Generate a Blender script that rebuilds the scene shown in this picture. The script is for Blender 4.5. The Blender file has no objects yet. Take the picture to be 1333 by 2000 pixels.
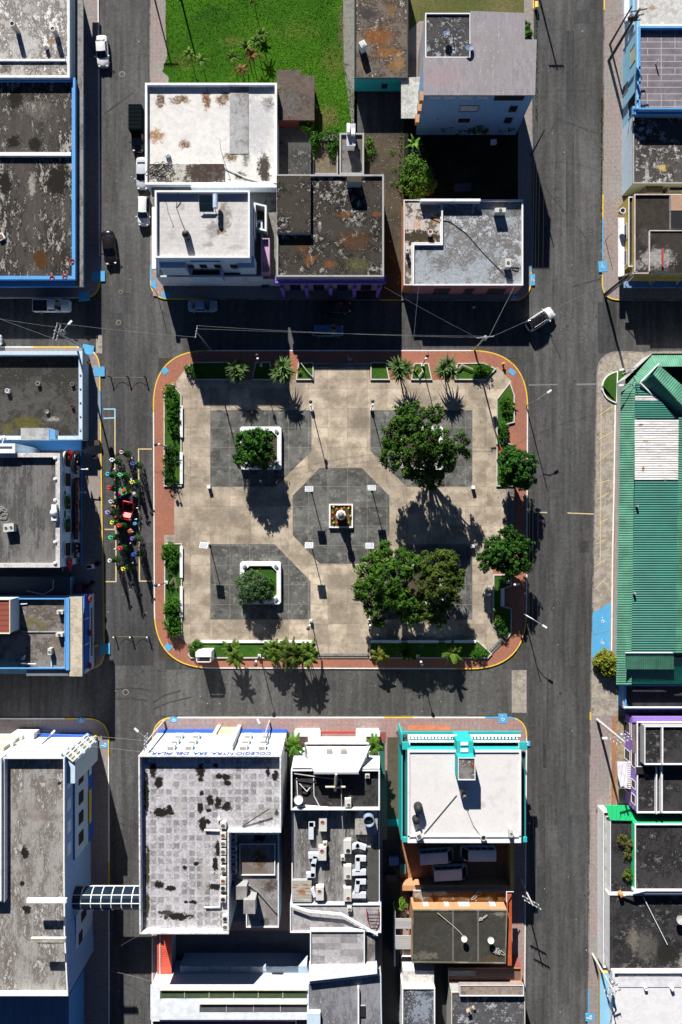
import bpy, math, random
from mathutils import Vector, Matrix
from math import radians as R, sin, cos, pi, atan2
# ---------------------------------------------------------------- camera, light, exposure
S = .075            # metres per photo pixel on the ground
H = 110.0           # camera height
sc = bpy.context.scene
col = sc.collection
cam_d = bpy.data.cameras.new('camera'); cam = bpy.data.objects.new('camera', cam_d); col.objects.link(cam)
cam.location = (0, 0, H); cam.rotation_euler = (0, 0, 0)
cam_d.sensor_fit = 'VERTICAL'; cam_d.angle = 2 * math.atan(1000 * S / H); cam_d.clip_start = 1; cam_d.clip_end = 3000
sc.camera = cam
SUN_EL = 28.6; SUN_DIR = Vector((-.245, .9695, 0)).normalized()
w = bpy.data.worlds.new('World'); sc.world = w; w.use_nodes = True
nt = w.node_tree; bg = nt.nodes['Background']
sky = nt.nodes.new('ShaderNodeTexSky'); sky.sky_type = 'NISHITA'; sky.sun_disc = False
sky.sun_elevation = R(SUN_EL); sky.sun_rotation = atan2(SUN_DIR.x, SUN_DIR.y)
sky.air_density = .5; sky.dust_density = 0; sky.ozone_density = 4; sky.altitude = 3000
nt.links.new(sky.outputs[0], bg.inputs[0]); bg.inputs[1].default_value = .05
sun_d = bpy.data.lights.new('sun', 'SUN'); sun = bpy.data.objects.new('sun', sun_d); col.objects.link(sun)
sun_d.energy = 5.0; sun_d.angle = R(.5); sun_d.color = (1, .96, .9)
sv = Vector((SUN_DIR.x * cos(R(SUN_EL)), SUN_DIR.y * cos(R(SUN_EL)), sin(R(SUN_EL))))
sun.rotation_euler = sv.to_track_quat('Z', 'Y').to_euler(); sun.location = sv * 200
sc.view_settings.view_transform = 'Standard'; sc.view_settings.look = 'None'
sc.view_settings.gamma = 1; sc.view_settings.exposure = .85; sc.view_settings.use_curve_mapping = False
sc.cycles.max_bounces = 6; sc.cycles.diffuse_bounces = 1; sc.cycles.glossy_bounces = 2

def g(x, y, h=0.):
    """photo pixel (x, y) of a point at height h -> world point"""
    k = (H - h) / H * S
    return Vector(((x - 666.5) * k, (1000 - y) * k, h))

# ---------------------------------------------------------------- material nodes
def lin(c):
    if isinstance(c, (int, float)): c = (c, c, c)
    return (c[0], c[1], c[2], 1)
class N:
    def __init__(s, name):
        s.m = bpy.data.materials.new(name); s.m.use_nodes = True
        s.t = s.m.node_tree; s.n = s.t.nodes; s.b = s.n['Principled BSDF']
        s.pos = s.n.new('ShaderNodeNewGeometry').outputs['Position']
    def put(s, sock, v):
        if hasattr(v, 'is_output'): s.t.links.new(v, sock)
        elif isinstance(v, (tuple, list)) and sock.type == 'RGBA': sock.default_value = lin(v)
        else: sock.default_value = v
    def math(s, op, a, b=0., c=0., clamp=False):
        n = s.n.new('ShaderNodeMath'); n.operation = op; n.use_clamp = clamp
        s.put(n.inputs[0], a); s.put(n.inputs[1], b); s.put(n.inputs[2], c); return n.outputs[0]
    def vec(s, op, a, b=(0, 0, 0)):
        n = s.n.new('ShaderNodeVectorMath'); n.operation = op; s.put(n.inputs[0], a); s.put(n.inputs[1], b)
        return n.outputs[1] if op in ('LENGTH', 'DISTANCE', 'DOT_PRODUCT') else n.outputs[0]
    def mix(s, f, a, b, blend='MIX'):
        n = s.n.new('ShaderNodeMix'); n.data_type = 'RGBA'; n.blend_type = blend
        s.put(n.inputs[0], f); s.put(n.inputs[6], a); s.put(n.inputs[7], b); return n.outputs[2]
    def noise(s, scale, detail=5., rough=.6, seed=0., st=(1, 1, 1)):
        v = s.vec('ADD', s.vec('MULTIPLY', s.pos, st), (seed * 17.3, seed * 9.1, seed * 3.7))
        n = s.n.new('ShaderNodeTexNoise'); s.put(n.inputs['Vector'], v)
        n.inputs['Scale'].default_value = scale; n.inputs['Detail'].default_value = detail; n.inputs['Roughness'].default_value = rough
        return n.outputs[0]
    def ss(s, v, lo, hi, a=0., b=1.):
        n = s.n.new('ShaderNodeMapRange'); n.interpolation_type = 'SMOOTHSTEP'
        s.put(n.inputs[0], v)
        for i, q in ((1, lo), (2, hi), (3, a), (4, b)): n.inputs[i].default_value = q
        return n.outputs[0]
    def xyz(s):
        n = s.n.new('ShaderNodeSeparateXYZ'); s.put(n.inputs[0], s.pos); return n.outputs
    def mul(s, c, f):   # colour times scalar socket
        n = s.n.new('ShaderNodeVectorMath'); n.operation = 'SCALE'; s.put(n.inputs[0], c if hasattr(c, 'is_output') else tuple(c)[:3])
        s.put(n.inputs['Scale'], f); return n.outputs[0]
    def stripes(s, ax, period, width, off=0., wob=0.):
        c = s.xyz()[ax]
        if wob: c = s.math('ADD', c, s.math('MULTIPLY', s.math('SUBTRACT', s.noise(.6, 3), .5), wob))
        f = s.math('FRACT', s.math('DIVIDE', s.math('ADD', c, 1000 * period - off), period))
        return s.math('LESS_THAN', f, width / period)
    def cells(s, px, py, ox=0., oy=0.):
        x = s.xyz()
        a = s.math('FLOOR', s.math('DIVIDE', s.math('SUBTRACT', x[0], ox), px)); b = s.math('FLOOR', s.math('DIVIDE', s.math('SUBTRACT', x[1], oy), py))
        n = s.n.new('ShaderNodeCombineXYZ'); s.put(n.inputs[0], a); s.put(n.inputs[1], b)
        q = s.n.new('ShaderNodeTexWhiteNoise'); s.put(q.inputs[0], n.outputs[0]); return q.outputs[0]
    def spot(s, c, sp, h, seed):
        px, py, rx, ry, colr = sp[:5]; st = sp[5] if len(sp) > 5 else 1.
        p = g(px, py, h); v = s.vec('MULTIPLY', s.vec('SUBTRACT', s.pos, (p.x, p.y, 0)), (1 / (rx * S), 1 / (ry * S), 0))
        if not hasattr(s, 'warp'): s.warp = s.math('MULTIPLY', s.math('SUBTRACT', s.noise(1.5, 8, .8, seed), .5), 3.8); s.rag = s.ss(s.noise(2.6, 7, .75, seed + 4), .36, .56, .5, 1.)
        d = s.math('ADD', s.vec('LENGTH', v), s.warp)
        dk = sum(colr) < .16; k = s.ss(d, .85, 1.1, 1, 0) if dk else s.math('MULTIPLY', s.ss(d, .5, 1.12, 1, 0), s.rag); return s.mix(s.math('MULTIPLY', k, st), c, colr)
    def done(s, c, rough=.85, bump=0., bscale=8., metal=0., spec=.3):
        s.put(s.b.inputs['Base Color'], c); s.put(s.b.inputs['Roughness'], rough); s.b.inputs['Metallic'].default_value = metal
        s.b.inputs['Specular IOR Level'].default_value = spec
        if bump:
            n = s.n.new('ShaderNodeBump'); n.inputs['Strength'].default_value = bump; n.inputs['Distance'].default_value = .05
            s.put(n.inputs['Height'], s.noise(bscale, 6, .7)); s.t.links.new(n.outputs[0], s.b.inputs['Normal'])
        return s.m
MC = {}
def plain(name, c, rough=.7, metal=0., var=.18, scale=1.2, spec=.4):
    if name in MC: return MC[name]
    n = N(name); f = n.ss(n.noise(scale, 5, .65, len(MC)), .3, .7, 1 - var, 1 + var * .5)
    MC[name] = n.done(n.mul(c, f), rough, metal=metal, spec=spec); return MC[name]
def paint(name, c, dirt=.35, dcol=(.12, .11, .09), rough=.8):
    """outdoor wall paint: grime streaks running down"""
    if name in MC: return MC[name]
    n = N(name); a = n.noise(.5, 6, .65, len(MC), (1, 1, .25)); b = n.noise(3, 6, .7, len(MC) + 3, (1.6, 1.6, .3))
    c2 = n.mul(c, n.ss(b, .3, .7, .86, 1.06))
    MC[name] = n.done(n.mix(n.math('MULTIPLY', n.ss(a, .52, .75), dirt), c2, dcol), rough); return MC[name]
def roof(name, base, grime=(.045, .04, .035), lvl=.52, soft=.1, light=None, llvl=.62, scale=.22, fine=1.6, st=(1, 1, 1), spots=(), h=5., grid=None, gcol=None, gst=.6, seed=None, rough=.9, tint=None, tone=(.62, 1.2)):
    n = N(name); seed = len(bpy.data.materials) if seed is None else seed
    a = n.ss(n.noise(scale, 8, .68, seed, st), .36, .64); b = n.ss(n.noise(fine, 8, .72, seed + 5, st), .34, .66); d = n.ss(n.noise(fine * 3.4, 5, .75, seed + 9, st), .32, .68)
    wsum = lambda *q: n.math('ADD', n.math('MULTIPLY', q[0], q[1]), n.math('MULTIPLY', q[2], q[3]) if len(q) == 4 else wsum(*q[2:]))
    c = n.mul(base, n.ss(wsum(a, .25, b, .4, d, .35), .15, .85, *tone))
    if tint: c = n.mix(n.ss(n.noise(scale * 1.7, 5, .6, seed + 2), .45, .7), c, tint)
    t = .5 + (lvl - .5) * 3; sf = soft * 1.6
    c = n.mix(n.math('MULTIPLY', n.ss(wsum(a, .48, b, .34, d, .18), t - sf, t + sf), .95), c, grime)
    if light: tl = .5 + (llvl - .5) * 2.4; d2 = n.ss(n.noise(fine * 5.5, 6, .8, seed + 13, st), .34, .66); c = n.mix(n.ss(wsum(a, .25, b, .42, d2, .33), tl - .06, tl + .1), c, light)
    ck = n.noise(.3, 3, .55, seed + 21, st); c = n.mix(n.math('MULTIPLY', n.ss(n.math('ABSOLUTE', n.math('SUBTRACT', ck, .5)), 0, .004, 1, 0), .45), c, grime)
    if grid:
        px, py, ox, oy, wd = grid
        f = 0.
        if px: f = n.stripes(0, px, wd, ox, .05)
        if py: f = n.math('MAXIMUM', f, n.stripes(1, py, wd, oy, .05))
        if px and py: c = n.mul(c, n.ss(n.math('ADD', n.math('MULTIPLY', n.cells(px, py, ox, oy), .6), n.math('MULTIPLY', n.noise(.9, 6, .7, seed + 31), .8)), .4, 1., 1.1, .62))
        c = n.mix(n.math('MULTIPLY', f, n.ss(d, .3, .6, .15, gst)), c, gcol or grime)
    for i, sp in enumerate(spots): c = n.spot(c, sp, h, seed + i * 1.7)
    return n.done(c, rough, .35, 3., spec=.08)

# ---------------------------------------------------------------- mesh collector
def area(p): return sum(p[i - 1][0] * p[i][1] - p[i][0] * p[i - 1][1] for i in range(len(p))) / 2
def inset(p, d):
    """offset a world polygon inwards by d"""
    p = [Vector((q[0], q[1])) for q in p]; sgn = 1 if area(p) > 0 else -1; o = []
    for i in range(len(p)):
        a, b, c = p[i - 1], p[i], p[(i + 1) % len(p)]
        e1 = (b - a).normalized(); e2 = (c - b).normalized()
        n1 = Vector((-e1.y, e1.x)) * sgn; n2 = Vector((-e2.y, e2.x)) * sgn
        m = n1 + n2; q = 1 + n1.dot(n2)
        o.append(b + m * (d / max(q, .25)))
    return o
class MB:
    def __init__(s): s.v = []; s.f = []; s.mi = []; s.cur = 0
    def face(s, pts):
        b = len(s.v); s.v += [Vector(p) for p in pts]; s.f.append(tuple(range(b, b + len(pts)))); s.mi.append(s.cur)
    def mesh(s, vs, fs):
        b = len(s.v); s.v += [Vector(p) for p in vs]
        for f in fs: s.f.append(tuple(b + i for i in f)); s.mi.append(s.cur)
    def extr(s, p, z0, z1, top=True, bottom=False, top_p=None):
        n = len(p); q = top_p or p
        vs = [(a[0], a[1], z0) for a in p] + [(a[0], a[1], z1) for a in q]
        fs = [(i, (i + 1) % n, n + (i + 1) % n, n + i) for i in range(n)]
        if top: fs.append(tuple(range(n, 2 * n)))
        if bottom: fs.append(tuple(range(n))[::-1])
        s.mesh(vs, fs); return s
    def ring(s, po, pi_, z):
        n = len(po); s.mesh([(a[0], a[1], z) for a in po] + [(a[0], a[1], z) for a in pi_], [(i, (i + 1) % n, n + (i + 1) % n, n + i) for i in range(n)])
    def box(s, c, d, rz=0., rx=0., ry=0.):
        m = Matrix.Rotation(rz, 3, 'Z') @ Matrix.Rotation(ry, 3, 'Y') @ Matrix.Rotation(rx, 3, 'X'); c = Vector(c)
        vs = [c + m @ Vector((x * d[0] / 2, y * d[1] / 2, z * d[2] / 2)) for x in (-1, 1) for y in (-1, 1) for z in (-1, 1)]
        s.mesh(vs, [(0, 1, 3, 2), (4, 6, 7, 5), (0, 4, 5, 1), (2, 3, 7, 6), (0, 2, 6, 4), (1, 5, 7, 3)]); return s
    def pbox(s, x0, y0, x1, y1, z0, z1):
        """upright box whose top face fills these photo pixels"""
        s.extr([g(x0, y0, z1), g(x1, y0, z1), g(x1, y1, z1), g(x0, y1, z1)], z0, z1, True, True); return s
    def tube(s, p0, p1, r0, r1=None, n=8, cap=True):
        p0 = Vector(p0); p1 = Vector(p1); r1 = r0 if r1 is None else r1; d = p1 - p0
        if d.length < 1e-6: return s
        q = d.to_track_quat('Z', 'Y'); vs = []
        for p, r in ((p0, r0), (p1, r1)):
            for i in range(n): vs.append(p + q @ Vector((r * cos(2 * pi * i / n), r * sin(2 * pi * i / n), 0)))
        fs = [(i, (i + 1) % n, n + (i + 1) % n, n + i) for i in range(n)]
        if cap: fs += [tuple(range(n))[::-1], tuple(range(n, 2 * n))]
        s.mesh(vs, fs); return s
    def path(s, pts, r, n=6):
        for a, b in zip(pts, pts[1:]): s.tube(a, b, r, r, n)
        return s
    def lathe(s, c, prof, n=16, M=None):
        c = Vector(c); vs = []; fs = []
        for r, z in prof:
            for i in range(n):
                p = Vector((r * cos(2 * pi * i / n), r * sin(2 * pi * i / n), z)); vs.append(c + (M @ p if M else p))
        for j in range(len(prof) - 1):
            for i in range(n): fs.append((j * n + i, j * n + (i + 1) % n, (j + 1) * n + (i + 1) % n, (j + 1) * n + i))
        fs.append(tuple(range(n))[::-1]); fs.append(tuple(range((len(prof) - 1) * n, len(prof) * n)))
        s.mesh(vs, fs); return s
    def ball(s, c, r, n=12, sq=1.): return s.lathe(c, [(max(.01, r * sin(pi * i / 8)), -r * sq * cos(pi * i / 8)) for i in range(9)], n)
    def bounds(s):
        return [min(p[i] for p in s.v) for i in range(3)], [max(p[i] for p in s.v) for i in range(3)]
    def build(s, name, mat, parent=None, smooth=False):
        lo, hi = s.bounds()
        if parent is None: org = Vector(((lo[0] + hi[0]) / 2, (lo[1] + hi[1]) / 2, lo[2]))
        else: org = Vector(parent['_o'])
        me = bpy.data.meshes.new(name); me.from_pydata([p - org for p in s.v], [], s.f)
        for m in (mat if isinstance(mat, (list, tuple)) else [mat]): me.materials.append(m)
        if isinstance(mat, (list, tuple)): me.polygons.foreach_set('material_index', s.mi)
        if smooth: me.polygons.foreach_set('use_smooth', [True] * len(me.polygons))
        me.update(); o = bpy.data.objects.new(name, me); col.objects.link(o)
        if parent is None: o.location = org; o['_o'] = tuple(org); ALLO.append(o)
        else: o.parent = parent; o['_o'] = parent['_o']; ALLO.append(o)
        return o
ALLO = []
def tag(o, label=None, cat=None, group=None, kind=None):
    if label: o['label'] = label
    if cat: o['category'] = cat
    if group: o['group'] = group
    if kind: o['kind'] = kind
    return o
def thing(name, label, cat, loc, group=None):
    o = bpy.data.objects.new(name, None); col.objects.link(o); o.location = loc; o['_o'] = tuple(loc); o.empty_display_size = .3; ALLO.append(o)
    return tag(o, label, cat, group)
def struct(mb, name, mat): return tag(mb.build(name, mat), kind='structure')
def dup(root, loc, rz=None, label=None, group=None):
    c = root.copy(); col.objects.link(c); c.location = loc
    if rz is not None: c.rotation_euler.z = rz
    tag(c, label, None, group)
    for ch in root.children:
        d = ch.copy(); col.objects.link(d); d.parent = c
        for gr in ch.children: e = gr.copy(); col.objects.link(e); e.parent = d
    return c
def rect(x0, y0, x1, y1): return [(x0, y0), (x1, y0), (x1, y1), (x0, y1)]
def wpts(px, h): return [g(x, y, h) for x, y in px]
ORD = 'first second third fourth fifth sixth seventh eighth ninth tenth eleventh twelfth'.split()
# ================================================================ SETTING: ground, roads, pavements, plaza
def asphalt(name, base, seed):
    n = N(name); x = n.noise(.12, 6, .6, seed, (1, .35, 1)); y = n.noise(2.2, 7, .75, seed + 3); z = n.noise(.6, 5, .6, seed + 5, (2.2, .12, 1)); q = n.noise(14, 3, .7, seed + 7)
    c = n.mul(base, n.ss(x, .36, .64, .78, 1.2)); c = n.mul(c, n.ss(z, .36, .64, .8, 1.16)); c = n.mul(c, n.ss(y, .36, .66, .8, 1.14)); c = n.mul(c, n.ss(q, .3, .7, .78, 1.2)); c = n.mul(c, n.math('ADD', .93, n.math('MULTIPLY', n.cells(7.3, 11.9, seed, 2), .14)))
    cr = n.noise(.35, 2, .5, seed + 11); crack = n.ss(n.math('ABSOLUTE', n.math('SUBTRACT', cr, .5)), 0, .005, 1, 0)
    c = n.mix(n.math('MULTIPLY', crack, .7), c, (.03, .03, .03))
    c = n.mix(n.math('MULTIPLY', n.ss(n.noise(.8, 8, .8, seed + 13), .6, .7), .6), c, (.04, .038, .036))
    return n.done(c, .95, .3, 20, spec=.1)
def paver(name, base, alt, seed, px=.6, grime=.6):
    n = N(name); cl = n.cells(px * .5, px * .5)
    c = n.mix(n.ss(n.noise(.25, 6, .65, seed), .38, .66), base, alt); c = n.mul(c, n.ss(cl, 0, 1, .93, 1.06))
    ln = n.math('MAXIMUM', n.stripes(0, px, .06), n.stripes(1, px, .06)); c = n.mix(n.math('MULTIPLY', ln, .25), c, (.1, .085, .08))
    c = n.mul(c, n.ss(n.noise(3, 6, .7, seed + 2), .3, .7, .85, 1.1))
    c = n.mix(n.math('MULTIPLY', n.ss(n.noise(.5, 7, .75, seed + 4), .58, .72), grime), c, (.11, .1, .085))
    return n.done(c, .9, .15)
M_road = asphalt('asphalt', (.09, .089, .088), 1)
M_road_dark = asphalt('asphalt_patch', (.066, .066, .067), 4)
M_road_pale = asphalt('asphalt_pale', (.1, .098, .092), 6)
M_streak = asphalt('asphalt_streak', (.076, .076, .077), 9)
M_pave = paver('pink_pavers', (.3, .235, .22), (.27, .25, .235), 2)
M_pave_red = paver('red_pavers', (.36, .22, .2), (.33, .26, .24), 12)
M_brick = paver('plaza_brick', (.39, .15, .09), (.32, .135, .09), 3, .32, .5)
M_orange = paver('orange_pavers', (.4, .17, .08), (.34, .16, .09), 5, .32, .3)
M_soil = roof('bare_soil', (.11, .085, .06), (.05, .045, .035), .5, .1, (.2, .17, .13), .64)
M_conc = roof('pale_concrete', (.36, .32, .27), (.16, .13, .1), .6, .1, None, fine=.9)
M_conc_grey = roof('grey_concrete', (.25, .235, .21), (.08, .07, .06), .56, .1)
M_white = paint('white_kerb_paint', (.74, .73, .7), .3)
M_yellow = paint('yellow_paint', (.75, .5, .06), .3)
M_kerbgrey = roof('kerb_concrete', (.3, .28, .25), (.1, .09, .08), .52, .08)
M_blue_ramp = paint('blue_ramp_paint', (.09, .36, .62), .2)
M_linepale = paint('worn_yellow_line', (.62, .5, .26), .35)
M_dull = paint('faded_line', (.22, .19, .12), .5)
M_bluepale = paint('pale_blue_line', (.3, .52, .68), .3)
M_whiteline = paint('white_line', (.2, .2, .195), .7)
def grassmat(name, a, b, c, seed, spots=()):
    n = N(name); q = n.mix(n.ss(n.noise(.12, 6, .65, seed), .4, .62), a, b); q = n.mix(n.ss(n.noise(.5, 8, .75, seed + 3), .57, .7), q, c)
    for i, sp in enumerate(spots): q = n.spot(q, sp, .17, seed)
    q = n.mul(q, n.ss(n.noise(5, 5, .8, seed + 5), .3, .7, .6, 1.35)); return n.done(q, .95, .5, 6, spec=.1)
LSP = [(632, 230, 34, 26, (.17, .14, .05), .8), (650, 120, 26, 40, (.13, .14, .03), .6), (455, 80, 26, 12, (.15, .14, .04), .5), (360, 120, 30, 20, (.1, .12, .02), .6), (580, 60, 50, 22, (.09, .15, .02), .6), (420, 30, 40, 16, (.02, .08, .005), .6), (672, 60, 12, 60, (.17, .13, .07), .7), (610, 190, 14, 30, (.14, .13, .04), .6)]
M_lawn = grassmat('lawn_grass', (.03, .105, .004), (.05, .15, .006), (.1, .145, .014), 21, LSP)
M_lawn_dry = grassmat('dry_lawn_grass', (.09, .1, .03), (.14, .125, .05), (.05, .09, .015), 24)
M_bed = grassmat('bed_grass', (.03, .09, .012), (.055, .12, .015), (.1, .12, .03), 27)

m = MB(); m.mesh([(-900, -900, -.02), (900, -900, -.02), (900, 900, -.02), (-900, 900, -.02)], [(0, 1, 2, 3)]); struct(m, 'ground', M_soil)
def sheet(name, px, z, mat, st=True):
    m = MB(); m.face([g(x, y, z) for x, y in px]); o = m.build(name, mat)
    return tag(o, kind='structure') if st else o
m = MB()
for r in (rect(180, -700, 310, 2700), rect(1010, -700, 1200, 2700)): m.face([g(x, y, .004) for x, y in r])
for r in (rect(-700, 560, 180, 700), rect(310, 560, 1010, 700), rect(1200, 560, 2100, 700), rect(-700, 1290, 180, 1420), rect(310, 1290, 1010, 1420)): m.face([g(x, y, .004) for x, y in r])
struct(m, 'road', M_road)
for r, mt in ((rect(1113, 1592, 1150, 1658), M_road_dark), (rect(1043, 1690, 1066, 1800), M_road_dark), (rect(298, 1308, 1000, 1397), M_road_pale), (rect(1083, 1599, 1096, 1611), M_road_dark),
              ([(205, 1060), (300, 1060), (300, 1300), (212, 1300)], M_road_dark), (rect(203, 222, 233, 395), M_road_pale), (rect(222, 572, 256, 612), M_road_dark), (rect(1168, 690, 1205, 590), M_road_dark)):
    sheet('road', r, .008, mt)
for r, mt in ((rect(1000, 1309, 1029, 1392), M_conc), (rect(188, 655, 200, 690), M_conc), (rect(163, 590, 199, 655), M_road_dark)): sheet('pavement', r, .012, mt)

def rounded(px, rad, n=9):
    """round the corners of a pixel polygon; rad[i] per corner (0 keeps it sharp)"""
    o = []; P = [Vector(p) for p in px]
    for i in range(len(P)):
        a, b, c = P[i - 1], P[i], P[(i + 1) % len(P)]; r = rad[i] if isinstance(rad, (list, tuple)) else rad
        if not r: o.append(tuple(b)); continue
        u = (a - b).normalized(); v = (c - b).normalized()
        for k in range(n + 1):
            t = k / n; p0 = b + u * r; p2 = b + v * r
            o.append(tuple((1 - t) ** 2 * p0 + 2 * t * (1 - t) * b + t * t * p2))
    return o
def dens(px, step=14):
    o = []
    for a, b in zip(px, px[1:] + px[:1]):
        d = math.dist(a, b); k = max(1, min(80, int(d / step)))
        o += [(a[0] + (b[0] - a[0]) * i / k, a[1] + (b[1] - a[1]) * i / k) for i in range(k)]
    return o
def block(px, mat, rules, default, z=.15, kw=.17):
    """a raised pavement slab with a kerb of painted stretches round it"""
    px = dens(px); W = [Vector(((x - 666.5) * S, (1000 - y) * S)) for x, y in px]; I = inset(W, kw)
    m = MB(); m.extr(I, -.01, z); struct(m, 'pavement', mat)
    seg = {}
    for i in range(len(px)):
        j = (i + 1) % len(px); cx, cy = (px[i][0] + px[j][0]) / 2, (px[i][1] + px[j][1]) / 2; mt = default
        for x0, y0, x1, y1, q in rules:
            if x0 <= cx <= x1 and y0 <= cy <= y1: mt = q
        k = seg.setdefault(mt.name, (mt, MB()))[1]
        a, b, c, d = W[i], W[j], I[j], I[i]; t = z + .012
        k.mesh([(a.x, a.y, 0), (b.x, b.y, 0), (b.x, b.y, t), (a.x, a.y, t), (c.x, c.y, t), (d.x, d.y, t), (c.x, c.y, z - .02), (d.x, d.y, z - .02)], [(0, 1, 2, 3), (3, 2, 4, 5), (5, 4, 6, 7)])
    for mt, k in seg.values(): struct(k, 'kerb', mt)
KG = M_kerbgrey; Y = M_yellow; Wt = M_white; BL = M_blue_ramp
block(rounded([(-500, -700), (190, -700), (197, 583), (-500, 583)], [0, 0, 36, 0]), M_pave, [(150, 525, 200, 590, Y), (150, 500, 200, 526, BL)], Wt)
block(rounded([(292, -700), (1049, -700), (1038, 588), (294, 585)], [0, 0, 40, 36]), M_pave, [(280, 545, 400, 590, Y), (1000, 540, 1060, 590, Y), (740, 570, 790, 590, Y), (280, 510, 310, 545, BL), (1030, 420, 1050, 540, BL), (1030, 0, 1060, 22, Y)], KG)
block(rounded([(1184, -700), (2000, -700), (2000, 587), (1175, 587)], [0, 0, 0, 34]), M_pave, [(1160, 540, 1210, 590, Y), (1160, 430, 1190, 510, BL), (1160, 380, 1190, 420, Y), (1170, -10, 1190, 14, Y)], KG)
block(rounded([(-500, 677), (196, 677), (206, 1306), (-500, 1324)], [0, 44, 34, 0]), M_pave, [(60, 660, 145, 690, Y), (180, 690, 215, 760, Y), (180, 760, 215, 815, BL), (180, 815, 215, 1330, Y)], Wt)
block(rounded([(2000, 686), (1166, 686), (1152, 1390), (1143, 2700), (2000, 2700)], [0, 46, 0, 0, 0]), M_conc, [(1140, 1387, 1170, 1412, Y), (1135, 1930, 1160, 2000, BL)], KG)
block(rounded([(-500, 1402), (214, 1402), (216, 2700), (-500, 2700)], [0, 44, 0, 0]), M_pave, [(122, 1390, 220, 1480, Y), (200, 1678, 230, 1722, Y)], Wt)
block(rounded([(298, 1400), (1030, 1400), (1020, 2700), (296, 2700)], [44, 40, 0, 0]), M_pave_red, [(280, 1395, 345, 1500, Y), (748, 1395, 812, 1405, Y), (1005, 1400, 1040, 1440, Y), (950, 1395, 1005, 1405, BL)], Wt)
# the plaza: a rounded island of brick
PX = rounded([(299, 684), (1032, 684), (1029, 1307), (302, 1305)], [108, 112, 112, 112], 14)
block(PX, M_brick, [(296, 680, 412, 800, Y), (925, 680, 1040, 795, Y), (296, 1208, 405, 1310, Y), (893, 1195, 1035, 1310, Y)], Wt)

def slabmat(name, a, b, dk, ox, oy, p, seed, dirt=.5, lt=None):
    n = N(name); cl = n.cells(p, p, ox, oy); c = n.mix(cl, a, b); c = n.mul(c, n.ss(n.cells(p * 2, p, ox + .3, oy), 0, 1, .84, 1.1)); c = n.mul(c, n.ss(n.cells(p, p * .5, ox, oy + .1), 0, 1, .88, 1.08))
    c = n.mul(c, n.ss(n.noise(.35, 7, .65, seed), .36, .64, .68, 1.18)); c = n.mul(c, n.ss(n.noise(4, 6, .7, seed + 2), .3, .7, .86, 1.1))
    c = n.mix(n.math('MULTIPLY', n.ss(n.noise(.5, 9, .75, seed + 4), .5, .62), dirt), c, dk)
    if lt: c = n.mix(n.math('MULTIPLY', n.ss(n.noise(.9, 9, .8, seed + 6), .52, .63), .6), c, lt)
    ln = n.math('MAXIMUM', n.stripes(0, p, .07, ox, .05), n.stripes(1, p, .07, oy, .05)); c = n.mix(n.math('MULTIPLY', ln, .5), c, lt or dk)
    return n.done(c, .85, .2, 10)
OX = (411 - 666.5) * S; OY = (1000 - 951) * S
M_tan = slabmat('tan_plaza_concrete', (.5, .42, .32), (.37, .31, .24), (.2, .15, .1), OX, OY, 2.87, 31, .5)
M_dark = slabmat('dark_plaza_concrete', (.15, .15, .14), (.105, .108, .102), (.04, .042, .04), OX, OY, 2.87, 35, .75, (.3, .28, .24))
sheet('plaza_paving', [(356, 770), (341, 750), (362, 721), (384, 742), (613, 742), (613, 709), (722, 709), (722, 742), (950, 742), (972, 716), (1000, 745), (970, 780), (970, 952), (1003, 952), (1003, 1062), (964, 1062),
    (962, 1222), (984, 1252), (958, 1279), (935, 1252), (720, 1252), (720, 1278), (612, 1278), (612, 1252), (386, 1252), (370, 1262), (345, 1238), (356, 1230), (356, 1060), (341, 1058), (341, 953), (356, 951)], .158, M_tan)
for q in ([(411, 801), (609, 801), (609, 881), (538, 951), (411, 951)], [(724, 801), (923, 801), (923, 951), (795, 951), (724, 881)], [(411, 1063), (537, 1063), (607, 1135), (607, 1210), (411, 1210)],
          [(795, 1063), (923, 1063), (923, 1210), (724, 1210), (724, 1135)], [(625, 914), (707, 914), (761, 968), (761, 1045), (707, 1101), (625, 1101), (572, 1045), (572, 968)]):
    sheet('plaza_paving', q, .164, M_dark)
sheet('plaza_paving', rect(321, 1045, 342, 1060), .164, M_conc)
# steps down to the lower pavement
def steps(px0, px1, dirv, n, name='steps'):
    m = MB(); a = g(*px0); b = g(*px1); d = Vector((dirv[0], -dirv[1], 0)).normalized() * .36
    for i in range(n):
        p = [a + d * i, b + d * i, b + d * (i + 1), a + d * (i + 1)]
        m.extr(p, .15, .165 + .1 * (i + 1))
    return struct(m, name, M_conc_grey)
steps((613, 1285), (720, 1285), (0, -1), 2); steps((1003, 955), (1003, 1060), (-1, 0), 3); steps((984, 1253), (960, 1277), (-1, -1), 2); steps((612, 712), (722, 712), (0, 1), 1)
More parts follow.
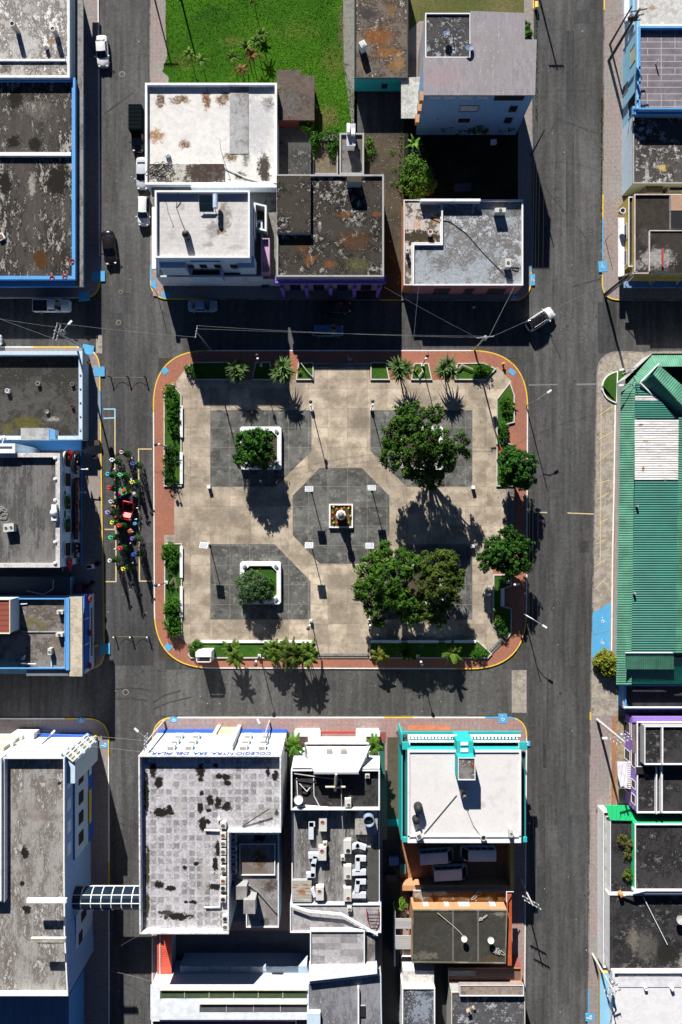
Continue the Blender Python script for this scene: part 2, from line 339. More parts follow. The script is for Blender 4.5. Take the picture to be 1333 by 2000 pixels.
# lawns and other ground
LAWN = [(324, -200), (324, 60), (327, 110), (318, 140), (330, 150), (330, 168), (610, 168), (612, 262), (690, 262), (694, 190), (672, 130), (668, -200)]
sheet('lawn', LAWN, .17, M_lawn)
sheet('lawn', [(800, -200), (1024, -200), (1024, 40), (820, 40), (800, 60)], .17, M_lawn_dry)
sheet('ground', rect(540, 262, 692, 345), .165, M_conc_grey)
sheet('path', [(668, -200), (692, -200), (692, 330), (700, 345), (690, 262), (672, 130)], .172, M_conc_grey)
sheet('ground', rect(693, 160, 790, 585), .166, M_soil)
sheet('driveway', rect(698, 168, 786, 262), .176, M_road_dark)
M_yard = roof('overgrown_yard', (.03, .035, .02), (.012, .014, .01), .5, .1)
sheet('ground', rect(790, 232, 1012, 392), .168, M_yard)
m = MB(); m.extr([g(x, y, .0) for x, y in [(1207, 725), (1222, 725), (1222, 805), (1196, 780), (1196, 745)]], .15, .2); struct(m, 'ground', M_bed)

def line(name, px, wd, mat, z=.012):
    m = MB()
    for (x0, y0), (x1, y1) in zip(px, px[1:]):
        a = g(x0, y0); b = g(x1, y1); n = (b - a).normalized(); n = Vector((-n.y, n.x, 0)) * wd / 2; e = (b - a).normalized() * wd / 2
        m.face([p + Vector((0, 0, z)) for p in (a - n - e, b - n + e, b + n + e, a + n - e)]); z += .0015
    return tag(m.build(name, mat), kind='structure')
line('road_marking', [(225, 818), (225, 1035)], .17, M_linepale); line('road_marking', [(206, 1034), (222, 1034)], .17, M_linepale); line('road_marking', [(227, 1037), (227, 1136), (208, 1136)], .17, M_linepale)
line('road_marking', [(296, 877), (271, 877), (273, 1135), (298, 1135)], .17, M_linepale)
line('road_marking', [(204, 799), (225, 799), (225, 816), (204, 817)], .2, M_bluepale)
line('road_marking', [(217, 737), (285, 737)], .07, M_dull); line('road_marking', [(224, 1243), (290, 1244)], .07, M_dull)
line('road_marking', [(1035, 752), (1088, 751)], .2, M_whiteline); line('road_marking', [(1128, 751), (1166, 750)], .25, M_whiteline)
line('road_marking', [(1044, 1001), (1068, 1001)], .16, M_linepale); line('road_marking', [(1110, 1002), (1160, 1004)], .16, M_linepale)
for i, (y, yo) in enumerate(((810, -17), (858, -14), (900, -18), (944, -6), (975, -12), (1024, -10), (1062, -8), (1105, -11), (1150, -16))):
    line('parking_line', [(1172 - i * 1.2, y), (1198 - i * 2.4, y + yo)], .12, M_linepale, .17)
line('parking_line', [(1174, 790), (1172, 1100)], .1, M_linepale, .167)
sheet('parking_bay', [(1158, 1197), (1194, 1176), (1193, 1232), (1157, 1240)], .169, M_blue_ramp); sheet('parking_bay', [(1157, 1241), (1193, 1233), (1192, 1272), (1156, 1285)], .1705, M_blue_ramp)
line('kerb', [(1202, 750), (1199, 940), (1196, 1080), (1194, 1275)], .2, M_white, .19)
sheet('pavement', [(1203, 745), (1214, 745), (1206, 1100), (1204, 1300), (1194, 1300), (1196, 1080)], .172, M_orange)
sheet('pavement', [(1156, 1398), (1196, 1398), (1190, 1500), (1186, 2700), (1145, 2700)], .166, M_pave)
sheet('pavement', [(1196, 1398), (1203, 1398), (1203, 1590), (1194, 1590)], .168, M_orange)
sheet('pavement', [(1203, 1398), (1250, 1398), (1250, 1560), (1203, 1560)], .169, roof('tan_forecourt', (.33, .25, .17), (.2, .16, .12), .62))
for q in (rect(797, 1416, 880, 1427),): sheet('pavement', q, .168, plain('salmon_paint', (.62, .22, .12)))
sheet('pavement', rect(299, 560, 330, 578), .17, M_pave_red)
for px in ([(222, 1347), (250, 1344), (270, 1345), (291, 1348)], [(222, 1366), (255, 1364), (288, 1368)], [(300, 1385), (330, 1372), (372, 1362)], [(300, 1372), (322, 1358), (352, 1350)], [(1037, 640), (1075, 655), (1095, 700)], [(1050, 300), (1090, 232), (1165, 260)], [(205, 222), (262, 180)], [(1120, 560), (1172, 545)], [(1043, 330), (1075, 380), (1150, 470)]):
    line('road', px, .22, M_road_dark, .0105)
for q in (rect(1106, 60, 1122, 540), rect(1104, 760, 1120, 1300), rect(1096, 1400, 1112, 1960), rect(228, 640, 244, 1120), rect(1060, 800, 1068, 1500)): sheet('road', q, .0065, M_streak)
for q in ([(1130, 1058), (1150, 1056), (1152, 1078), (1133, 1080)], [(1083, 1580), (1097, 1582), (1094, 1596), (1086, 1594)], [(232, 1240), (250, 1238), (250, 1262), (234, 1262)], [(1120, 20), (1160, 18), (1160, 44), (1122, 46)], [(1166, 48), (1178, 48), (1178, 62), (1166, 62)], [(620, 1330), (668, 1328), (670, 1352), (622, 1350)], [(1140, 1000), (1160, 1000), (1160, 1010), (1140, 1012)]): sheet('road', q, .0095, M_road_dark)
# kerb ramps with the wheelchair mark
M_mark = plain('white_mark', (.75, .78, .8))
def ramp(name, x, y, wx, wy, rot=0., mark=True, c=M_blue_ramp):
    m = MB(); p = g(x, y); d = .172; m.box((p.x, p.y, d / 2 + .008), (wx * S, wy * S, d), rot); m.cur = 1
    if mark:
        q = Matrix.Rotation(rot, 3, 'Z'); z = d + .014; r = .2
        pts = [p + q @ Vector((r * cos(t), r * sin(t) - .08, z)) for t in [2.4 + i * .5 for i in range(9)]]
        m.path(pts, .035, 4); m.path([p + q @ Vector(v) for v in ((-.06, .34, z), (-.06, .02, z), (.2, .02, z), (.3, -.22, z))], .035, 4); m.ball(p + q @ Vector((-.06, .43, z)), .07, 6)
    struct(m, name, [c, M_mark])
for a in ((193, 540, 26, 20, 0, 0), (165, 579, 22, 18, .1, 0), (173, 683, 22, 18, -.2, 0), (195, 726, 21, 19, 0, 0), (301, 556, 10, 14, 0, 0), (325, 577, 16, 11, 0, 0), (1040, 547, 10, 22, 0), (1177, 521, 17, 21, .1), (1004, 581, 14, 8, 0),
          (323, 725, 12, 12, .75, 0), (1000, 727, 14, 9, -.7, 0), (330, 1263, 13, 12, -.75, 0), (206, 1267, 20, 20, 0, 0), (178, 1302, 12, 8, 0), (160, 1406, 16, 9, 0), (205, 1455, 10, 15, 1.57),
          (340, 1405, 15, 10, 0), (303, 1452, 9, 14, 1.57), (982, 1403, 17, 18, 0), (1028, 1452, 9, 15, 1.57), (1152, 1986, 15, 17, 1.57), (1177, 1212, 2, 2, 0), (1176, 1254, 2, 2, 0), (683, 701, 2, 2, .2, 1)):
    ramp('kerb_ramp', *a)
# grass blades on the lawn
random.seed(5)
def tufts(name, px, n, hgt, z, mat):
    from mathutils.geometry import tessellate_polygon
    P = [g(x, y) for x, y in px]; tr = tessellate_polygon([P]); T = [(P[a], P[b], P[c]) for a, b, c in tr]
    A = [((b - a).cross(c - a)).length for a, b, c in T]; m = MB()
    for _ in range(n):
        a, b, c = random.choices(T, A)[0]; u, v = random.random(), random.random()
        if u + v > 1: u, v = 1 - u, 1 - v
        p = a + (b - a) * u + (c - a) * v
        if abs(p.x) > 53 or abs(p.y) > 78: continue
        t = random.random() * 6.28; r = random.uniform(.06, .15); h = hgt * random.uniform(.5, 1.3)
        q = Vector((r * cos(t), r * sin(t), 0)); e = Vector((random.uniform(-.1, .1), random.uniform(-.1, .1), h))
        m.mesh([p - q + Vector((0, 0, z)), p + q + Vector((0, 0, z)), p + e + Vector((0, 0, z))], [(0, 1, 2)])
    return tag(m.build(name, mat), kind='stuff')
tufts('grass', LAWN, 42000, .045, .17, grassmat('grass_blades', (.03, .115, .005), (.052, .16, .008), (.11, .155, .02), 41, LSP))
# ================================================================ BUILDINGS
def bld(name, label, px, h, wallm, roofm, par=.45, pw=.2, parm=None, cat='building', lip=.03):
    P = wpts(px, h); c = sum(P, Vector()) / len(P); E = thing(name, label, cat, (c.x, c.y, 0)); parm = parm or wallm
    m = MB(); m.extr(P, -.05, h - (.22 if par else .12), False); m.build('wall', wallm, E)
    I = inset(P, pw); O = inset(P, -lip)
    if par:
        m = MB(); m.ring(O, I, h); m.extr(O, h - .22, h, False); m.extr(I, h - par, h, False); m.ring(O, [Vector((p[0], p[1])) for p in P], h - .22); m.build('parapet', parm, E)
        m = MB(); m.face([(p.x, p.y, h - par) for p in I]); m.build('roof', roofm, E)
    else:
        m = MB(); m.extr(inset(P, -.12), h - .12, h, True, True); m.build('roof', roofm, E)
    E['h'] = h; return E
def annex(E, name, px, h, wallm, roofm, par=.0, pw=.15, parm=None, z0=-.05):
    """another volume of the same building: one mesh with wall, roof and parapet materials"""
    P = wpts(px, h); m = MB(); m.extr(P, z0, h - .02, False); m.cur = 1
    if par:
        I = inset(P, pw); m.face([(p.x, p.y, h - par) for p in I]); m.cur = 2; m.ring(P, I, h); m.extr(I, h - par, h, False); m.extr(P, h - .02, h, False)
    else: m.extr(P, h - .02, h)
    return m.build(name, [wallm, roofm, parm or wallm], E)
M_frame = plain('window_frame', (.6, .62, .63)); M_dkframe = plain('dark_frame', (.05, .05, .05))
M_pane = plain('window_glass', (.025, .03, .035), .15, spec=.6, var=.05); M_louvre = plain('pale_louvre', (.42, .47, .5), .5)
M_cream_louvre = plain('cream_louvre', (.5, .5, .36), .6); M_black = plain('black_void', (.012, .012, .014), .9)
def window(E, a, b, u, wd, z0, z1, frame=M_frame, pane=M_pane, name='window', proud=.05, bars=0, arch=False, label=None):
    """window on the wall that runs a->b (world xy, outside on its right-hand side when seen a->b reversed); u metres from a"""
    a = Vector((a[0], a[1], 0)); b = Vector((b[0], b[1], 0)); d = (b - a).normalized(); n = Vector((d.y, -d.x, 0))
    if (a + b).dot(n) > 0 and name != 'x': n = -n      # walls that face the plaza side
    def P(s, z, o): return a + d * s + n * o + Vector((0, 0, z))
    def slab(m, s0, s1, y0, y1, o0, o1): m.mesh([P(s, z, o) for s in (s0, s1) for z in (y0, y1) for o in (o0, o1)], [(0, 1, 3, 2), (4, 6, 7, 5), (0, 4, 5, 1), (2, 3, 7, 6), (0, 2, 6, 4), (1, 5, 7, 3)])
    m = MB(); f = .09
    slab(m, u, u + f, z0, z1, -.03, proud); slab(m, u + wd - f, u + wd, z0, z1, -.03, proud); slab(m, u + f, u + wd - f, z1 - f, z1, -.03, proud); slab(m, u + f, u + wd - f, z0, z0 + f, -.03, proud + .03)
    for i in range(bars): s = u + wd * (i + 1) / (bars + 1); slab(m, s - .03, s + .03, z0 + f, z1 - f, -.03, proud)
    if arch:
        pts = [P(u + wd / 2 + (wd / 2 + .12) * cos(t), z1 - f + (wd / 2) * sin(t) * .8, proud + .02) for t in [pi * i / 10 for i in range(11)]]; m.path(pts, .1, 5)
    o = m.build(name, frame, E); o['_o'] = E['_o']
    m = MB(); slab(m, u + f, u + wd - f, z0 + f, z1 - f, -.02, .012)
    if arch: m.face([P(u + wd / 2 + wd / 2 * cos(t), z1 - f + (wd / 2) * sin(t) * .8, .012) for t in [pi * i / 10 for i in range(11)]])
    m.build('pane', pane, o)
    if label: o['label'] = label
    return o
def wall_box(E, name, a, b, u0, u1, z0, z1, o0, o1, mat, label=None):
    a = Vector((a[0], a[1], 0)); b = Vector((b[0], b[1], 0)); d = (b - a).normalized(); n = Vector((d.y, -d.x, 0))
    if (a + b).dot(n) > 0: n = -n
    m = MB(); m.mesh([a + d * s + n * o + Vector((0, 0, z)) for s in (u0, u1) for z in (z0, z1) for o in (o0, o1)], [(0, 1, 3, 2), (4, 6, 7, 5), (0, 4, 5, 1), (2, 3, 7, 6), (0, 2, 6, 4), (1, 5, 7, 3)])
    o = m.build(name, mat, E)
    if label: o['label'] = label
    return o
def text(name, body, size, loc, xdir, updir, mat, parent, wide=1.):
    cu = bpy.data.curves.new(name, 'FONT'); cu.body = body; cu.size = size; cu.extrude = .02; cu.align_x = 'LEFT'; cu.offset = .015 * size
    t = bpy.data.objects.new(name, cu); col.objects.link(t); bpy.context.view_layer.update()
    me = bpy.data.meshes.new_from_object(t.evaluated_get(bpy.context.evaluated_depsgraph_get())); bpy.data.objects.remove(t)
    x = Vector(xdir).normalized() * wide; u = Vector(updir).normalized(); z = x.cross(u).normalized()
    if wide > 3: wide = wide / max(v.co.x for v in me.vertices); x = Vector(xdir).normalized() * wide
    for v in me.vertices: v.co = x * v.co.x + u * v.co.y + z * v.co.z + Vector(loc) - Vector(parent['_o'])
    me.materials.clear(); me.materials.append(mat); o = bpy.data.objects.new(name, me); col.objects.link(o); o.parent = parent; o['_o'] = parent['_o']; ALLO.append(o); return o

W_white = paint('white_wall', (.76, .77, .78), .25); W_pale = paint('pale_blue_wall', (.5, .62, .72), .2); W_blue = paint('sky_blue_wall', (.1, .33, .68), .25)
W_ltblue = paint('light_blue_wall', (.25, .5, .68), .25); W_grey = paint('grey_wall', (.36, .36, .36), .5); W_teal = paint('teal_wall', (.02, .36, .38), .3); W_turq = paint('turquoise_paint', (.02, .4, .4), .15)
W_purple = paint('purple_paint', (.3, .18, .55), .2); W_violet = paint('violet_paint', (.24, .12, .55), .2); W_yel = paint('yellow_wall', (.45, .34, .09), .5); W_green = paint('green_wall', (.02, .6, .2), .1); W_orange = paint('orange_wall', (.5, .26, .13), .4)
W_deep = paint('deep_blue_paint', (.02, .1, .5), .15); W_red = paint('red_paint', (.4, .05, .04), .3); W_dkgreen = paint('dark_green_paint', (.02, .13, .1), .3); W_brownred = paint('brown_red_paint', (.25, .07, .06), .3)
BK = (.018, .015, .013)
# ---- upper-left market hall with three roofs
A_mat = roof('stained_dark_roof', (.1, .09, .08), (.02, .018, .016), .48, .1, (.36, .33, .3), .56, .2, 1.1, (1.3, .5, 1), [(30, 188, 12, 18, BK), (26, 276, 14, 12, BK), (68, 280, 13, 14, BK), (112, 352, 18, 30, BK), (78, 505, 13, 18, (.07, .035, .012)), (112, 505, 8, 14, (.05, .04, .03)), (8, 355, 12, 20, BK), (60, 360, 7, 25, (.3, .28, .25)), (75, 210, 30, 20, (.2, .18, .16), .5)], 4.2)
E = bld('market_hall', 'long low hall with black-stained roof and bright blue parapet by the upper left street', rect(-60, 152, 147, 545), 4.2, W_blue, A_mat, .35, .45, W_blue)
annex(E, 'roof_divider', rect(-60, 297, 139, 304), 4.35, W_white, W_white, z0=3.8)
annex(E, 'canopy', rect(147, -60, 163, 560), 3.4, W_grey, roof('canopy_concrete', (.3, .29, .28), (.12, .11, .1), .52, .1), z0=3.2)
annex(E, 'canopy', rect(-60, 548, 147, 560), 3.4, W_blue, W_blue, z0=3.2)
for x, y in ((141, 510), (102, 543), (127, 541)):
    m = MB(); p = g(x, y, 4.25); m.path([p + Vector((.25 * cos(t) * (1 + .4 * (i % 2)), .25 * sin(t) * (1 + .4 * (i % 2)), .02)) for i, t in enumerate([k * .7 for k in range(9)])], .07, 5); m.build('emblem', W_red, E)
A2 = roof('white_worn_roof', (.6, .58, .56), (.16, .14, .125), .47, .06, (.74, .73, .72), .56, .22, 1.3, (1, .6, 1), [(10, 132, 14, 10, (.12, .1, .08)), (100, 80, 9, 6, (.25, .16, .1)), (70, 20, 20, 14, (.3, .28, .26), .7)], 4.8)
E = bld('flat_roofed_shop', 'shop with a worn white roof and two upright roof stacks, top left corner', rect(-60, -60, 136, 151), 4.8, W_pale, A2, .2, .3, W_white)
annex(E, 'roof_ridge', rect(-60, 115, 128, 119), 4.85, W_white, W_white, z0=4.5)
# ---- white roofed building
B_mat = roof('white_roof', (.66, .64, .61), (.42, .4, .37), .66, .1, None, .6, .2, 1., (1, 1, 1), [(312, 192, 10, 16, (.1, .045, .015)), (352, 190, 22, 9, (.15, .09, .04)), (402, 190, 9, 20, (.16, .07, .025)), (435, 188, 16, 16, (.14, .08, .04)), (303, 262, 18, 15, (.3, .14, .05)), (360, 278, 11, 10, (.14, .06, .02)), (450, 303, 16, 10, (.13, .07, .025)),
    (523, 198, 14, 14, (.1, .1, .1)), (470, 200, 22, 16, (.25, .24, .24), .8), (515, 325, 12, 26, (.06, .05, .04)), (480, 300, 8, 22, (.16, .15, .13)), (500, 240, 38, 60, (.42, .42, .44), .8), (470, 340, 14, 10, (.12, .1, .07))], 4.2, seed=60, tone=(.86, 1.06))
E = bld('white_roofed_building', 'low building with bright white roof streaked with rust beside the lawn', rect(284, 162, 541, 360), 4.2, W_white, B_mat, .55, .28, W_white)
annex(E, 'roof_terrace', rect(292, 320, 438, 362), 3.95, W_white, roof('terrace_roof', (.52, .49, .43), (.06, .045, .035), .53, .05, None, h=3.95, spots=[(410, 338, 42, 22, (.05, .035, .03), .9)]), z0=3.4)
annex(E, 'roof_step', rect(449, 168, 486, 300), 3.72, W_white, roof('step_roof', (.45, .45, .46), (.2, .19, .18), .52), z0=3.4)
# ---- white tower house with blue-white terraces
C_mat = roof('pale_plank_roof', (.54, .52, .51), (.33, .31, .29), .64, .12, None, .6, .2, 1.2, (1, 1, 1), [(415, 445, 16, 16, (.2, .19, .18), .8), (437, 420, 12, 30, (.18, .155, .12), .85), (432, 448, 10, 8, (.16, .1, .05)), (405, 475, 10, 6, (.25, .23, .21), .8), (352, 400, 8, 6, (.3, .28, .26), .7), (335, 455, 8, 10, (.36, .34, .32), .7), (460, 480, 18, 5, (.33, .32, .3), .6)], 10.4, (0, .93, 0, 41.4, .07), (.62, .6, .6), .9, 70, tone=(.84, 1.08))
E = bld('corner_tower_house', 'tall white house with pale banded roof, solar heater and water tank', rect(303, 372, 488, 503), 10.4, W_pale, C_mat, .6, .22, W_white)
annex(E, 'podium', [(296, 362), (545, 362), (545, 545), (308, 545)], 3.4, W_white, M_conc_grey, .0)
annex(E, 'terrace', [(306, 430), (513, 430), (513, 541), (306, 541)], 4.3, W_white, roof('terrace_tile', (.42, .38, .3), (.2, .18, .15), .6), .8, .22, W_pale, z0=3.41)
annex(E, 'west_canopy', rect(297, 404, 305, 525), 5.2, W_white, W_white, z0=4.9)
annex(E, 'bay', rect(312, 500, 362, 523), 8.6, W_pale, W_pale, z0=5.4); annex(E, 'bay', rect(465, 500, 497, 523), 8.2, W_pale, W_pale, z0=5.4)
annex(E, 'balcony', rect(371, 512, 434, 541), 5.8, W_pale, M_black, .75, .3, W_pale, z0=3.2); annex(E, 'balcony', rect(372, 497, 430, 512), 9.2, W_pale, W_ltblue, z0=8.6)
m = MB()
for i in range(4): x = 374 + i * 19; m.path([g(x, 541, 5.7), g(x - 4, 541, 4.6), g(x - 3, 533, 3.6)], .12, 5)
m.build('balcony_rail', W_pale, E)
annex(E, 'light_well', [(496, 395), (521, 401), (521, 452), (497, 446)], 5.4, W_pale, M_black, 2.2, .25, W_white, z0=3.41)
annex(E, 'light_well', rect(510, 465, 527, 532), 5., plain('pink_wall', (.42, .25, .38)), plain('pink_floor', (.45, .27, .42)), .5, .15, plain('mauve_wall', (.4, .3, .42)), z0=3.41)
annex(E, 'side_stair', rect(486, 408, 497, 460), 6.4, W_white, W_white, z0=3.41)
annex(E, 'parapet_wall', rect(373, 361, 541, 366), 5., W_white, W_white, z0=3.41)
a, b = g(303, 503, 10.4), g(488, 503, 10.4)
for i, u in enumerate((1.2, 3.4, 5.2, 7.2, 9.4)): window(E, a, b, u, 1.2, 6., 7.8, pane=M_pane)
# ---- old arcade with the purple cornice
D_mat = roof('mossy_black_roof', (.075, .066, .054), (.014, .012, .01), .47, .1, (.36, .35, .33), .57, .3, 1.5, (1, 1, 1), [(592, 478, 14, 14, (.12, .05, .015), .7), (605, 505, 12, 10, (.2, .08, .02), .7), (690, 465, 34, 20, (.1, .045, .015), .7), (675, 418, 16, 8, (.16, .065, .02), .8), (645, 515, 12, 8, (.2, .08, .02), .7), (700, 515, 26, 14, (.1, .1, .04), .7), (625, 440, 4, 10, (.5, .5, .48)), (660, 445, 60, 10, (.05, .045, .04), .7), (735, 417, 12, 5, (.18, .07, .02), .7)], 6.7, seed=77)
E = bld('purple_arcade', 'old building with blackened roof and violet arcade cornice facing the plaza', rect(541, 341, 750, 540), 6.7, W_grey, D_mat, .3, .2, W_grey)
annex(E, 'upper_roof', rect(541, 343, 607, 455), 7.2, W_grey, D_mat, z0=6.3)
annex(E, 'stair_shaft', rect(678, 344, 707, 355), 8.2, W_grey, roof('shaft_roof', (.1, .085, .06), (.05, .05, .04), .5), z0=6.3)
annex(E, 'cornice', rect(538, 538, 754, 553), 5.2, W_violet, W_violet, z0=4.7)
m = MB()
for i in range(32): x = 541 + i * 6.7; m.box(g(x + 1, 540, 5.75) - Vector((0, .2, 0)), (.26, .9, .1), 0, .5)
m.build('eave_tiles', W_purple, E)
a, b = g(541, 540, 6.7), g(750, 540, 6.7)
for i in range(5): wall_box(E, 'column', a, b, .3 + i * 3.4, .8 + i * 3.4, 0, 4.7, .6, 1.05, W_violet)
for i in range(4): window(E, a, b, 1.4 + i * 3.4, 1.7, .3, 3.1, W_purple, M_black, 'door')
# ---- corner house with two-level roof
E_mat = roof('grey_wash_roof', (.38, .42, .46), (.13, .12, .115), .49, .06, (.46, .5, .54), .58, .24, 1.3, (1, 1, 1), [(975, 415, 60, 8, (.05, .05, .05), .5), (905, 470, 16, 20, (.16, .15, .15), .6)], 4.2, seed=83)
E2 = roof('rust_white_roof', (.58, .53, .5), (.09, .07, .045), .52, .06, None, h=4., spots=[(820, 462, 40, 14, (.05, .04, .025)), (840, 405, 10, 8, (.5, .22, .08), .8), (815, 438, 8, 8, (.5, .24, .1), .7), (855, 430, 10, 6, (.5, .26, .12), .6)], seed=86)
E = bld('corner_house', 'corner house with marbled grey-white roof and rusty lower terrace by the right street', [(863, 390), (1022, 390), (1022, 557), (807, 557), (807, 476), (863, 476)], 4.3, paint('rose_wall', (.45, .2, .2), .4), E_mat, .35, .18, W_white)
annex(E, 'lower_roof', [(789, 390), (862, 390), (862, 475), (806, 475), (806, 557), (789, 557)], 3.9, paint('orange_side', (.6, .22, .1), .3), E2, .15, .12, W_white)
annex(E, 'rear_wall', rect(822, 388, 939, 393), 4.9, W_white, W_white, z0=3.5)
a, b = g(807, 557, 4.3), g(1022, 557, 4.3)
for u, wd in ((3.2, 2.4), (7.6, 1.4), (11, 2.6)): window(E, a, b, u, wd, .2, 2.8, W_red, M_dkframe, 'shutter')
# ---- blue three-storey house
F_mat = roof('mauve_slab_roof', (.31, .29, .31), (.22, .2, .2), .55, .12, (.4, .38, .4), .6, .2, 1.3, (2, .5, 1), [(860, 150, 50, 24, (.34, .24, .26), .5), (950, 130, 12, 10, (.26, .22, .23), .5)], 10.9, seed=90, tone=(.75, 1.12))
E = bld('blue_three_storey_house', 'tall blue-sided house with mauve concrete roof near the top of the photo', [(921, 23), (1024, 27), (1024, 79), (1047, 79), (1044, 184), (829, 184), (829, 114), (921, 114)], 10.9, paint('dusky_blue_wall', (.2, .36, .56), .2), F_mat, .0)
annex(E, 'lower_roof', rect(831, 25, 920, 113), 10.3, W_grey, roof('swept_dark_roof', (.11, .105, .11), (.04, .04, .04), .45, .1, (.38, .38, .4), .56, .3, 1.4, h=10.3), .2, .15, W_white)
a, b = g(829, 184, 10.9), g(1044, 184, 10.9)
for u, wd in ((.7, 1.6), (2.7, 1.6), (4.6, 2.), (7.1, 1.5)): window(E, a, b, u, wd, 9.5, 10.5, W_ltblue, M_louvre)
window(E, a, b, 5.2, 2.6, 6.6, 8.2, M_dkframe, M_louvre); window(E, a, b, 5.4, 1.9, 3.6, 5., M_frame, M_pane); window(E, a, b, 2.2, .5, 4.4, 4.8)
window(E, a, b, 12., 1.1, 6.6, 8.1, M_dkframe, M_pane); window(E, a, b, 12., 1.1, 3.6, 5.1, M_dkframe, M_pane); window(E, a, b, 9.4, 4., 9.5, 10.6, M_dkframe, M_black)
a, b = g(829, 114, 10.9), g(829, 184, 10.9)
for z in (3.6, 6.6, 9.2): wall_box(E, 'balcony', a, b, 3.9, 5.1, z, z + .9, 0, .5, W_orange)
annex(E, 'side_canopy', [(784, 152), (822, 150), (822, 231), (784, 231)], 3.2, W_grey, roof('white_canopy', (.5, .5, .47), (.35, .34, .3), .6), z0=3.05)
# ---- rusty roof house with teal wall
G_mat = roof('rusty_flat_roof', (.2, .165, .135), (.05, .04, .033), .48, .07, (.42, .37, .32), .58, .28, 1.4, (1, 1, 1), [(740, 68, 32, 20, (.2, .075, .018), .9), (755, 100, 24, 12, (.22, .09, .02), .85), (770, 125, 16, 12, (.2, .1, .03), .8), (720, 25, 18, 10, (.05, .045, .045)), (765, 15, 10, 14, (.2, .1, .03), .7), (710, 125, 4, 10, (.3, .12, .03), .8), (780, 115, 12, 18, (.28, .17, .08), .6)], 3.6, seed=97)
E = bld('rusty_roof_house', 'house with rust-orange stained roof and teal end wall beside the lawn', rect(693, -70, 797, 152), 3.6, W_teal, G_mat, .3, .12, plain('black_parapet', (.03, .03, .035)))
a, b = g(693, 152, 3.6), g(797, 152, 3.6); window(E, a, b, 3.9, .9, 1., 2.2, M_dkframe, M_black); window(E, a, b, 5.6, .8, 1.6, 2.2, W_turq, W_turq)
# ---- ruins and sheds behind the lawn
E = bld('roofless_shed', 'brown concrete shed slab with a black water stain at the lawn edge', [(543, 138), (587, 138), (587, 147), (613, 150), (613, 233), (543, 233)], 2.6, W_brownred, roof('shed_slab', (.15, .12, .1), (.07, .055, .045), .52, .1, (.25, .22, .19), .64, h=2.6, spots=[(567, 198, 15, 22, BK), (567, 200, 22, 30, (.24, .22, .2), .5)]), .0)
E = bld('derelict_outbuilding', 'derelict low outbuilding with mottled concrete roof behind the black arcade', [(565, 280), (606, 280), (606, 340), (565, 340)], 2.4, W_grey, roof('outbuilding_roof', (.12, .115, .11), (.04, .04, .036), .5, .1, (.3, .29, .28), .6), .0)
E = bld('ruined_room', 'roofless room with weeds and a tall pale chimney stub', rect(664, 260, 711, 340), 2.2, W_grey, roof('ruin_floor', (.25, .24, .23), (.1, .09, .085), .5, .1), .3, .2)
E = bld('tan_ruin', 'broken tan floor slab of a ruin overgrown with creepers', rect(612, 272, 660, 340), 1.2, W_grey, roof('tan_ruin_floor', (.22, .18, .13), (.1, .09, .06), .52, .1), .2, .15)
E = bld('concrete_column', 'stack of pale concrete blocks beside the creepers', rect(679, 243, 693, 283), 3.6, W_white, plain('block_top', (.5, .52, .54)), .0, cat='block stack')
annex(E, 'block', rect(686, 251, 694, 262), 4.2, W_white, W_white, z0=3.6); annex(E, 'block', rect(678, 240, 684, 258), 4.4, W_white, W_white, z0=3.6)
# ---- right-hand row, top
E = bld('white_flat_house', 'white house with cracked white roof in the top right corner', rect(1246, -70, 1420, 50), 5.6, W_pale, roof('cracked_white_roof', (.58, .57, .55), (.36, .34, .32), .55, .1, (.7, .69, .68), .6, h=5.6, spots=[(1276, 14, 7, 5, (.35, .15, .05), .8)]), .25, .2, W_white)
annex(E, 'west_ledge', rect(1220, -70, 1236, 40), 3.2, W_white, W_white, z0=2.9); annex(E, 'blue_fascia', rect(1236, -70, 1246, 48), 4.4, W_ltblue, W_ltblue, z0=3.)
R2 = N('brown_tile_roof'); q = R2.mix(R2.ss(R2.noise(.7, 6, .7, 3), .35, .65), (.125, .11, .13), (.2, .18, .2)); ln = R2.math('MAXIMUM', R2.stripes(1, .9, .12, 58.9, .03), R2.math('MULTIPLY', R2.stripes(0, 1.9, .12, 40.6, .03), R2.math('GREATER_THAN', R2.cells(1.9, .9, 40.6, 58.9), .45)))
R2 = R2.done(R2.mix(R2.math('MULTIPLY', ln, .7), q, (.42, .4, .42)), .8, .3, 3)
E = bld('sky_blue_house', 'sky-blue house with grey slab-tiled roof on the upper right street', rect(1249, 52, 1420, 213), 6.3, W_ltblue, R2, .55, .18, W_blue)
a, b = g(1249, 52, 6.3), g(1249, 213, 6.3)
window(E, a, b, 1.4, 2.4, 3., 5., W_turq, plain('cream_blind', (.5, .45, .32))); window(E, a, b, 8.2, 2.6, 2.4, 5., W_ltblue, M_black); window(E, a, b, 5., 1.4, .2, 2.4, W_ltblue, M_pane, 'door')
annex(E, 'eave', rect(1236, 207, 1420, 223), 5.6, W_blue, W_blue, z0=5.2); annex(E, 'east_yard_wall', rect(1244, 30, 1250, 212), 6.1, W_ltblue, W_ltblue, z0=5.6)
E = bld('marbled_roof_house', 'house with black and white marbled roof under the sky-blue house', rect(1237, 226, 1420, 358), 4.4, W_pale, roof('marbled_roof', (.12, .11, .105), (.045, .04, .036), .46, .1, (.48, .47, .46), .56, .26, 1.2, h=4.4, spots=[(1296, 325, 10, 8, (.5, .36, .14)), (1272, 275, 10, 16, (.06, .05, .03), .8), (1266, 340, 4, 30, (.5, .5, .48), .6)]), .3, .15, W_grey)
annex(E, 'rear_roof', rect(1262, 350, 1295, 376), 3.6, W_grey, M_conc_grey, z0=0); annex(E, 'yard_wall', rect(1305, 352, 1420, 374), 3.4, W_pale, M_black, 1., .2, W_white)
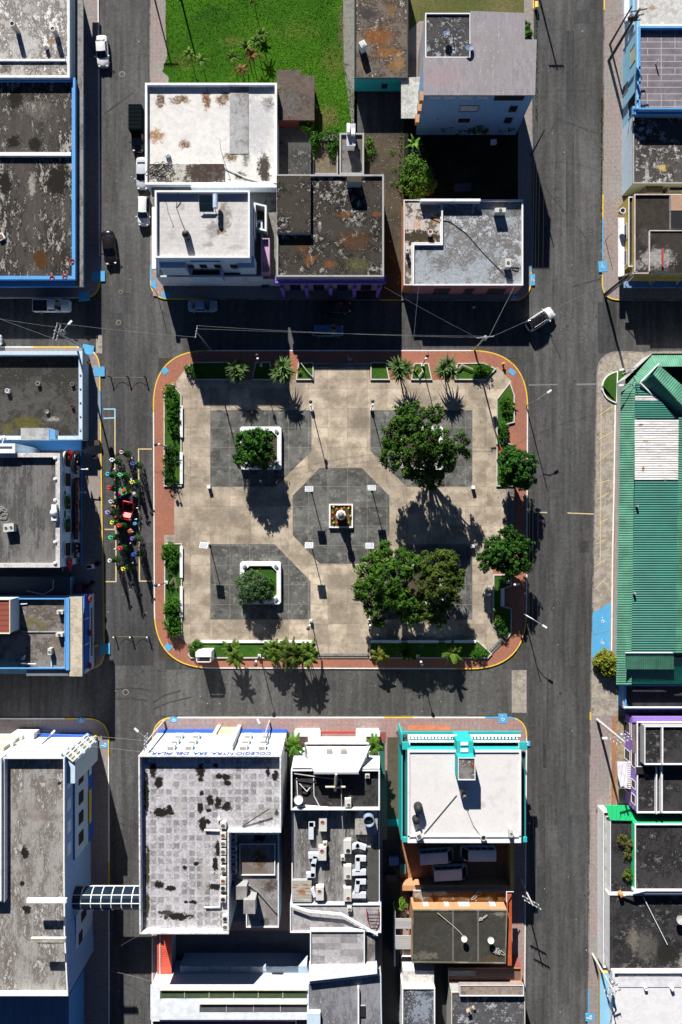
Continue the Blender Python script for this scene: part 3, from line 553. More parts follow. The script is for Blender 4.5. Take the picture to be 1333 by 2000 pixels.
H_mat = roof('tar_roof', (.055, .048, .04), (.025, .022, .02), .52, .1, None, h=6.2, spots=[(1290, 500, 34, 20, (.36, .35, .34), .85), (1268, 455, 10, 20, (.1, .095, .09), .6), (1250, 512, 10, 12, (.3, .3, .3), .6)], seed=120)
E = bld('yellow_walled_shop', 'shop with tar-black roofs and yellow street wall at the right corner', rect(1240, 379, 1420, 534), 5., W_yel, H_mat, .25, .12, plain('pink_white_coping', (.55, .46, .44)))
annex(E, 'side_roof', rect(1228, 384, 1239, 521), 4.3, W_yel, H_mat, .3, .12, W_white)
annex(E, 'upper_slab', rect(1269, 451, 1420, 533), 5.3, W_grey, H_mat, z0=4.8); m = MB(); m.path([g(1269, 530, 5.35), g(1269, 451, 5.35), g(1420, 451, 5.35)], .1, 6); m.build('coping', plain('pink_white_coping', (.55, .46, .44)), E)
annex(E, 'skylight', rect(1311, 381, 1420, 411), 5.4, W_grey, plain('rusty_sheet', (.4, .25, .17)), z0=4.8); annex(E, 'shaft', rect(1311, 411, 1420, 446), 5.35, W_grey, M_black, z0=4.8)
m = MB(); p = g(1294, 512, 5.35); m.box(p + Vector((0, .6, .1)), (.22, 2.6, .2)); m.build('roof_strip', W_red, E)
for i in range(4):
    x = 1218 + i * 53; annex(E, 'awning', rect(x + 1, 549, x + 51, 562), 3., W_ltblue, plain('dull_blue_awning', (.16, .27, .45)), z0=2.9)
for i in range(5): MB().tube(g(1242 + i * 48, 536, 4.7), g(1222 + i * 50, 556, 3.1), .06).build('awning_rod', W_grey, E)
m = None; annex(E, 'street_ledge', rect(1208, 425, 1220, 540), 3., W_white, W_white, z0=2.8)
a, b = g(1228, 384, 4.3), g(1228, 521, 4.3)
for u in (3.5, 7.2): window(E, a, b, u, 2.2, 2.3, 3.8, M_frame, M_pane)
# ---- green metal-roofed market
def corr(name, c, ax, period, seed=0, dk=.4):
    n = N(name); f = n.stripes(ax, period, period * .22); c2 = n.mul(c, n.ss(n.noise(.6, 6, .65, seed, (.3, 2, 1) if ax else (2, .3, 1)), .3, .7, .78, 1.1)); return n.done(n.mix(n.math('MULTIPLY', f, dk), c2, (c[0] * .3, c[1] * .4, c[2] * .4)), .55, spec=.4)
def corr_sheet(m, p0, p1, p2, p3, n, amp=.05):
    """ridged sheet between edge p0-p1 and edge p3-p2, ribs running from one edge to the other"""
    p0, p1, p2, p3 = map(Vector, (p0, p1, p2, p3)); vs = []; nr = (p1 - p0).cross(p3 - p0).normalized()
    if nr.z < 0: nr = -nr
    N2 = n * 4
    for i in range(N2 + 1):
        t = i / N2; o = nr * (amp if i % 4 in (1, 2) else 0); vs += [p0.lerp(p1, t) + o, p3.lerp(p2, t) + o]
    m.mesh(vs, [(2 * i, 2 * i + 2, 2 * i + 3, 2 * i + 1) for i in range(N2)])
G1 = plain('pale_green_sheet', (.085, .25, .165), .5, var=.3, scale=.5); G2 = plain('deep_green_sheet', (.004, .13, .095), .5, var=.2, scale=.4); G3 = roof('white_sheet', (.66, .64, .62), (.45, .42, .38), .62, .1, None, st=(.3, 2.5, 1), h=5.5, spots=[(1254, 829, 6, 3, (.2, .12, .04)), (1262, 862, 5, 2, (.35, .22, .1)), (1258, 916, 3, 5, (.3, .12, .03))])
E = thing('metal_roof_market', 'long market hall with ribbed green metal roof and a white sheet panel', 'building', g(1290, 1010), None)
m = MB(); P = [g(x, y, 3.6) for x, y in [(1222, 740), (1275, 690), (1420, 690), (1420, 1330), (1215, 1330)]]; m.extr(P, -.05, 3.55, False); m.build('wall', plain('market_wall', (.4, .42, .4)), E)
def rib_roof(name, quads, mat, label=None):
    m = MB()
    for (a, b, c, d, n) in quads: corr_sheet(m, g(*a), g(*b), g(*c), g(*d), n)
    return tag(m.build(name, mat, E), label)
e0 = 3.5; e1 = 4.9
rib_roof('roof_skirt', [((1204, 1338, e0), (1213, 765, e0), (1241, 765, e1), (1234, 1338, e1), 124)], G1, 'paler lower skirt of the green roof')
rib_roof('roof_skirt', [((1213, 765, e0), (1274, 694, e0), (1284, 716, e1), (1241, 765, e1), 20), ((1274, 694, e0), (1440, 694, e0), (1440, 716, e1), (1284, 716, e1), 36)], G1)
rib_roof('roof_panel', [((1233, 1276, 5.), (1240, 940, 5.), (1325, 940, 6.4), (1319, 1276, 6.4), 73), ((1240, 818, 5.), (1241, 784, 5.), (1292, 784, 5.85), (1319, 818, 6.3), 8), ((1241, 772, 5.), (1241, 748, 5.), (1254, 748, 5.2), (1283, 772, 5.7), 5)], G2)
rib_roof('roof_panel', [((1240, 938, 5.), (1240, 820, 5.), (1326, 820, 6.4), (1325, 938, 6.4), 26), ((1241, 783, 5.), (1241, 773, 5.), (1280, 773, 5.65), (1290, 783, 5.8), 3)], G3, 'white translucent sheet panel of the green roof')
rib_roof('roof_panel', [((1319, 1276, 6.4), (1326, 815, 6.4), (1440, 815, 4.9), (1440, 1276, 4.9), 100)], G1)
rib_roof('porch_roof', [((1253, 747, 5.4), (1325, 818, 5.4), (1342, 802, 7.2), (1276, 731, 7.2), 20)], G2); rib_roof('porch_roof', [((1276, 731, 7.2), (1342, 802, 7.2), (1364, 780, 5.6), (1288, 714, 5.6), 20)], G1)
m = MB(); m.tube(g(1251, 748, 5.55), g(1325, 821, 5.55), .12); m.tube(g(1252, 746, 5.5), g(1288, 710, 5.4), .1); m.build('gutter', W_white, E)
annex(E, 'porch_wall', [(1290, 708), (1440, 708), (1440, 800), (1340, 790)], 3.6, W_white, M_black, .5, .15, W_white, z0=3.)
rib_roof('end_canopy', [((1222, 1276, 6.2), (1317, 1276, 6.2), (1317, 1307, 5.6), (1222, 1307, 5.6), 26)], G1); rib_roof('end_canopy', [((1224, 1300, 5.4), (1440, 1300, 5.4), (1440, 1336, 4.4), (1224, 1336, 4.4), 58)], G2)
rib_roof('end_canopy', [((1319, 1284, 6.3), (1440, 1284, 6.3), (1440, 1302, 5.5), (1319, 1302, 5.5), 30)], G2)
m = MB(); m.tube(g(1222, 1275, 6.3), g(1317, 1275, 6.3), .09); m.build('ridge_cap', W_white, E)
for i, (x, y) in enumerate(((1243, 988), (1238, 1158))):
    m = MB(); p = g(x, y, 5.15); m.box(p + Vector((0, 0, .3)), (.25, .25, .6)); m.build('vent_pipe', W_grey, E)
E = bld('blue_edged_annex', 'dark flat roof annex with blue and white edge south of the green market', rect(1222, 1338, 1440, 1386), 3., W_blue, roof('annex_roof', (.06, .06, .07), (.03, .03, .035), .5), .3, .15, W_blue)
m = MB(); m.tube(g(1219, 1382, 3.15), g(1440, 1382, 3.15), .14); m.build('gutter', W_white, E)
m = MB()
for i in range(14): m.box(g(1219, 1342 + i * 3, 2.6), (.35, .06, .12))
m.build('louvre_grille', W_white, E)
# ---- purple house, green house, white shop (lower right)
tar = lambda nm, h, sd, sp=(): roof(nm, (.06, .058, .06), (.018, .017, .018), .49, .09, (.17, .17, .17), .6, .3, 1.3, h=h, spots=sp, seed=sd)
E = bld('purple_house', 'purple house with black tar roofs, white edges and a scalloped canopy', rect(1245, 1410, 1440, 1588), 4.8, W_purple, tar('purple_house_roof', 4.6, 131), .3, .12, W_white)
annex(E, 'north_gallery', rect(1236, 1400, 1440, 1411), 4.4, W_purple, W_purple, z0=4.); annex(E, 'upper_block', rect(1259, 1418, 1440, 1494), 6., W_grey, tar('upper_tar', 6., 133), .3, .14, W_white, z0=4.4)
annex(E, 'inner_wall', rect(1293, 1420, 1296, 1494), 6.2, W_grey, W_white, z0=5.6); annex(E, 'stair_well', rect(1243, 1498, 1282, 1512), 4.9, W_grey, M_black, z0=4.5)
annex(E, 'inner_wall', rect(1282, 1498, 1284, 1590), 5.1, W_white, W_white, z0=4.5); annex(E, 'inner_wall', rect(1292, 1494, 1295, 1588), 5.3, W_white, W_white, z0=4.5)
annex(E, 'side_ledge', rect(1236, 1412, 1242, 1470), 4.2, W_purple, roof('mossy_ledge', (.25, .19, .12), (.1, .08, .05), .5), z0=3.9)
m = MB(); m.extr([g(1206, 1488, 3.), g(1226, 1488, 3.), g(1226, 1540, 3.), g(1208, 1538, 3.)], 2.9, 3., True, True)
m.build('scallop_canopy', plain('white_canopy_paint', (.72, .7, .74)), E)
m = MB()
for i in range(15): m.box(g(1229, 1489 + i * 3.6, 3.4), (.5, .12, .12))
m.build('canopy_comb', W_white, E)
a, b = g(1245, 1410, 4.8), g(1245, 1588, 4.8)
for u, wd in ((.8, 2.), (4.6, 2.2), (8.6, 1.2), (10.6, 1.4)): window(E, a, b, u, wd, 2.7, 4.2, W_white, M_pane)
for u in (1., 5., 9.5): window(E, a, b, u, 1.6, .1, 2.2, W_white, M_pane, 'door')
L_sp = [(1237, 1838, 12, 30, (.2, .18, .14), .8), (1229, 1860, 7, 16, (.03, .03, .028)), (1301, 1862, 19, 20, (.02, .02, .017)), (1260, 1850, 26, 30, (.14, .13, .11), .6), (1335, 1880, 12, 16, (.3, .28, .26), .8), (1226, 1775, 10, 12, (.03, .03, .03), .8)]
E = bld('green_house', 'house with bright green north wall and black roof growing weeds', rect(1241, 1610, 1440, 1742), 4.8, W_green, tar('weedy_tar_roof', 4.6, 137), .3, .12, W_white)
annex(E, 'side_roof', rect(1192, 1602, 1239, 1745), 3.7, W_white, tar('side_tar', 3.5, 138), .25, .12, W_white); annex(E, 'south_roof', rect(1190, 1748, 1440, 1895), 4., W_white, tar('south_tar', 4., 139, L_sp), .1, .1, W_grey)
annex(E, 'parapet_wall', rect(1240, 1740, 1440, 1746), 5.1, W_white, W_white, z0=3.9); annex(E, 'street_ledge', rect(1179, 1586, 1191, 1890), 2.6, W_white, roof('ledge_white', (.5, .5, .48), (.25, .24, .2), .5), .3, .1, W_white, z0=0)
annex(E, 'awning', [(1183, 1573), (1228, 1574), (1242, 1603), (1192, 1602)], 3.8, W_green, W_green, z0=3.65)
E = bld('white_corner_shop', 'shop with plain bright white roof and yellow trim at the lower right corner', rect(1197, 1897, 1440, 2100), 4.6, W_white, roof('smooth_white_roof', (.68, .67, .68), (.5, .49, .5), .62, .12, None, fine=.8, h=5., tone=(.9, 1.05)), .45, .3, W_white)
annex(E, 'roof_band', rect(1208, 1908, 1331, 1928), 4.25, W_white, plain('lavender_white', (.62, .62, .65)), z0=3.9); annex(E, 'west_fascia', rect(1172, 1900, 1194, 2100), 3.2, plain('yellow_trim', (.6, .42, .08)), W_ltblue, z0=2.6)
# ---- school block, lower left
S_mat = roof('weathered_grey_roof', (.4, .38, .36), (.13, .115, .1), .485, .08, (.5, .48, .47), .58, .36, 1.7, (1.6, .6, 1), [(45, 1670, 7, 12, BK), (40, 1730, 5, 5, BK), (50, 1782, 9, 7, BK), (113, 1533, 3, 3, BK), (92, 1600, 40, 8, (.17, .14, .12), .6), (60, 1590, 26, 20, (.2, .17, .15), .5)], 10.3, (2.6, 0, -44, 0, .1), (.17, .15, .13), .5, 150)
E = bld('school_block', 'tall grey-roofed school block with white north front at lower left', [(7, 1480), (126, 1480), (126, 1690), (127, 1820), (133, 1945), (-120, 1945), (-120, 1760), (7, 1760)], 10.6, paint('school_shade_blue_wall', (.2, .35, .6), .15), S_mat, .95, .14, W_white)  # blue of sky-lit shade put into the wall colour; north front overlaid white
a, b = g(7, 1480, 10.6), g(126, 1480, 10.6); BW = W_white
wall_box(E, 'front_panel', a, b, -8.5, 8.2, 1.6, 9.6, .0, .02, W_white); wall_box(E, 'front_base', a, b, -9, 8.2, 0, 1.6, .0, .12, W_deep); wall_box(E, 'front_recess', a, b, .9, 3.6, 8.2, 9.8, -.1, .02, W_pale); wall_box(E, 'front_recess', a, b, 4.4, 7., 8.2, 9.8, -.1, .03, plain('cream_recess', (.5, .45, .35)))
wall_box(E, 'front_frame', a, b, .4, 7.6, 9.8, 10.4, .0, .5, BW); wall_box(E, 'front_frame', a, b, .4, 7.6, 7.4, 8.2, .0, .5, BW)
for z in (3.4, 6.4): wall_box(E, 'window_hood', a, b, -5.2, -1., z, z + 1.9, .0, .6, plain('cream_recess', (.5, .45, .35))); wall_box(E, 'front_frame', a, b, -6, -.6, z - .9, z, .0, .75, BW)
wall_box(E, 'entrance_hood', a, b, -2.4, .8, 0.4, 2.8, .0, .9, W_white); annex(E, 'west_wing_roof', rect(-120, 1480, 3, 1760), 11., W_white, roof('wing_roof', (.5, .49, .49), (.36, .35, .34), .56), .4, .15, W_white, z0=0)
a, b = g(126, 1480, 10.6), g(126, 1690, 10.6)
annex(E, 'stair_tower', [(126, 1470), (147, 1488), (147, 1530), (126, 1530)], 9.6, W_pale, W_pale, z0=0)
for z in (1.4, 3.9, 6.4, 8.4):
    window(E, g(126, 1470, 9.6), g(147, 1488, 9.6), .2, 1.5, z, z + 1.6, W_white, M_cream_louvre, 'louvre_window', .12, 2)
annex(E, 'east_gallery', [(147, 1503), (147, 1680), (127, 1680), (127, 1503)], 7.4, paint('gallery_wall', (.36, .5, .68), .15), W_blue, z0=0)
ga, gb = g(147, 1503, 7.4), g(147, 1680, 7.4)
for i in range(4): window(E, ga, gb, 1. + i * 2.8, 1.7, 4.2, 6., M_dkframe, M_black, 'window', .05, 2)
wall_box(E, 'gallery_base', ga, gb, 0, 12.3, 0, 2., 0, .1, W_deep); wall_box(E, 'sign_panel', ga, gb, 4.8, 9.6, 1.2, 2.2, .1, .2, plain('sign_yellow', (.55, .42, .03)), 'long yellow panel on the blue base'); wall_box(E, 'notice_board', ga, gb, 1.1, 2.7, 1.2, 2.2, .1, .2, W_pale)
for i in range(4): wall_box(E, 'upper_panel', a, b, 3. + i * 3., 4.6 + i * 3., 8.2, 9.6, 0, .03, W_pale)
annex(E, 'south_gallery', [(149, 1790), (149, 1880), (128, 1905), (128, 1770)], 7., paint('gallery_wall_b', (.4, .52, .68), .15), W_blue, z0=0); sa, sb = g(149, 1790, 7), g(149, 1880, 7)
window(E, sa, sb, 3., 1.6, 4.6, 6., M_dkframe, M_black, bars=3); window(E, sa, sb, .6, 1.4, 3., 5., M_dkframe, M_black)
annex(E, 'stair_canopy', rect(52, 1756, 130, 1764), 13., W_white, W_white, z0=12.6); annex(E, 'stair_canopy', rect(60, 1833, 128, 1841), 12.8, W_white, roof('canopy_stained', (.55, .53, .48), (.25, .22, .16), .5), z0=12.4)
annex(E, 'roof_house', rect(66, 1764, 128, 1833), 10.2, W_grey, S_mat, z0=9.6)
E = bld('blue_metal_shed', 'shed with ribbed dull blue metal roof below the school block', rect(-120, 1949, 133, 2100), 6.6, W_blue, corr('dull_blue_sheet', (.1, .17, .27), 0, .35), .0)
# ---- glazed footbridge
E = thing('glazed_footbridge', 'covered footbridge with white ribs and dark glass crossing the left street', 'footbridge', g(210, 1720), None)
z0 = 6.2
def br(x, t):  # arch section point
    return g(x, 1752, z0) + Vector((0, 1.55 * cos(t), 1.75 * sin(t)))
xs = [146 + i * 19.7 for i in range(8)]
m = MB()
for i in range(7):
    for k in range(8):
        t0, t1 = pi * k / 8, pi * (k + 1) / 8; m.face([br(xs[i], t0), br(xs[i + 1], t0), br(xs[i + 1], t1), br(xs[i], t1)])
m.build('glass_vault', plain('dark_glass', (.01, .02, .035), .12, spec=.6), E)
for x in xs: m = MB(); m.path([br(x, pi * k / 8) * 1.0 + Vector((0, 0, .03)) for k in range(9)], .07, 5); m.build('rib', W_white, E)
m = MB()
for t in (.9, 1.57, 0.05, pi - .05): m.tube(br(xs[0], t), br(xs[-1], t), .06, .06, 5)
m.build('rail', W_white, E); m = MB(); p0 = g(146, 1752, z0); p1 = g(286, 1752, z0); m.box((p0 + p1) / 2 - Vector((0, 0, .15)), ((p1 - p0).length, 3., .3)); m.build('deck', W_grey, E)
# ---- school hall with the lettered parapet
K_mat = roof('gridded_grey_roof', (.43, .415, .43), (.36, .345, .355), .6, .1, (.5, .49, .51), .62, .2, 1.4, (1, 1, 1), [(298, 1505, 7, 14, BK), (309, 1530, 8, 12, BK), (313, 1590, 15, 9, BK), (330, 1585, 8, 8, BK), (391, 1507, 8, 12, BK), (390, 1525, 6, 5, BK), (428, 1518, 7, 5, BK), (440, 1520, 8, 6, BK), (444, 1531, 7, 5, BK), (420, 1497, 6, 4, BK), (393, 1552, 5, 5, BK), (410, 1565, 7, 9, BK), (425, 1570, 6, 10, BK), (443, 1577, 9, 8, BK), (391, 1580, 5, 10, BK), (408, 1585, 5, 3, BK),
    (395, 1612, 6, 14, BK), (404, 1607, 6, 5, BK), (538, 1518, 6, 8, BK), (524, 1510, 4, 8, BK), (540, 1590, 4, 6, BK), (287, 1700, 4, 40, (.05, .045, .02)), (285, 1550, 4, 40, BK), (287, 1770, 4, 20, (.05, .045, .02)), (310, 1730, 10, 8, BK), (332, 1738, 10, 5, BK), (345, 1793, 24, 7, BK), (324, 1785, 14, 4, (.05, .045, .04)), (360, 1698, 4, 4, BK), (383, 1689, 6, 4, BK), (420, 1690, 5, 16, BK), (418, 1735, 16, 6, BK), (425, 1660, 4, 14, BK), (362, 1765, 4, 3, BK), (377, 1765, 6, 4, BK), (400, 1715, 10, 32, (.36, .34, .31), .8), (520, 1590, 24, 14, (.25, .24, .22), .7), (350, 1570, 8, 20, (.4, .39, .37), .7)],
    10.9, (1.02, 1.02, 0, 0, .3), (.54, .53, .555), .75, 160)
E = bld('school_hall', 'big school building with gridded stained roof and blue lettering on its white parapet', [(271, 1476), (549, 1476), (549, 1626), (447, 1626), (447, 1824), (273, 1824)], 11.6, W_white, K_mat, 1.1, .16, roof('rust_edged_white', (.68, .68, .68), (.3, .14, .08), .63, .05, None, scale=.5, h=11.6))
a, b = g(549, 1476, 11.6), g(271, 1476, 11.6)
wall_box(E, 'front_base', a, b, 0, 6.6, 0, 1.5, 0, .15, W_deep); wall_box(E, 'front_base', a, b, 10.2, 18.65, 0, 1.5, 0, .15, W_deep); wall_box(E, 'entrance', a, b, 7.2, 9.6, 0, 3.4, 0, .5, plain('cream_entrance', (.6, .53, .36))); wall_box(E, 'entrance_canopy', a, b, 6.6, 10.3, 5.4, 9.8, 0, .9, W_white); wall_box(E, 'front_pier', a, b, 6.7, 7.2, 0, 5.4, 0, .8, W_white); wall_box(E, 'front_pier', a, b, 9.7, 10.2, 0, 5.4, 0, .8, W_white)
wall_box(E, 'blue_panel', a, b, .8, 6., 3., 9.8, .0, .04, plain('ice_blue', (.5, .68, .76))); wall_box(E, 'blue_panel', a, b, 11.2, 17.4, 3., 9.8, .0, .04, plain('ice_blue', (.5, .68, .76)))
for u in (2.2, 4.7, 12., 14.4):
    for z in (3.6, 6., 8.4):
        o = wall_box(E, 'window_hood', a, b, u, u + 1.1, z, z + 1.1, 0, .65, W_white); m = None
        wall_box(E, 'window_glass', a, b, u + .15, u + .95, z - .04, z + 1.14, .05, .5, plain('brownish_louvre', (.3, .27, .23)))
text('lettering', 'COLEGIO NTRA. SRA. DEL PILAR', 1.5, Vector(g(530, 1476, 11.6)) + Vector((0, .05, -1.3)), (-1, 0, 0), (0, 0, 1), plain('blue_letters', (.01, .06, .3)), E, 15.9)
annex(E, 'lower_wing', [(449, 1628), (545, 1628), (545, 1812), (481, 1812), (481, 1735), (449, 1735)], 8.6, W_pale, roof('wing_roof_stained', (.36, .34, .335), (.17, .15, .14), .48, .1, (.44, .43, .43), .6, h=8.6, spots=[(508, 1675, 12, 22, (.09, .05, .03)), (530, 1733, 16, 14, (.07, .05, .05)), (518, 1803, 9, 8, (.08, .07, .06)), (505, 1638, 12, 8, BK)]), .2, .14, W_white)
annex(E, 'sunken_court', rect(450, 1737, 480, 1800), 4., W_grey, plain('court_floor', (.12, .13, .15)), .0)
annex(E, 'roof_platform', rect(468, 1648, 538, 1710), 8.75, W_grey, roof('platform_roof', (.3, .28, .27), (.15, .12, .1), .47, .1, h=8.75, spots=[(508, 1678, 13, 20, (.1, .05, .02))]), .12, .12, W_white, z0=8.3)
annex(E, 'stair_hood', rect(476, 1758, 499, 1785), 10.6, W_grey, roof('hood_roof', (.4, .39, .38), (.2, .19, .18), .5), z0=8.3); annex(E, 'stair_hood', rect(458, 1731, 482, 1757), 10., W_grey, roof('hood_roof_b', (.36, .34, .33), (.2, .19, .18), .5), z0=7)
# ---- court behind it
E = bld('louvred_classroom_wing', 'low white classroom wing with long louvred openings south of the dark courtyard', rect(296, 1926, 604, 1990), 6.2, W_white, plain('wing_white', (.7, .74, .78)), .0)
for y0, x0, mt in ((1935, 313, plain('green_louvre', (.06, .09, .04))), (1962, 390, plain('grey_louvre', (.1, .1, .11)))):
    n_ = 6 if x0 < 350 else 4; x1 = 601; wd = (x1 - x0) / n_
    for i in range(n_):
        m = MB(); m.pbox(x0 + i * wd + 1, y0, x0 + (i + 1) * wd - 1, y0 + 14, 6.22, 6.26); o = m.build('louvre_opening', mt, E)
        m = MB(); m.pbox(x0 + i * wd, y0 - 1.5, x0 + (i + 1) * wd, y0, 6.22, 6.6); m.tube(g(x0 + i * wd, y0, 6.3), g(x0 + i * wd, y0 + 14, 6.3), .05); m.build('louvre_frame', plain('cream_metal', (.62, .6, .45)), E)
annex(E, 'north_roof', rect(352, 1887, 603, 1912), 3.4, W_pale, paint('steel_blue_roof', (.3, .4, .5), .2), z0=0)
for i in range(5): annex(E, 'roof_light', rect(375 + i * 38, 1888, 407 + i * 38, 1897), 3.5, W_pale, plain('roof_light_sheet', (.36, .42, .5)), z0=3.3)
annex(E, 'terrace_roof', rect(296, 1992, 580, 2100), 3.6, W_brownred, plain('maroon_floor', (.2, .04, .06)), .6, .2, W_white)
E = bld('red_tin_shed', 'narrow walkway roof of ribbed red tin along the left street', rect(309, 1822, 334, 1925), 3.6, W_pale, corr('red_tin', (.72, .1, .06), 1, .32, 5, .6), .0, cat='shed')
m = MB(); m.tube(g(313, 1822, 3.7), g(313, 1925, 3.7), .08); m.build('gutter_pipe', W_white, E)
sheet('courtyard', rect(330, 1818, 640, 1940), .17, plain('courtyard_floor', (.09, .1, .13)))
# ---- convent with the white sloping front
V_mat = tar('convent_tar_roof', 10.4, 171, [(665, 1560, 20, 14, (.03, .03, .03), .6)])
E = bld('white_fronted_convent', 'white-fronted building with sloping facade, black roof terrace and rooftop air handlers', rect(569, 1504, 742, 1582), 10.2, W_white, V_mat, .7, .15, W_white)
a, b = g(569, 1504, 10.2), g(742, 1504, 10.2)
m = MB(); m.mesh([g(598, 1456, 7.4), g(724, 1456, 7.4), g(700, 1508, 11.6), g(614, 1508, 11.6), g(606, 1500, 9), g(708, 1500, 9), g(702, 1512, 11.5), g(612, 1512, 11.5)], [(0, 1, 2, 3), (0, 3, 4), (1, 5, 2), (3, 2, 6, 7)]); m.build('sloping_front', W_white, E)
for q in ([g(575, 1476, 5.4), g(606, 1476, 5.4), g(612, 1500, 10.2), g(570, 1500, 10.2)], [g(716, 1476, 5.4), g(742, 1476, 5.4), g(742, 1501, 10.2), g(702, 1501, 10.2)]): m = MB(); m.face(q); m.build('side_slope', plain('ice_white', (.68, .76, .8)), E)
for x in (643, 671): m = MB(); m.pbox(x - 5, 1466, x + 6, 1478, 8., 8.9); m.build('window_hood', plain('brownish_louvre', (.3, .27, .23)), E)
m = MB(); p = [g(598, 1478, 6.), g(598, 1452, 7.6), g(719, 1452, 7.6), g(719, 1478, 6.)]; m.path(p, .18, 8); m.build('front_beam', plain('pale_grey_beam', (.5, .5, .48)), E)
annex(E, 'entrance_canopy', rect(602, 1440, 716, 1449), 4.6, W_white, W_white, z0=4.3)
for i in range(3): wall_box(E, 'red_window', a, b, 5.1 + i * 1.75, 6.7 + i * 1.75, .3, 1.6, .9, 1.05, plain('red_pane', (.5, .03, .02)))
m = MB(); m.pbox(624, 1430, 696, 1433, 1., 1.5); m.build('red_beam', W_red, E)
annex(E, 'lower_roof', rect(570, 1580, 742, 1765), 8.6, W_pale, roof('rubber_roof', (.31, .3, .295), (.1, .095, .09), .5, .08, (.4, .39, .38), .6, st=(2.2, .5, 1), h=8.6), .25, .15, W_white)
annex(E, 'stair_roof', rect(694, 1582, 738, 1630), 9.4, W_grey, roof('speckled_roof', (.45, .42, .38), (.1, .09, .08), .52, h=9.4), z0=8.3); annex(E, 'tar_strip', rect(716, 1655, 740, 1757), 8.7, W_grey, plain('charcoal_sheet', (.07, .068, .062)), z0=8.3)
annex(E, 'rust_sheet_roof', rect(571, 1720, 609, 1762), 9., W_grey, roof('rust_sheet', (.42, .4, .36), (.2, .09, .03), .58, .06, st=(.25, 2.2, 1), h=9., spots=[(590, 1742, 8, 8, (.3, .11, .03), .9)]), z0=8.3)
annex(E, 'rear_roof', rect(567, 1766, 745, 1822), 9., W_pale, roof('rear_roof', (.42, .4, .41), (.24, .22, .22), .55, .1, None, h=9., spots=[(660, 1808, 30, 6, (.1, .09, .09), .8), (600, 1812, 20, 5, (.25, .22, .22), .8)]), .2, .15, W_white)
annex(E, 'back_wing', rect(606, 1818, 713, 1890), 9.6, W_white, roof('slab_back_roof', (.41, .4, .41), (.3, .285, .29), .56, .1, None, h=9.6, grid=(2.2, .85, 0, 0, .05), gcol=(.2, .19, .19), spots=[(628, 1820, 8, 3, BK), (650, 1821, 12, 4, BK)]), .25, .15, W_white)
annex(E, 'side_strip', rect(714, 1826, 733, 1886), 8.8, W_grey, roof('strip_roof', (.32, .3, .29), (.1, .09, .085), .5), z0=0)
annex(E, 'rear_parapet', [(604, 1888), (737, 1888), (737, 1902), (602, 1917)], 9.9, W_white, W_white, z0=8.6)
annex(E, 'south_wing', [(602, 1920), (745, 1903), (748, 2100), (602, 2100)], 9., W_grey, roof('south_wing_roof', (.3, .3, .33), (.12, .12, .13), .5, .1, (.36, .36, .38), .6, h=9., st=(1.6, .6, 1)), .15, .15, W_pale)
annex(E, 'south_wing_box', rect(600, 1979, 626, 2100), 9.6, W_white, W_pale, z0=8.)
annex(E, 'roof_divider', rect(699, 1930, 702, 2100), 9.5, W_white, W_white, z0=8.8); annex(E, 'roof_pit', rect(703, 1965, 714, 1986), 9.1, W_grey, M_black, z0=8.8)
m = MB(); m.path([g(569, 1767, 9.5), g(602, 1778, 9.6), g(668, 1784, 9.6), g(738, 1824, 9.5)], .09, 6); m.path([g(569, 1770, 9.5), g(602, 1781, 9.6), g(668, 1787, 9.6), g(738, 1827, 9.5)], .09, 6); m.build('roof_pipe', W_white, E)
for nm, q, mt in (('garden', rect(552, 1430, 566, 1580), W_dkgreen), ('garden', rect(741, 1430, 754, 1450), W_brownred), ('garden', rect(741, 1450, 752, 1520), W_dkgreen)): sheet(nm, q, .19, mt)
E = bld('front_wall', 'low white front wall with red windows before the sloping facade', rect(577, 1428, 625, 1437), 1.6, W_white, W_white, .0, cat='wall'); E = bld('front_wall', 'low white garden wall east of the red beam, before the sloping facade', rect(697, 1428, 741, 1437), 1.6, W_white, W_white, .0, cat='wall')
# ---- turquoise and white house
T_mat = roof('clean_white_roof', (.68, .66, .65), (.58, .55, .53), .58, .12, None, fine=.9, tone=(.92, 1.04), h=8.9, spots=[(945, 1573, 9, 7, (.5, .38, .34), .7)])
E = bld('turquoise_house', 'white-roofed house with turquoise balconies at the lower right corner of the plaza', rect(797, 1466, 1018, 1646), 9., W_turq, T_mat, .18, .25, W_white)
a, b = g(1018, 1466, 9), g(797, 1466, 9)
for x0, x1, nm in ((799, 891, 0), (921, 1016, 1)):
    annex(E, 'balcony', rect(x0, 1448, x1, 1462), 7.4, W_white, plain('balcony_dark_floor', (.05, .065, .055)), 1., .16, W_white, z0=5.4)
    m = MB(); n_ = 13
    for i in range(n_): x = x0 + 4 + i * (x1 - x0 - 6) / n_; m.box(g(x, 1442, 6.9), (.16, .9, .5), .2)
    m.build('balustrade', W_turq, E); annex(E, 'balcony_rail', rect(x0 - 2, 1436, x1 + 2, 1439), 7.3, W_white, W_white, z0=6.9)
annex(E, 'stair_tower', rect(895, 1480, 929, 1524), 11.6, W_turq, roof('tower_roof', (.3, .29, .28), (.08, .07, .065), .47, .08, (.55, .54, .53), .56, h=11.6, spots=[(924, 1497, 4, 11, (.16, .05, .015))]), .12, .1, W_white, z0=0)
annex(E, 'tower_front', rect(893, 1448, 925, 1478), 9.8, W_turq, W_turq, z0=5)
for y in (1450, 1463): m = MB(); m.pbox(900, y, 915, y + 6, 9.8, 9.95); m.build('skylight', W_white, E)
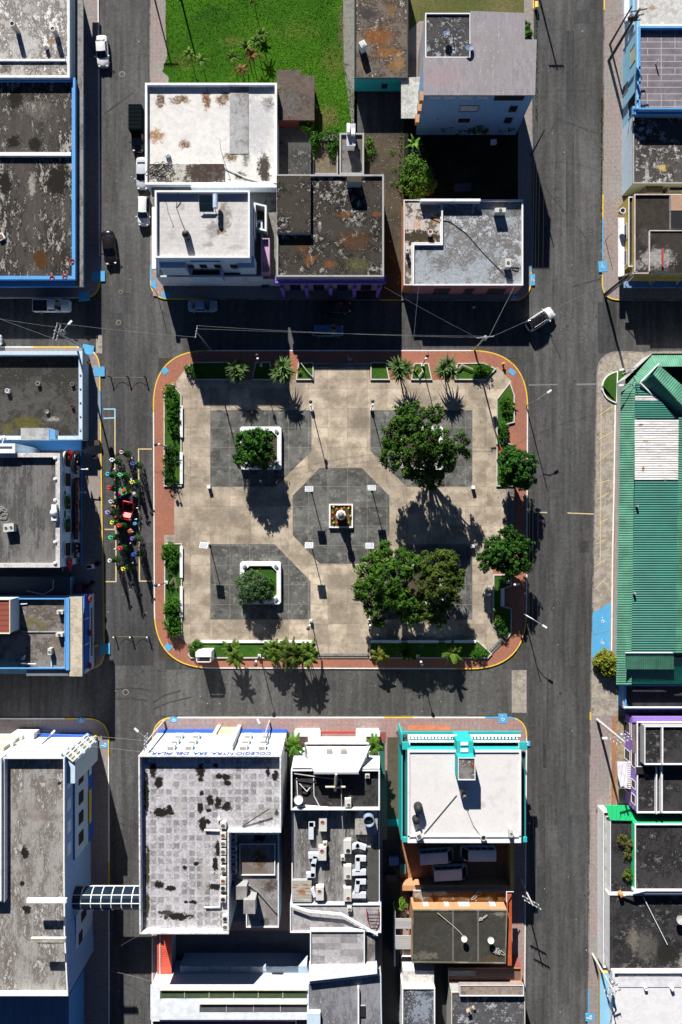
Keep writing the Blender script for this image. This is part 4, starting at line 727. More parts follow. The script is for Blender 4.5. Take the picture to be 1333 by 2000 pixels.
annex(E, 'front_ledge', rect(784, 1429, 1018, 1434), 4.2, W_turq, W_turq, z0=3.9); wall_box(E, 'painted_porch_shade', a, b, .3, 16.2, .1, 6.4, 0, .03, plain('porch_shade_paint', (.03, .05, .05))); annex(E, 'west_wall', rect(784, 1434, 787, 1640), 5.4, W_turq, W_turq, z0=0)  # dark sheet over the sunlit north wall stands in for porch shade
annex(E, 'west_passage', rect(788, 1468, 797, 1640), 4.8, W_turq, plain('tar_passage', (.05, .045, .035)), z0=0); annex(E, 'east_ledge', rect(1019, 1470, 1027, 1642), 7.2, W_turq, plain('tar_ledge', (.06, .055, .045)), .2, .08, W_turq, z0=6.6)
for q in (rect(786, 1450, 799, 1464), rect(1016, 1450, 1030, 1465), rect(1016, 1636, 1030, 1645), rect(787, 1636, 799, 1645)): annex(E, 'corner_slab', q, 7.8, W_turq, W_turq, z0=7.4)
annex(E, 'roof_kerb', rect(797, 1632, 1018, 1635), 9.0, W_white, W_white, z0=8.7)
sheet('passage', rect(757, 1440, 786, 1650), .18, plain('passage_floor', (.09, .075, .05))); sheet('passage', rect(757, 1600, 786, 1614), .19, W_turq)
# ---- tiled van yard
sheet('van_yard', rect(782, 1640, 1004, 1748), .17, paver('terracotta_tiles', (.36, .17, .09), (.3, .14, .08), 8, .4, .2))
E = bld('yellow_yard_wall', 'yellow yard wall east of the parked white vans', rect(999, 1650, 1003, 1738), 2.8, W_yel, W_yel, .0, cat='wall')
E = bld('peach_yard_wall', 'stepped peach wall along the south side of the van yard', rect(788, 1731, 1000, 1738), 2.6, W_orange, W_orange, .0, cat='wall')
# ---- house with tarred roof and red tile eave
Q_mat = roof('charcoal_roof', (.065, .062, .055), (.04, .037, .03), .52, .12, None, scale=.3, h=5.4, spots=[(830, 1868, 26, 9, (.16, .15, .12), .8), (962, 1874, 16, 8, (.09, .06, .03), .8), (870, 1782, 16, 5, (.1, .09, .06), .8), (975, 1786, 14, 5, (.2, .19, .17), .8), (995, 1865, 10, 18, (.2, .19, .16), .7)], grid=(0, 0, 0, 0, .1))
E = bld('charcoal_roof_house', 'house with charcoal roof, two white dishes and a red tiled eave', [(807, 1778), (991, 1778), (988, 1882), (805, 1880)], 5.4, W_orange, Q_mat, .12, .12, roof('stained_coping', (.25, .24, .19), (.1, .1, .07), .5))
for x in (884, 933): annex(E, 'roof_seam', rect(x, 1780, x + 3, 1878), 5.36, W_grey, plain('seam_grey', (.14, .135, .12)), z0=5.2)
annex(E, 'north_terrace', rect(808, 1741, 991, 1760), 3.2, W_grey, roof('rust_moss_terrace', (.18, .075, .02), (.05, .045, .03), .52, .08, (.4, .38, .34), .58, h=3.2, spots=[(825, 1748, 18, 8, (.4, .38, .36), .8), (860, 1745, 16, 5, (.36, .34, .3), .7)]), z0=0)
annex(E, 'tile_eave', rect(990, 1748, 1000, 1886), 4.4, W_red, corr('red_roof_tile', (.45, .1, .03), 1, .25, 3, .5), z0=4.1)
a, b = g(807, 1778, 5.4), g(991, 1778, 5.4)
for u, wd in ((1.6, .7), (4.6, .6), (6.6, 1.5), (11., .8)): window(E, a, b, u, wd, 3., 4.3, W_white, M_louvre)
annex(E, 'west_lean_to', rect(773, 1795, 806, 1814), 3.4, W_grey, corr('grey_sheet', (.4, .4, .4), 1, .3, 4, .5), z0=3.2); annex(E, 'west_lean_to', rect(773, 1828, 806, 1854), 3.4, W_grey, corr('grey_sheet_b', (.4, .4, .4), 1, .3, 4, .5), z0=3.2)
annex(E, 'west_boundary', rect(770, 1780, 773, 1888), 3., W_white, W_white, z0=0)
E = bld('small_white_annex', 'narrow house with white-painted strip and puddled blue-grey roof at the bottom edge', rect(786, 1930, 850, 2100), 5., W_white, roof('puddled_roof', (.3, .34, .4), (.04, .04, .045), .5, .06, (.42, .45, .5), .6, h=5.), .2, .15, W_white)
annex(E, 'painted_strip', rect(788, 1896, 848, 1929), 4., W_white, roof('white_painted_strip', (.62, .6, .56), (.35, .33, .28), .6, h=4.), z0=0)
E = bld('swirl_roof_house', 'house with swirled grey roof and brown terrace at the bottom right corner', rect(882, 1938, 1026, 2100), 5., W_grey, roof('swirled_roof', (.13, .125, .13), (.06, .06, .065), .48, .1, (.4, .4, .42), .575, .3, 1.1, h=5.), .15, .12, plain('cream_coping', (.5, .46, .36)))
annex(E, 'brown_terrace', rect(876, 1890, 1020, 1920), 3., W_brownred, plain('brown_terrace_floor', (.17, .1, .085)), .3, .15, W_orange); annex(E, 'upper_slab', rect(898, 1924, 1024, 1946), 5.6, plain('taupe_wall', (.3, .24, .21)), roof('taupe_slab', (.32, .26, .22), (.12, .11, .09), .56, h=5.6), .1, .1, W_white, z0=4.9)
annex(E, 'canopy_strip', rect(876, 1896, 930, 1906), 3.6, plain('cream_strip', (.6, .55, .45)), plain('cream_strip', (.6, .55, .45)), z0=3.3)
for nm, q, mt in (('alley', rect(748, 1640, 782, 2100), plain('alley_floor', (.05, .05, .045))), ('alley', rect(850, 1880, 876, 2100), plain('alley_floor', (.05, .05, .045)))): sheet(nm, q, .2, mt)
# ---- left-hand row opposite the plaza
P_mat = roof('mossy_grey_roof', (.095, .092, .085), (.035, .033, .03), .5, .1, (.2, .19, .18), .65, .25, 1.2, (1, 1, 1), [(50, 825, 34, 14, (.09, .085, .02), .85), (60, 838, 16, 6, (.14, .11, .02), .7), (104, 818, 14, 5, (.32, .3, .27), .8), (15, 838, 14, 12, (.1, .09, .02), .7)], 2.2, seed=180)
E = bld('low_corner_store', 'one-storey store with mossy dark roof and pale blue parapet across from the plaza', rect(-120, 686, 161, 858), 3., W_pale, P_mat, .95, .5, W_pale)
for i in range(6): m = MB(); m.ball(g(157.5, 706 + i * 27, 3.05), .13, 8, .5); m.build('parapet_lamp', plain('rust_red_dot', (.16, .03, .03)), E)
annex(E, 'roof_hatch', rect(41, 836, 96, 858), 3.6, W_white, roof('hatch_roof', (.4, .4, .4), (.25, .24, .23), .55, h=3.6), z0=2.); annex(E, 'roof_hatch', rect(96, 839, 108, 857), 3.5, W_white, W_blue, z0=2.)
E = bld('sky_blue_passage', 'sky-blue painted passage between two buildings on the left street', rect(-120, 861, 158, 878), 1.2, W_blue, W_blue, .0, cat='passage')
NV = roof('grey_screed_roof', (.21, .205, .2), (.07, .068, .065), .5, .1, (.28, .275, .27), .64, .22, 1.2, (1.6, .5, 1), [(92, 990, 14, 60, (.13, .13, .12), .6)], 8., (1.3, 0, 0, 0, .06), (.28, .27, .26), .5, 184)
E = bld('festive_town_building', 'sky-blue building with arched windows and Christmas signs facing the street', rect(-120, 885, 117, 1108), 8.2, paint('festive_pale_blue', (.5, .7, .92), .1), NV, .6, .55, roof('white_cornice', (.62, .6, .58), (.4, .38, .35), .58, h=8))
a, b = g(117, 1108, 8.2), g(117, 885, 8.2)
annex(E, 'roof_parapet', rect(-120, 866, 30, 885), 8.6, W_white, W_white, .2, .4, W_white); annex(E, 'balcony', rect(118, 878, 123, 1116), 5.6, W_white, M_black, z0=5.5)
for i in range(6): m = MB(); p = g(108, 895 + i * 41, 8.25); m.ball(p, .26, 10, .7); m.build('cornice_finial', W_white, E)
m = MB(); p = g(108, 1001, 8.3); m.box(p + Vector((0, 0, .2)), (.7, 2.2, .5)); m.ball(p + Vector((0, 0, .5)), .5, 12, .7); m.build('cornice_crest', W_white, E)
for u in (1.6, 4.9, 8.1, 11.3, 14.): window(E, a, b, u - .3, 2., 4.1, 6.4, W_white, M_black, 'arched_window', .08, 0, True)
for u in (1.5, 4.6, 7.8, 11., 14.1): window(E, a, b, u, 1.6, .2, 2.5, W_white, M_black, 'door')
wall_box(E, 'base_course', a, b, -.2, 16.3, 0, .5, .12, .3, W_blue)
E['a'] = tuple(a); NAV = E; NA, NB = a, b
sg = thing('navidad_sign', 'long black board lettered NAVIDAD in red on the blue facade', 'sign', a + Vector((.6, 4.1, -5.6)), None)
wall_box(sg, 'board', a, b, 3.6, 12.2, 2.55, 4., .4, .55, M_black); wall_box(sg, 'light_strip', a, b, 3.6, 12.2, 2.4, 2.5, .4, .6, plain('cream_metal', (.62, .6, .45)))
for i, ch in enumerate('NAVIDAD'): text('letter', ch, .85, g(117, 1108, 8.2) * Vector((1, 1, 0)) + Vector((.58, 3.95 + i * 1.17, 2.78)), (0, 1, 0), (0, 0, 1), plain('red_letters', (.75, .03, .02)), sg)
sg = thing('feliz_sign', 'green FELIZ letters between the arched windows of the blue facade', 'sign', a + Vector((.4, 5.6, -3)), None)
for i, ch in enumerate('FELIZ'): text('letter', ch, 1.1, g(117, 1108, 8.2) * Vector((1, 1, 0)) + Vector((.25, 5.5 + i * .95, 5.1)), (0, 1, 0), (0, 0, 1), plain('green_letters', (.02, .25, .07)), sg)
wall_box(sg, 'green_strip', a, b, 5.2, 10.4, 6.4, 6.6, .05, .2, plain('green_letters', (.02, .25, .07)))
for j, (u, w_) in enumerate(((1., 2.2), (12.9, 2.2))):
    sg = thing('festive_board', ('small black board with gold and pink figures at the south end of the blue facade', 'small black board with pale figures at the north end of the blue facade')[j], 'sign', a + Vector((.5, u + 1, -4.6)), None)
    wall_box(sg, 'board', a, b, u, u + w_, 2.7, 4., .4, .52, M_black)
    for k in range(3): m = MB(); m.ball(Vector((a.x, a.y, 0)) + Vector((.56, u + .4 + k * .65, 3.2)), .17, 8); m.build('figure', plain(('gold_figure', 'pink_figure', 'pale_figure')[k], ((.6, .5, .1), (.55, .25, .35), (.5, .5, .5))[k]), sg)
def star(c, r, n, ax, th):
    """flat many-pointed star, normal +X"""
    m = MB(); pts = [(r if i % 2 == 0 else r * .45) for i in range(2 * n)]
    P = [Vector(c) + Vector((0, q * cos(pi * i / n + ax), q * sin(pi * i / n + ax))) for i, q in enumerate(pts)]
    for i in range(2 * n): m.face([Vector(c) + Vector((th, 0, 0)), P[i], P[(i + 1) % (2 * n)]])
    return m
for j, (u, wh) in enumerate(((.4, 'south'), (15.4, 'north'))):
    base = Vector((a.x, a.y, 0))
    st_ = thing('poinsettia_star', 'big red poinsettia star with green leaves on the %s end of the blue facade' % wh, 'decoration', base + Vector((.3, u, 4.4)), 'poinsettia stars on the facade')
    star(base + Vector((.2, u, 5.3)), 1., 7, .3, .12).build('leaf_rosette', plain('leaf_green', (.01, .09, .03)), st_); star(base + Vector((.35, u, 5.3)), 1.25, 6, .1, .3).build('petal_rosette', plain('poinsettia_red', (.5, .015, .015)), st_)
    st_ = star(base + Vector((.3, u, 1.6)), .8, 8, .2, .15).build('dark_star', plain('dark_leaf', (.015, .035, .02))); tag(st_, 'dark green leaf star low on the %s end of the blue facade' % wh, 'decoration')
for j, u in enumerate((13.6, 10.3)):
    base = Vector((a.x, a.y, 0)); t = thing('facade_lamp', ('white bracket lamp on the blue facade by the north arched window', 'white bracket lamp on the blue facade above the second window from the north')[j], 'lamp', base + Vector((.3, u, 2.4)), 'bracket lamps')
    MB().tube(base + Vector((.1, u, 2.5)), base + Vector((1.7 - j * .3, u, 2.6)), .07).build('bracket', W_white, t); MB().ball(base + Vector((1.8 - j * .3, u, 2.5)), .18, 8).build('globe', W_white, t)
E = bld('blue_roof_alley', 'dark lean-to with blue walls between the festive building and the stained-roof store', rect(-120, 1128, 135, 1162), 2.6, W_ltblue, plain('alley_dark', (.05, .055, .07)), .0)
X_mat = roof('stained_store_roof', (.27, .25, .235), (.09, .075, .06), .49, .08, (.38, .36, .35), .6, .3, 1.3, (1, 1, 1), [(60, 1215, 12, 10, (.12, .11, .03), .9), (85, 1222, 12, 14, (.13, .12, .05), .8), (112, 1260, 10, 26, (.17, .14, .11), .7)], 5.6, seed=190)
E = bld('stained_roof_store', 'store with stained grey roof, blue parapet and cream front slab', rect(-120, 1169, 128, 1306), 6.3, W_blue, X_mat, .5, .12, W_blue)
annex(E, 'front_slab', rect(136, 1166, 161, 1321), 6.1, W_ltblue, roof('cream_slab', (.56, .48, .37), (.4, .34, .26), .58, .1, h=6.1), z0=5.6); annex(E, 'parapet_band', rect(129, 1168, 136, 1309), 6.25, W_blue, W_blue, z0=5.5)
annex(E, 'south_slab', rect(52, 1309, 135, 1320), 5.9, W_ltblue, plain('slate_slab', (.16, .18, .21)), z0=5.6); annex(E, 'store_body', rect(-120, 1165, 166, 1316), 4.2, W_pale, W_ltblue, z0=0)
annex(E, 'red_tile_roof', rect(-120, 1171, 20, 1236), 8.8, W_pale, corr('red_brown_tiles', (.28, .075, .05), 1, .7, 7, .6), z0=5.7); m = MB(); m.path([g(-100, 1171, 8.9), g(20, 1171, 8.9), g(20, 1237, 8.9), g(-100, 1237, 8.9)], .1, 5); m.build('eave_trim', plain('cream_metal', (.62, .6, .45)), E)
annex(E, 'roof_ridge', rect(42, 1233, 128, 1235), 5.95, W_grey, W_grey, z0=5.6)
a, b = g(166, 1316, 4.2), g(166, 1165, 4.2)
for i in range(3): wall_box(E, 'blue_frame', a, b, .6 + i * 3.6, 3.9 + i * 3.6, 2.6, 4.6, .0, .12, W_deep)
wall_box(E, 'sign_board', a, b, 2.2, 9., 2.2, 2.5, .3, .5, plain('grey_board', (.3, .3, .28)))
for k, (u, c_) in enumerate(((.9, 'wreath_red'), (5.6, 'wreath_red'), (10.4, 'wreath_red'))):
    t = MB(); p = Vector((a.x, a.y, 0)) + Vector((.4, u, 3.2))
    t.path([p + Vector((0, .38 * cos(q), .38 * sin(q))) for q in [i * pi / 5 for i in range(11)]], .13, 6); tag(t.build('wreath', plain('wreath_red', (.3, .02, .03))), ('southern', 'middle', 'northern')[k] + ' red wreath on the front of the stained-roof store', 'wreath', 'red wreaths on the store front')
# ================================================================ VEHICLES
M_tyre = plain('tyre_rubber', (.02, .02, .02), .9); M_rim = plain('rim_metal', (.45, .45, .46), .35, .8); M_carglass = plain('car_glass', (.01, .012, .015), .08, spec=.7, var=.02)
M_lamp = plain('lamp_glass', (.7, .72, .75), .15); M_tail = plain('tail_lamp', (.35, .02, .02), .25); M_trim = plain('black_trim', (.02, .02, .022), .6); M_plate = plain('number_plate', (.6, .6, .58))
def carpaint(name, c): return plain(name, c, .22, .0, .04, .5, .6)
# profile rows: (x, half width, top z); the nose is +x
KINDS = {
 'sedan': dict(prof=[(-1, .8, .62), (-.985, .92, .8), (-.9, .97, .93), (-.62, 1, .97), (-.2, 1, .95), (.3, 1, .93), (.42, .99, .9), (.75, .95, .8), (.92, .86, .7), (.985, .74, .6), (1, .6, .5)], cab=(-.66, .42, -.42, .12, 1.43), hood=.5),
 'suv': dict(prof=[(-1, .84, .7), (-.985, .94, .9), (-.93, .98, 1.02), (-.5, 1, 1.05), (.3, 1, 1.03), (.45, .99, 1.0), (.8, .95, .92), (.93, .88, .82), (.99, .78, .66), (1, .66, .55)], cab=(-.96, .46, -.84, .18, 1.68), hood=.5),
 'hatch': dict(prof=[(-1, .82, .62), (-.985, .93, .84), (-.93, .97, .95), (-.5, 1, .98), (.3, 1, .96), (.5, .98, .93), (.8, .93, .84), (.93, .84, .74), (.99, .72, .6), (1, .6, .5)], cab=(-.95, .55, -.78, .22, 1.5), hood=.5),
 'pickup': dict(prof=[(-1, .9, .95), (-.99, .97, 1.02), (-.9, 1, 1.03), (-.2, 1, 1.03), (.4, 1, 1.03), (.5, .99, 1.02), (.82, .96, .97), (.94, .88, .88), (.99, .78, .7), (1, .66, .58)], cab=(-.2, .5, -.12, .24, 1.72), hood=.5),
 'van': dict(prof=[(-1, .9, .9), (-.99, .97, 1.1), (-.9, 1, 1.12), (.4, 1, 1.12), (.7, .98, 1.1), (.88, .94, 1.0), (.97, .86, .86), (1, .74, .66)], cab=(-.985, .9, -.95, .6, 2.1), hood=.8),
 'truck': dict(prof=[(-1, .9, .9), (-.98, .98, 1.0), (.2, 1, 1.0), (.5, 1, 1.05), (.85, .96, 1.02), (.95, .88, .9), (1, .7, .66)], cab=(.2, .66, .24, .44, 1.75), hood=.6),
}
def make_car(name, label, cat, kind, px, py, ang, L, W, mat, group=None, roofm=None, z=.01):
    K = KINDS[kind]; hl, hw = L / 2, W / 2; T = thing(name, label, cat, g(px, py) + Vector((0, 0, z)), group); T['_o'] = (0, 0, 0)
    def gp(v): return v
    m = MB(); rows = []
    PR = K['prof']
    def top(x):
        for (xa, _, za), (xb, _, zb_) in zip(PR, PR[1:]):
            if xa <= x <= xb: return za + (zb_ - za) * (x - xa) / max(1e-6, xb - xa)
        return PR[-1][2]
    box_ = kind in ('van', 'truck', 'pickup')
    def wid(x):
        e, c0 = ((.14, 2.6) if box_ else (.3, 2.2)) if x > 0 else ((.06, 3.) if box_ else (.2, 2.6)); u = max(0, (abs(x) - (1 - e)) / e)
        return max(.5 if not box_ else .7, (1 - min(1, u) ** c0 * .92) ** .5) * (1 - .035 * abs(x))
    XS = [-1, -.985, -.96, -.92, -.86, -.78, -.6, -.3, 0, .3, .45, .6, .72, .8, .86, .91, .95, .975, .99, 1]
    for x, w_, zt in [(x, wid(x), top(x)) for x in XS]:
        w1 = hw * w_; zb = .28 if abs(x) < .97 else .36
        rows.append([(x * hl, -w1 * .93, zb), (x * hl, -w1, zb + (zt - zb) * .4), (x * hl, -w1 * .985, zb + (zt - zb) * .8), (x * hl, -w1 * .9, zt), (x * hl, 0, zt + .035), (x * hl, w1 * .9, zt), (x * hl, w1 * .985, zb + (zt - zb) * .8), (x * hl, w1, zb + (zt - zb) * .4), (x * hl, w1 * .93, zb)])
    n = 9; vs = [p for r in rows for p in r]; fs = []
    for i in range(len(rows) - 1):
        for j in range(n): fs.append((i * n + j, i * n + (j + 1) % n, (i + 1) * n + (j + 1) % n, (i + 1) * n + j))
    fs += [tuple(range(n)), tuple(range((len(rows) - 1) * n, len(rows) * n))[::-1]]
    m.mesh(vs, fs)
    b0, b1, t0, t1, zr = K['cab']; zb = K['prof'][len(K['prof']) // 2][2] - .05; wb = hw * .91; wt = hw * (.74 if kind not in ('van',) else .86)
    B = [Vector((b0 * hl, -wb, zb)), Vector((b1 * hl, -wb, zb)), Vector((b1 * hl, wb, zb)), Vector((b0 * hl, wb, zb))]
    Tp = [Vector((t0 * hl, -wt, zr - .06)), Vector((t1 * hl, -wt, zr - .06)), Vector((t1 * hl, wt, zr - .06)), Vector((t0 * hl, wt, zr - .06))]
    bul = (.16, .1) if not box_ else (.07, .04)
    def cab(s, t, front):   # curved front and rear faces of the cabin
        i, j = (1, 2) if front else (0, 3); k = 1 - (2 * s - 1) ** 2; p = B[i].lerp(B[j], s).lerp(Tp[i].lerp(Tp[j], s), t); p.x += (1 if front else -.7) * k * (bul[0] * (1 - t) + bul[1] * t); return p
    m.mesh(B + Tp, [(0, 1, 5, 4), (2, 3, 7, 6)])
    for fr in (True, False):
        for k in range(6): m.face([cab(k / 6, 0, fr), cab((k + 1) / 6, 0, fr), cab((k + 1) / 6, 1, fr), cab(k / 6, 1, fr)])
    if kind == 'pickup':
        pass
    body = m.build('body', mat, T, True)
    me = body.data; me.polygons.foreach_set('use_smooth', [len(p.vertices) == 4 and i < len(fs) - 2 for i, p in enumerate(me.polygons)])
    # curved roof panel
    m = MB(); rr = []
    for i in range(7):
        t = i / 6; x = (t0 + (t1 - t0) * t) * hl; bow = .05 * sin(pi * t)
        ex = (bul[1] if i == 6 else -.7 * bul[1] if i == 0 else 0); rr.append([(x, -wt, zr - .06), (x + ex * .5, -wt * .9, zr - .01 + bow * .6), (x + ex, 0, zr + bow), (x + ex * .5, wt * .9, zr - .01 + bow * .6), (x, wt, zr - .06)])
    m.mesh([p for r in rr for p in r], [(i * 5 + j, i * 5 + j + 1, i * 5 + j + 6, i * 5 + j + 5) for i in range(6) for j in range(4)])
    if kind == 'van':
        for i in range(9): x = (t0 + (t1 - t0) * (i + 1) / 10) * hl; m.box((x, 0, zr + .03), (.05, wt * 1.7, .03))
    m.build('roof', roofm or mat, T, kind != 'van')
    def pane(nm, q, k0, k1, s0, s1, off):
        a, b, c, d = q; N_ = (b - a).cross(d - a).normalized()
        ctr = (a + b + c + d) / 4
        if N_.dot(ctr - Vector((0, 0, zb))) < 0: N_ = -N_
        P = lambda s, t: (a.lerp(b, s)).lerp(d.lerp(c, s), t) + N_ * off
        mm = MB(); mm.face([P(k0, s0), P(k1, s0), P(k1, s1), P(k0, s1)]); mm.build(nm, M_carglass, T)
    for nm, fr, s0, s1, t0_, t1_ in (('windscreen', True, .05, .95, .02, .96), ('rear_window', False, .08, .92, .08, .92)):
        if kind == 'truck' and not fr: continue
        mm = MB(); o_ = Vector((.015 if fr else -.015, 0, .012)); S_ = [s0 + (s1 - s0) * k / 6 for k in range(7)]
        for k in range(6): mm.face([cab(S_[k], t0_, fr) + o_, cab(S_[k + 1], t0_, fr) + o_, cab(S_[k + 1], t1_, fr) + o_, cab(S_[k], t1_, fr) + o_])
        mm.build(nm, M_carglass, T)
    nw = 4 if kind == 'van' else 2
    for sd in ((B[0], B[1], Tp[1], Tp[0]), (B[3], B[2], Tp[2], Tp[3])):
        for i in range(nw): pane('side_window', sd, .06 + .9 * i / nw, .06 + .9 * (i + 1) / nw - .03, .2, .9, .012)
    for sx in (-.6, .62):
        for sy in (-1, 1):
            r = .33 if kind not in ('pickup', 'truck') else .38
            m = MB(); m.tube((sx * hl, sy * (hw - .2), r), (sx * hl, sy * (hw + .012), r), r, r, 18); wh = m.build('wheel', M_tyre, T); wh['_o'] = (0, 0, 0)
            m = MB(); m.tube((sx * hl, sy * (hw), r), (sx * hl, sy * (hw + .025), r), r * .62, r * .55, 14); m.build('rim', M_rim, wh)
    zf = K['prof'][-3][2] - .06
    for sy in (-1, 1):
        MB().box((hl * .9, sy * hw * .6, top(.9) - .05), (.26, .3, .14), sy * -.6).build('headlight', M_lamp, T)
        MB().box((-hl * .955, sy * hw * .66, top(-.955) - .14), (.14, .26, .18), sy * .4).build('tail_light', M_tail, T)
        m = MB(); m.box((b1 * hl * .8 + .12, sy * (hw + .08), zb + .12), (.16, .2, .14)); m.build('wing_mirror', mat, T)
    MB().box((hl * .99, 0, .5), (.06, hw * .8, .16)).build('front_grille', M_trim, T)
    MB().box((-hl * .995, 0, .62), (.03, .34, .16)).build('number_plate', M_plate, T)
    if kind == 'pickup':
        MB().box((-.6 * hl, 0, 1.05), (.72 * hl, hw * 1.62, .04)).build('cargo_bed', M_trim, T)
        m = MB()
        for sy in (-1, 1): m.box((-.6 * hl, sy * hw * .9, 1.08), (.78 * hl, .1, .12))
        m.box((-.985 * hl, 0, 1.08), (.07, hw * 1.8, .12)); m.build('bed_rail', mat, T)
    if kind == 'truck':
        m = MB(); m.box((-.4 * hl, 0, 1.75), (1.16 * hl, hw * 1.9, 1.5))
        for i in range(7): m.box((-.95 * hl + i * .18 * hl, 0, 2.52), (.05, hw * 1.86, .03))
        m.build('cargo_box', roofm or mat, T)
    if kind == 'suv' or kind == 'hatch':
        m = MB()
        for sy in (-1, 1): m.tube((t0 * hl * .9, sy * wt * .93, zr + .05), (t1 * hl, sy * wt * .93, zr + .05), .025)
        m.build('roof_rail', mat if roofm else M_trim, T)
    T.rotation_euler.z = ang; T['_o'] = tuple(T.location)
    return T
CW = carpaint('white_car_paint', (.72, .73, .74)); CK = carpaint('black_car_paint', (.012, .01, .012)); CB = carpaint('blue_grey_paint', (.2, .32, .42)); CS = carpaint('silver_paint', (.5, .53, .57))
D = pi / 180
make_car('sedan', 'white sedan parked alone near the top of the left street', 'car', 'sedan', 203, 106, -86 * D, 4.6, 1.8, CW)
make_car('box_truck', 'dark covered truck parked beside the white-roofed building', 'truck', 'truck', 273, 262, -90 * D, 6.2, 1.95, CK, roofm=plain('dark_teal_canvas', (.004, .008, .01), .95, spec=.05))
make_car('suv', 'silver-white car half under the edge of the white-roofed building', 'car', 'sedan', 281, 343, -90 * D, 4.7, 1.85, CS)
make_car('compact_suv', 'white compact SUV parked beside the tall corner tower house', 'car', 'suv', 284, 417, -91 * D, 4.2, 1.8, CW)
make_car('sedan', 'black car with red tail lamps parked on the left street', 'car', 'sedan', 217, 487, -83 * D, 5., 1.9, CK)
make_car('pickup', 'white pickup with an open dark bed parked below the market hall', 'pickup', 'pickup', 106, 600, 0, 5.5, 1.9, CW)
make_car('hatchback', 'pale blue-grey car cut off by the left edge of the photo', 'car', 'hatch', -20, 666, 0, 4.3, 1.8, CS)
make_car('sedan', 'blue-grey sedan parked in the shade by the corner tower house', 'car', 'sedan', 398, 600, 0, 4.3, 1.8, CB)
make_car('pickup', 'black pickup parked in deep shade below the purple arcade', 'pickup', 'pickup', 655, 603, 0, 4.6, 1.85, CK)
make_car('suv', 'dark blue car driving along the shaded street above the plaza', 'car', 'suv', 641, 648, 0, 4.6, 1.8, carpaint('dark_blue_paint', (.05, .14, .24)))
make_car('suv', 'white SUV turning at the right intersection', 'car', 'suv', 1053, 626, 33 * D, 4.5, 1.85, CW, roofm=plain('black_glass_roof', (.01, .011, .013), .1, spec=.6))
for x, y, a, lb in ((850, 1663, 4 * D, 'white van nose right, just below the white roof in the tiled yard'), (931, 1658, 180 * D, 'white van facing left, at the right side of the tiled yard'), (877, 1695, 3 * D, 'white van facing right, closest to the peach wall of the yard')):
    make_car('passenger_van', lb, 'van', 'van', x, y, a, 5.1, 1.9, CW, 'vans in the tiled yard', z=.18)
# ================================================================ TREES AND PLANTS
def leafmat(name, a, b, c, seed):
    n = N(name); q = n.mix(n.ss(n.noise(.8, 4, .6, seed), .38, .62), a, b); q = n.mix(n.ss(n.noise(3.5, 3, .6, seed + 3), .55, .72), q, c)
    oi = n.n.new('ShaderNodeObjectInfo'); q = n.mul(q, n.math('ADD', n.math('MULTIPLY', oi.outputs['Random'], .3), .85))
    return n.done(q, .6, spec=.12)
L_tree = leafmat('tree_leaves', (.018, .062, .005), (.055, .13, .01), (.12, .2, .02), 1); L_dark = leafmat('dark_leaves', (.012, .05, .006), (.03, .105, .01), (.075, .175, .02), 2); L_olive = leafmat('olive_leaves', (.07, .1, .014), (.045, .085, .01), (.12, .15, .03), 3)
L_silver = leafmat('silver_leaves', (.05, .1, .035), (.035, .075, .025), (.1, .15, .07), 4); L_hedge = leafmat('hedge_leaves', (.025, .105, .006), (.045, .145, .01), (.08, .19, .02), 5); L_palm = leafmat('palm_fronds', (.06, .14, .015), (.1, .16, .02), (.2, .19, .04), 6)
L_spiky = leafmat('strappy_leaves', (.06, .12, .03), (.1, .17, .05), (.26, .32, .15), 7); L_yellow = leafmat('yellow_green_leaves', (.1, .14, .015), (.16, .17, .02), (.26, .22, .03), 8); L_fresh = leafmat('fresh_leaves', (.06, .16, .015), (.1, .2, .02), (.17, .27, .05), 9)
M_bark = plain('bark', (.13, .1, .075), .95)
def leafquads(m, c, n, spread, size, rnd, up=.4):
    for _ in range(n):
        d = Vector((rnd.gauss(0, 1), rnd.gauss(0, 1), rnd.gauss(0, 1) * .8)); d.normalize(); p = c + d * spread * rnd.random() ** .5
        nr = (d + Vector((rnd.uniform(-.8, .8), rnd.uniform(-.8, .8), up + rnd.uniform(-.4, .8)))).normalized()
        a = nr.orthogonal().normalized(); a = Matrix.Rotation(rnd.random() * 6.28, 3, nr) @ a; b = nr.cross(a); s = size * rnd.uniform(.6, 1.25)
        m.mesh([p - a * s, p + b * s * .5 + nr * s * .12, p + a * s, p - b * s * .5 + nr * s * .12], [(0, 1, 2, 3)])
def crown(lobes, nclump, per, cr, size, seed, fill=.25):
    rnd = random.Random(seed); m = MB(); wts = [l[3] ** 2 for l in lobes]
    for _ in range(nclump):
        x, y, z, r = rnd.choices(lobes, wts)[0]
        d = Vector((rnd.gauss(0, 1), rnd.gauss(0, 1), rnd.gauss(.25, .9))).normalized(); k = rnd.uniform(.76, 1.1) if rnd.random() > fill else rnd.uniform(.3, .8)
        c = Vector((x, y, z)) + Vector((d.x, d.y, d.z * .8)) * r * k
        leafquads(m, c, per, cr * rnd.uniform(.7, 1.25), size, rnd)
    return m
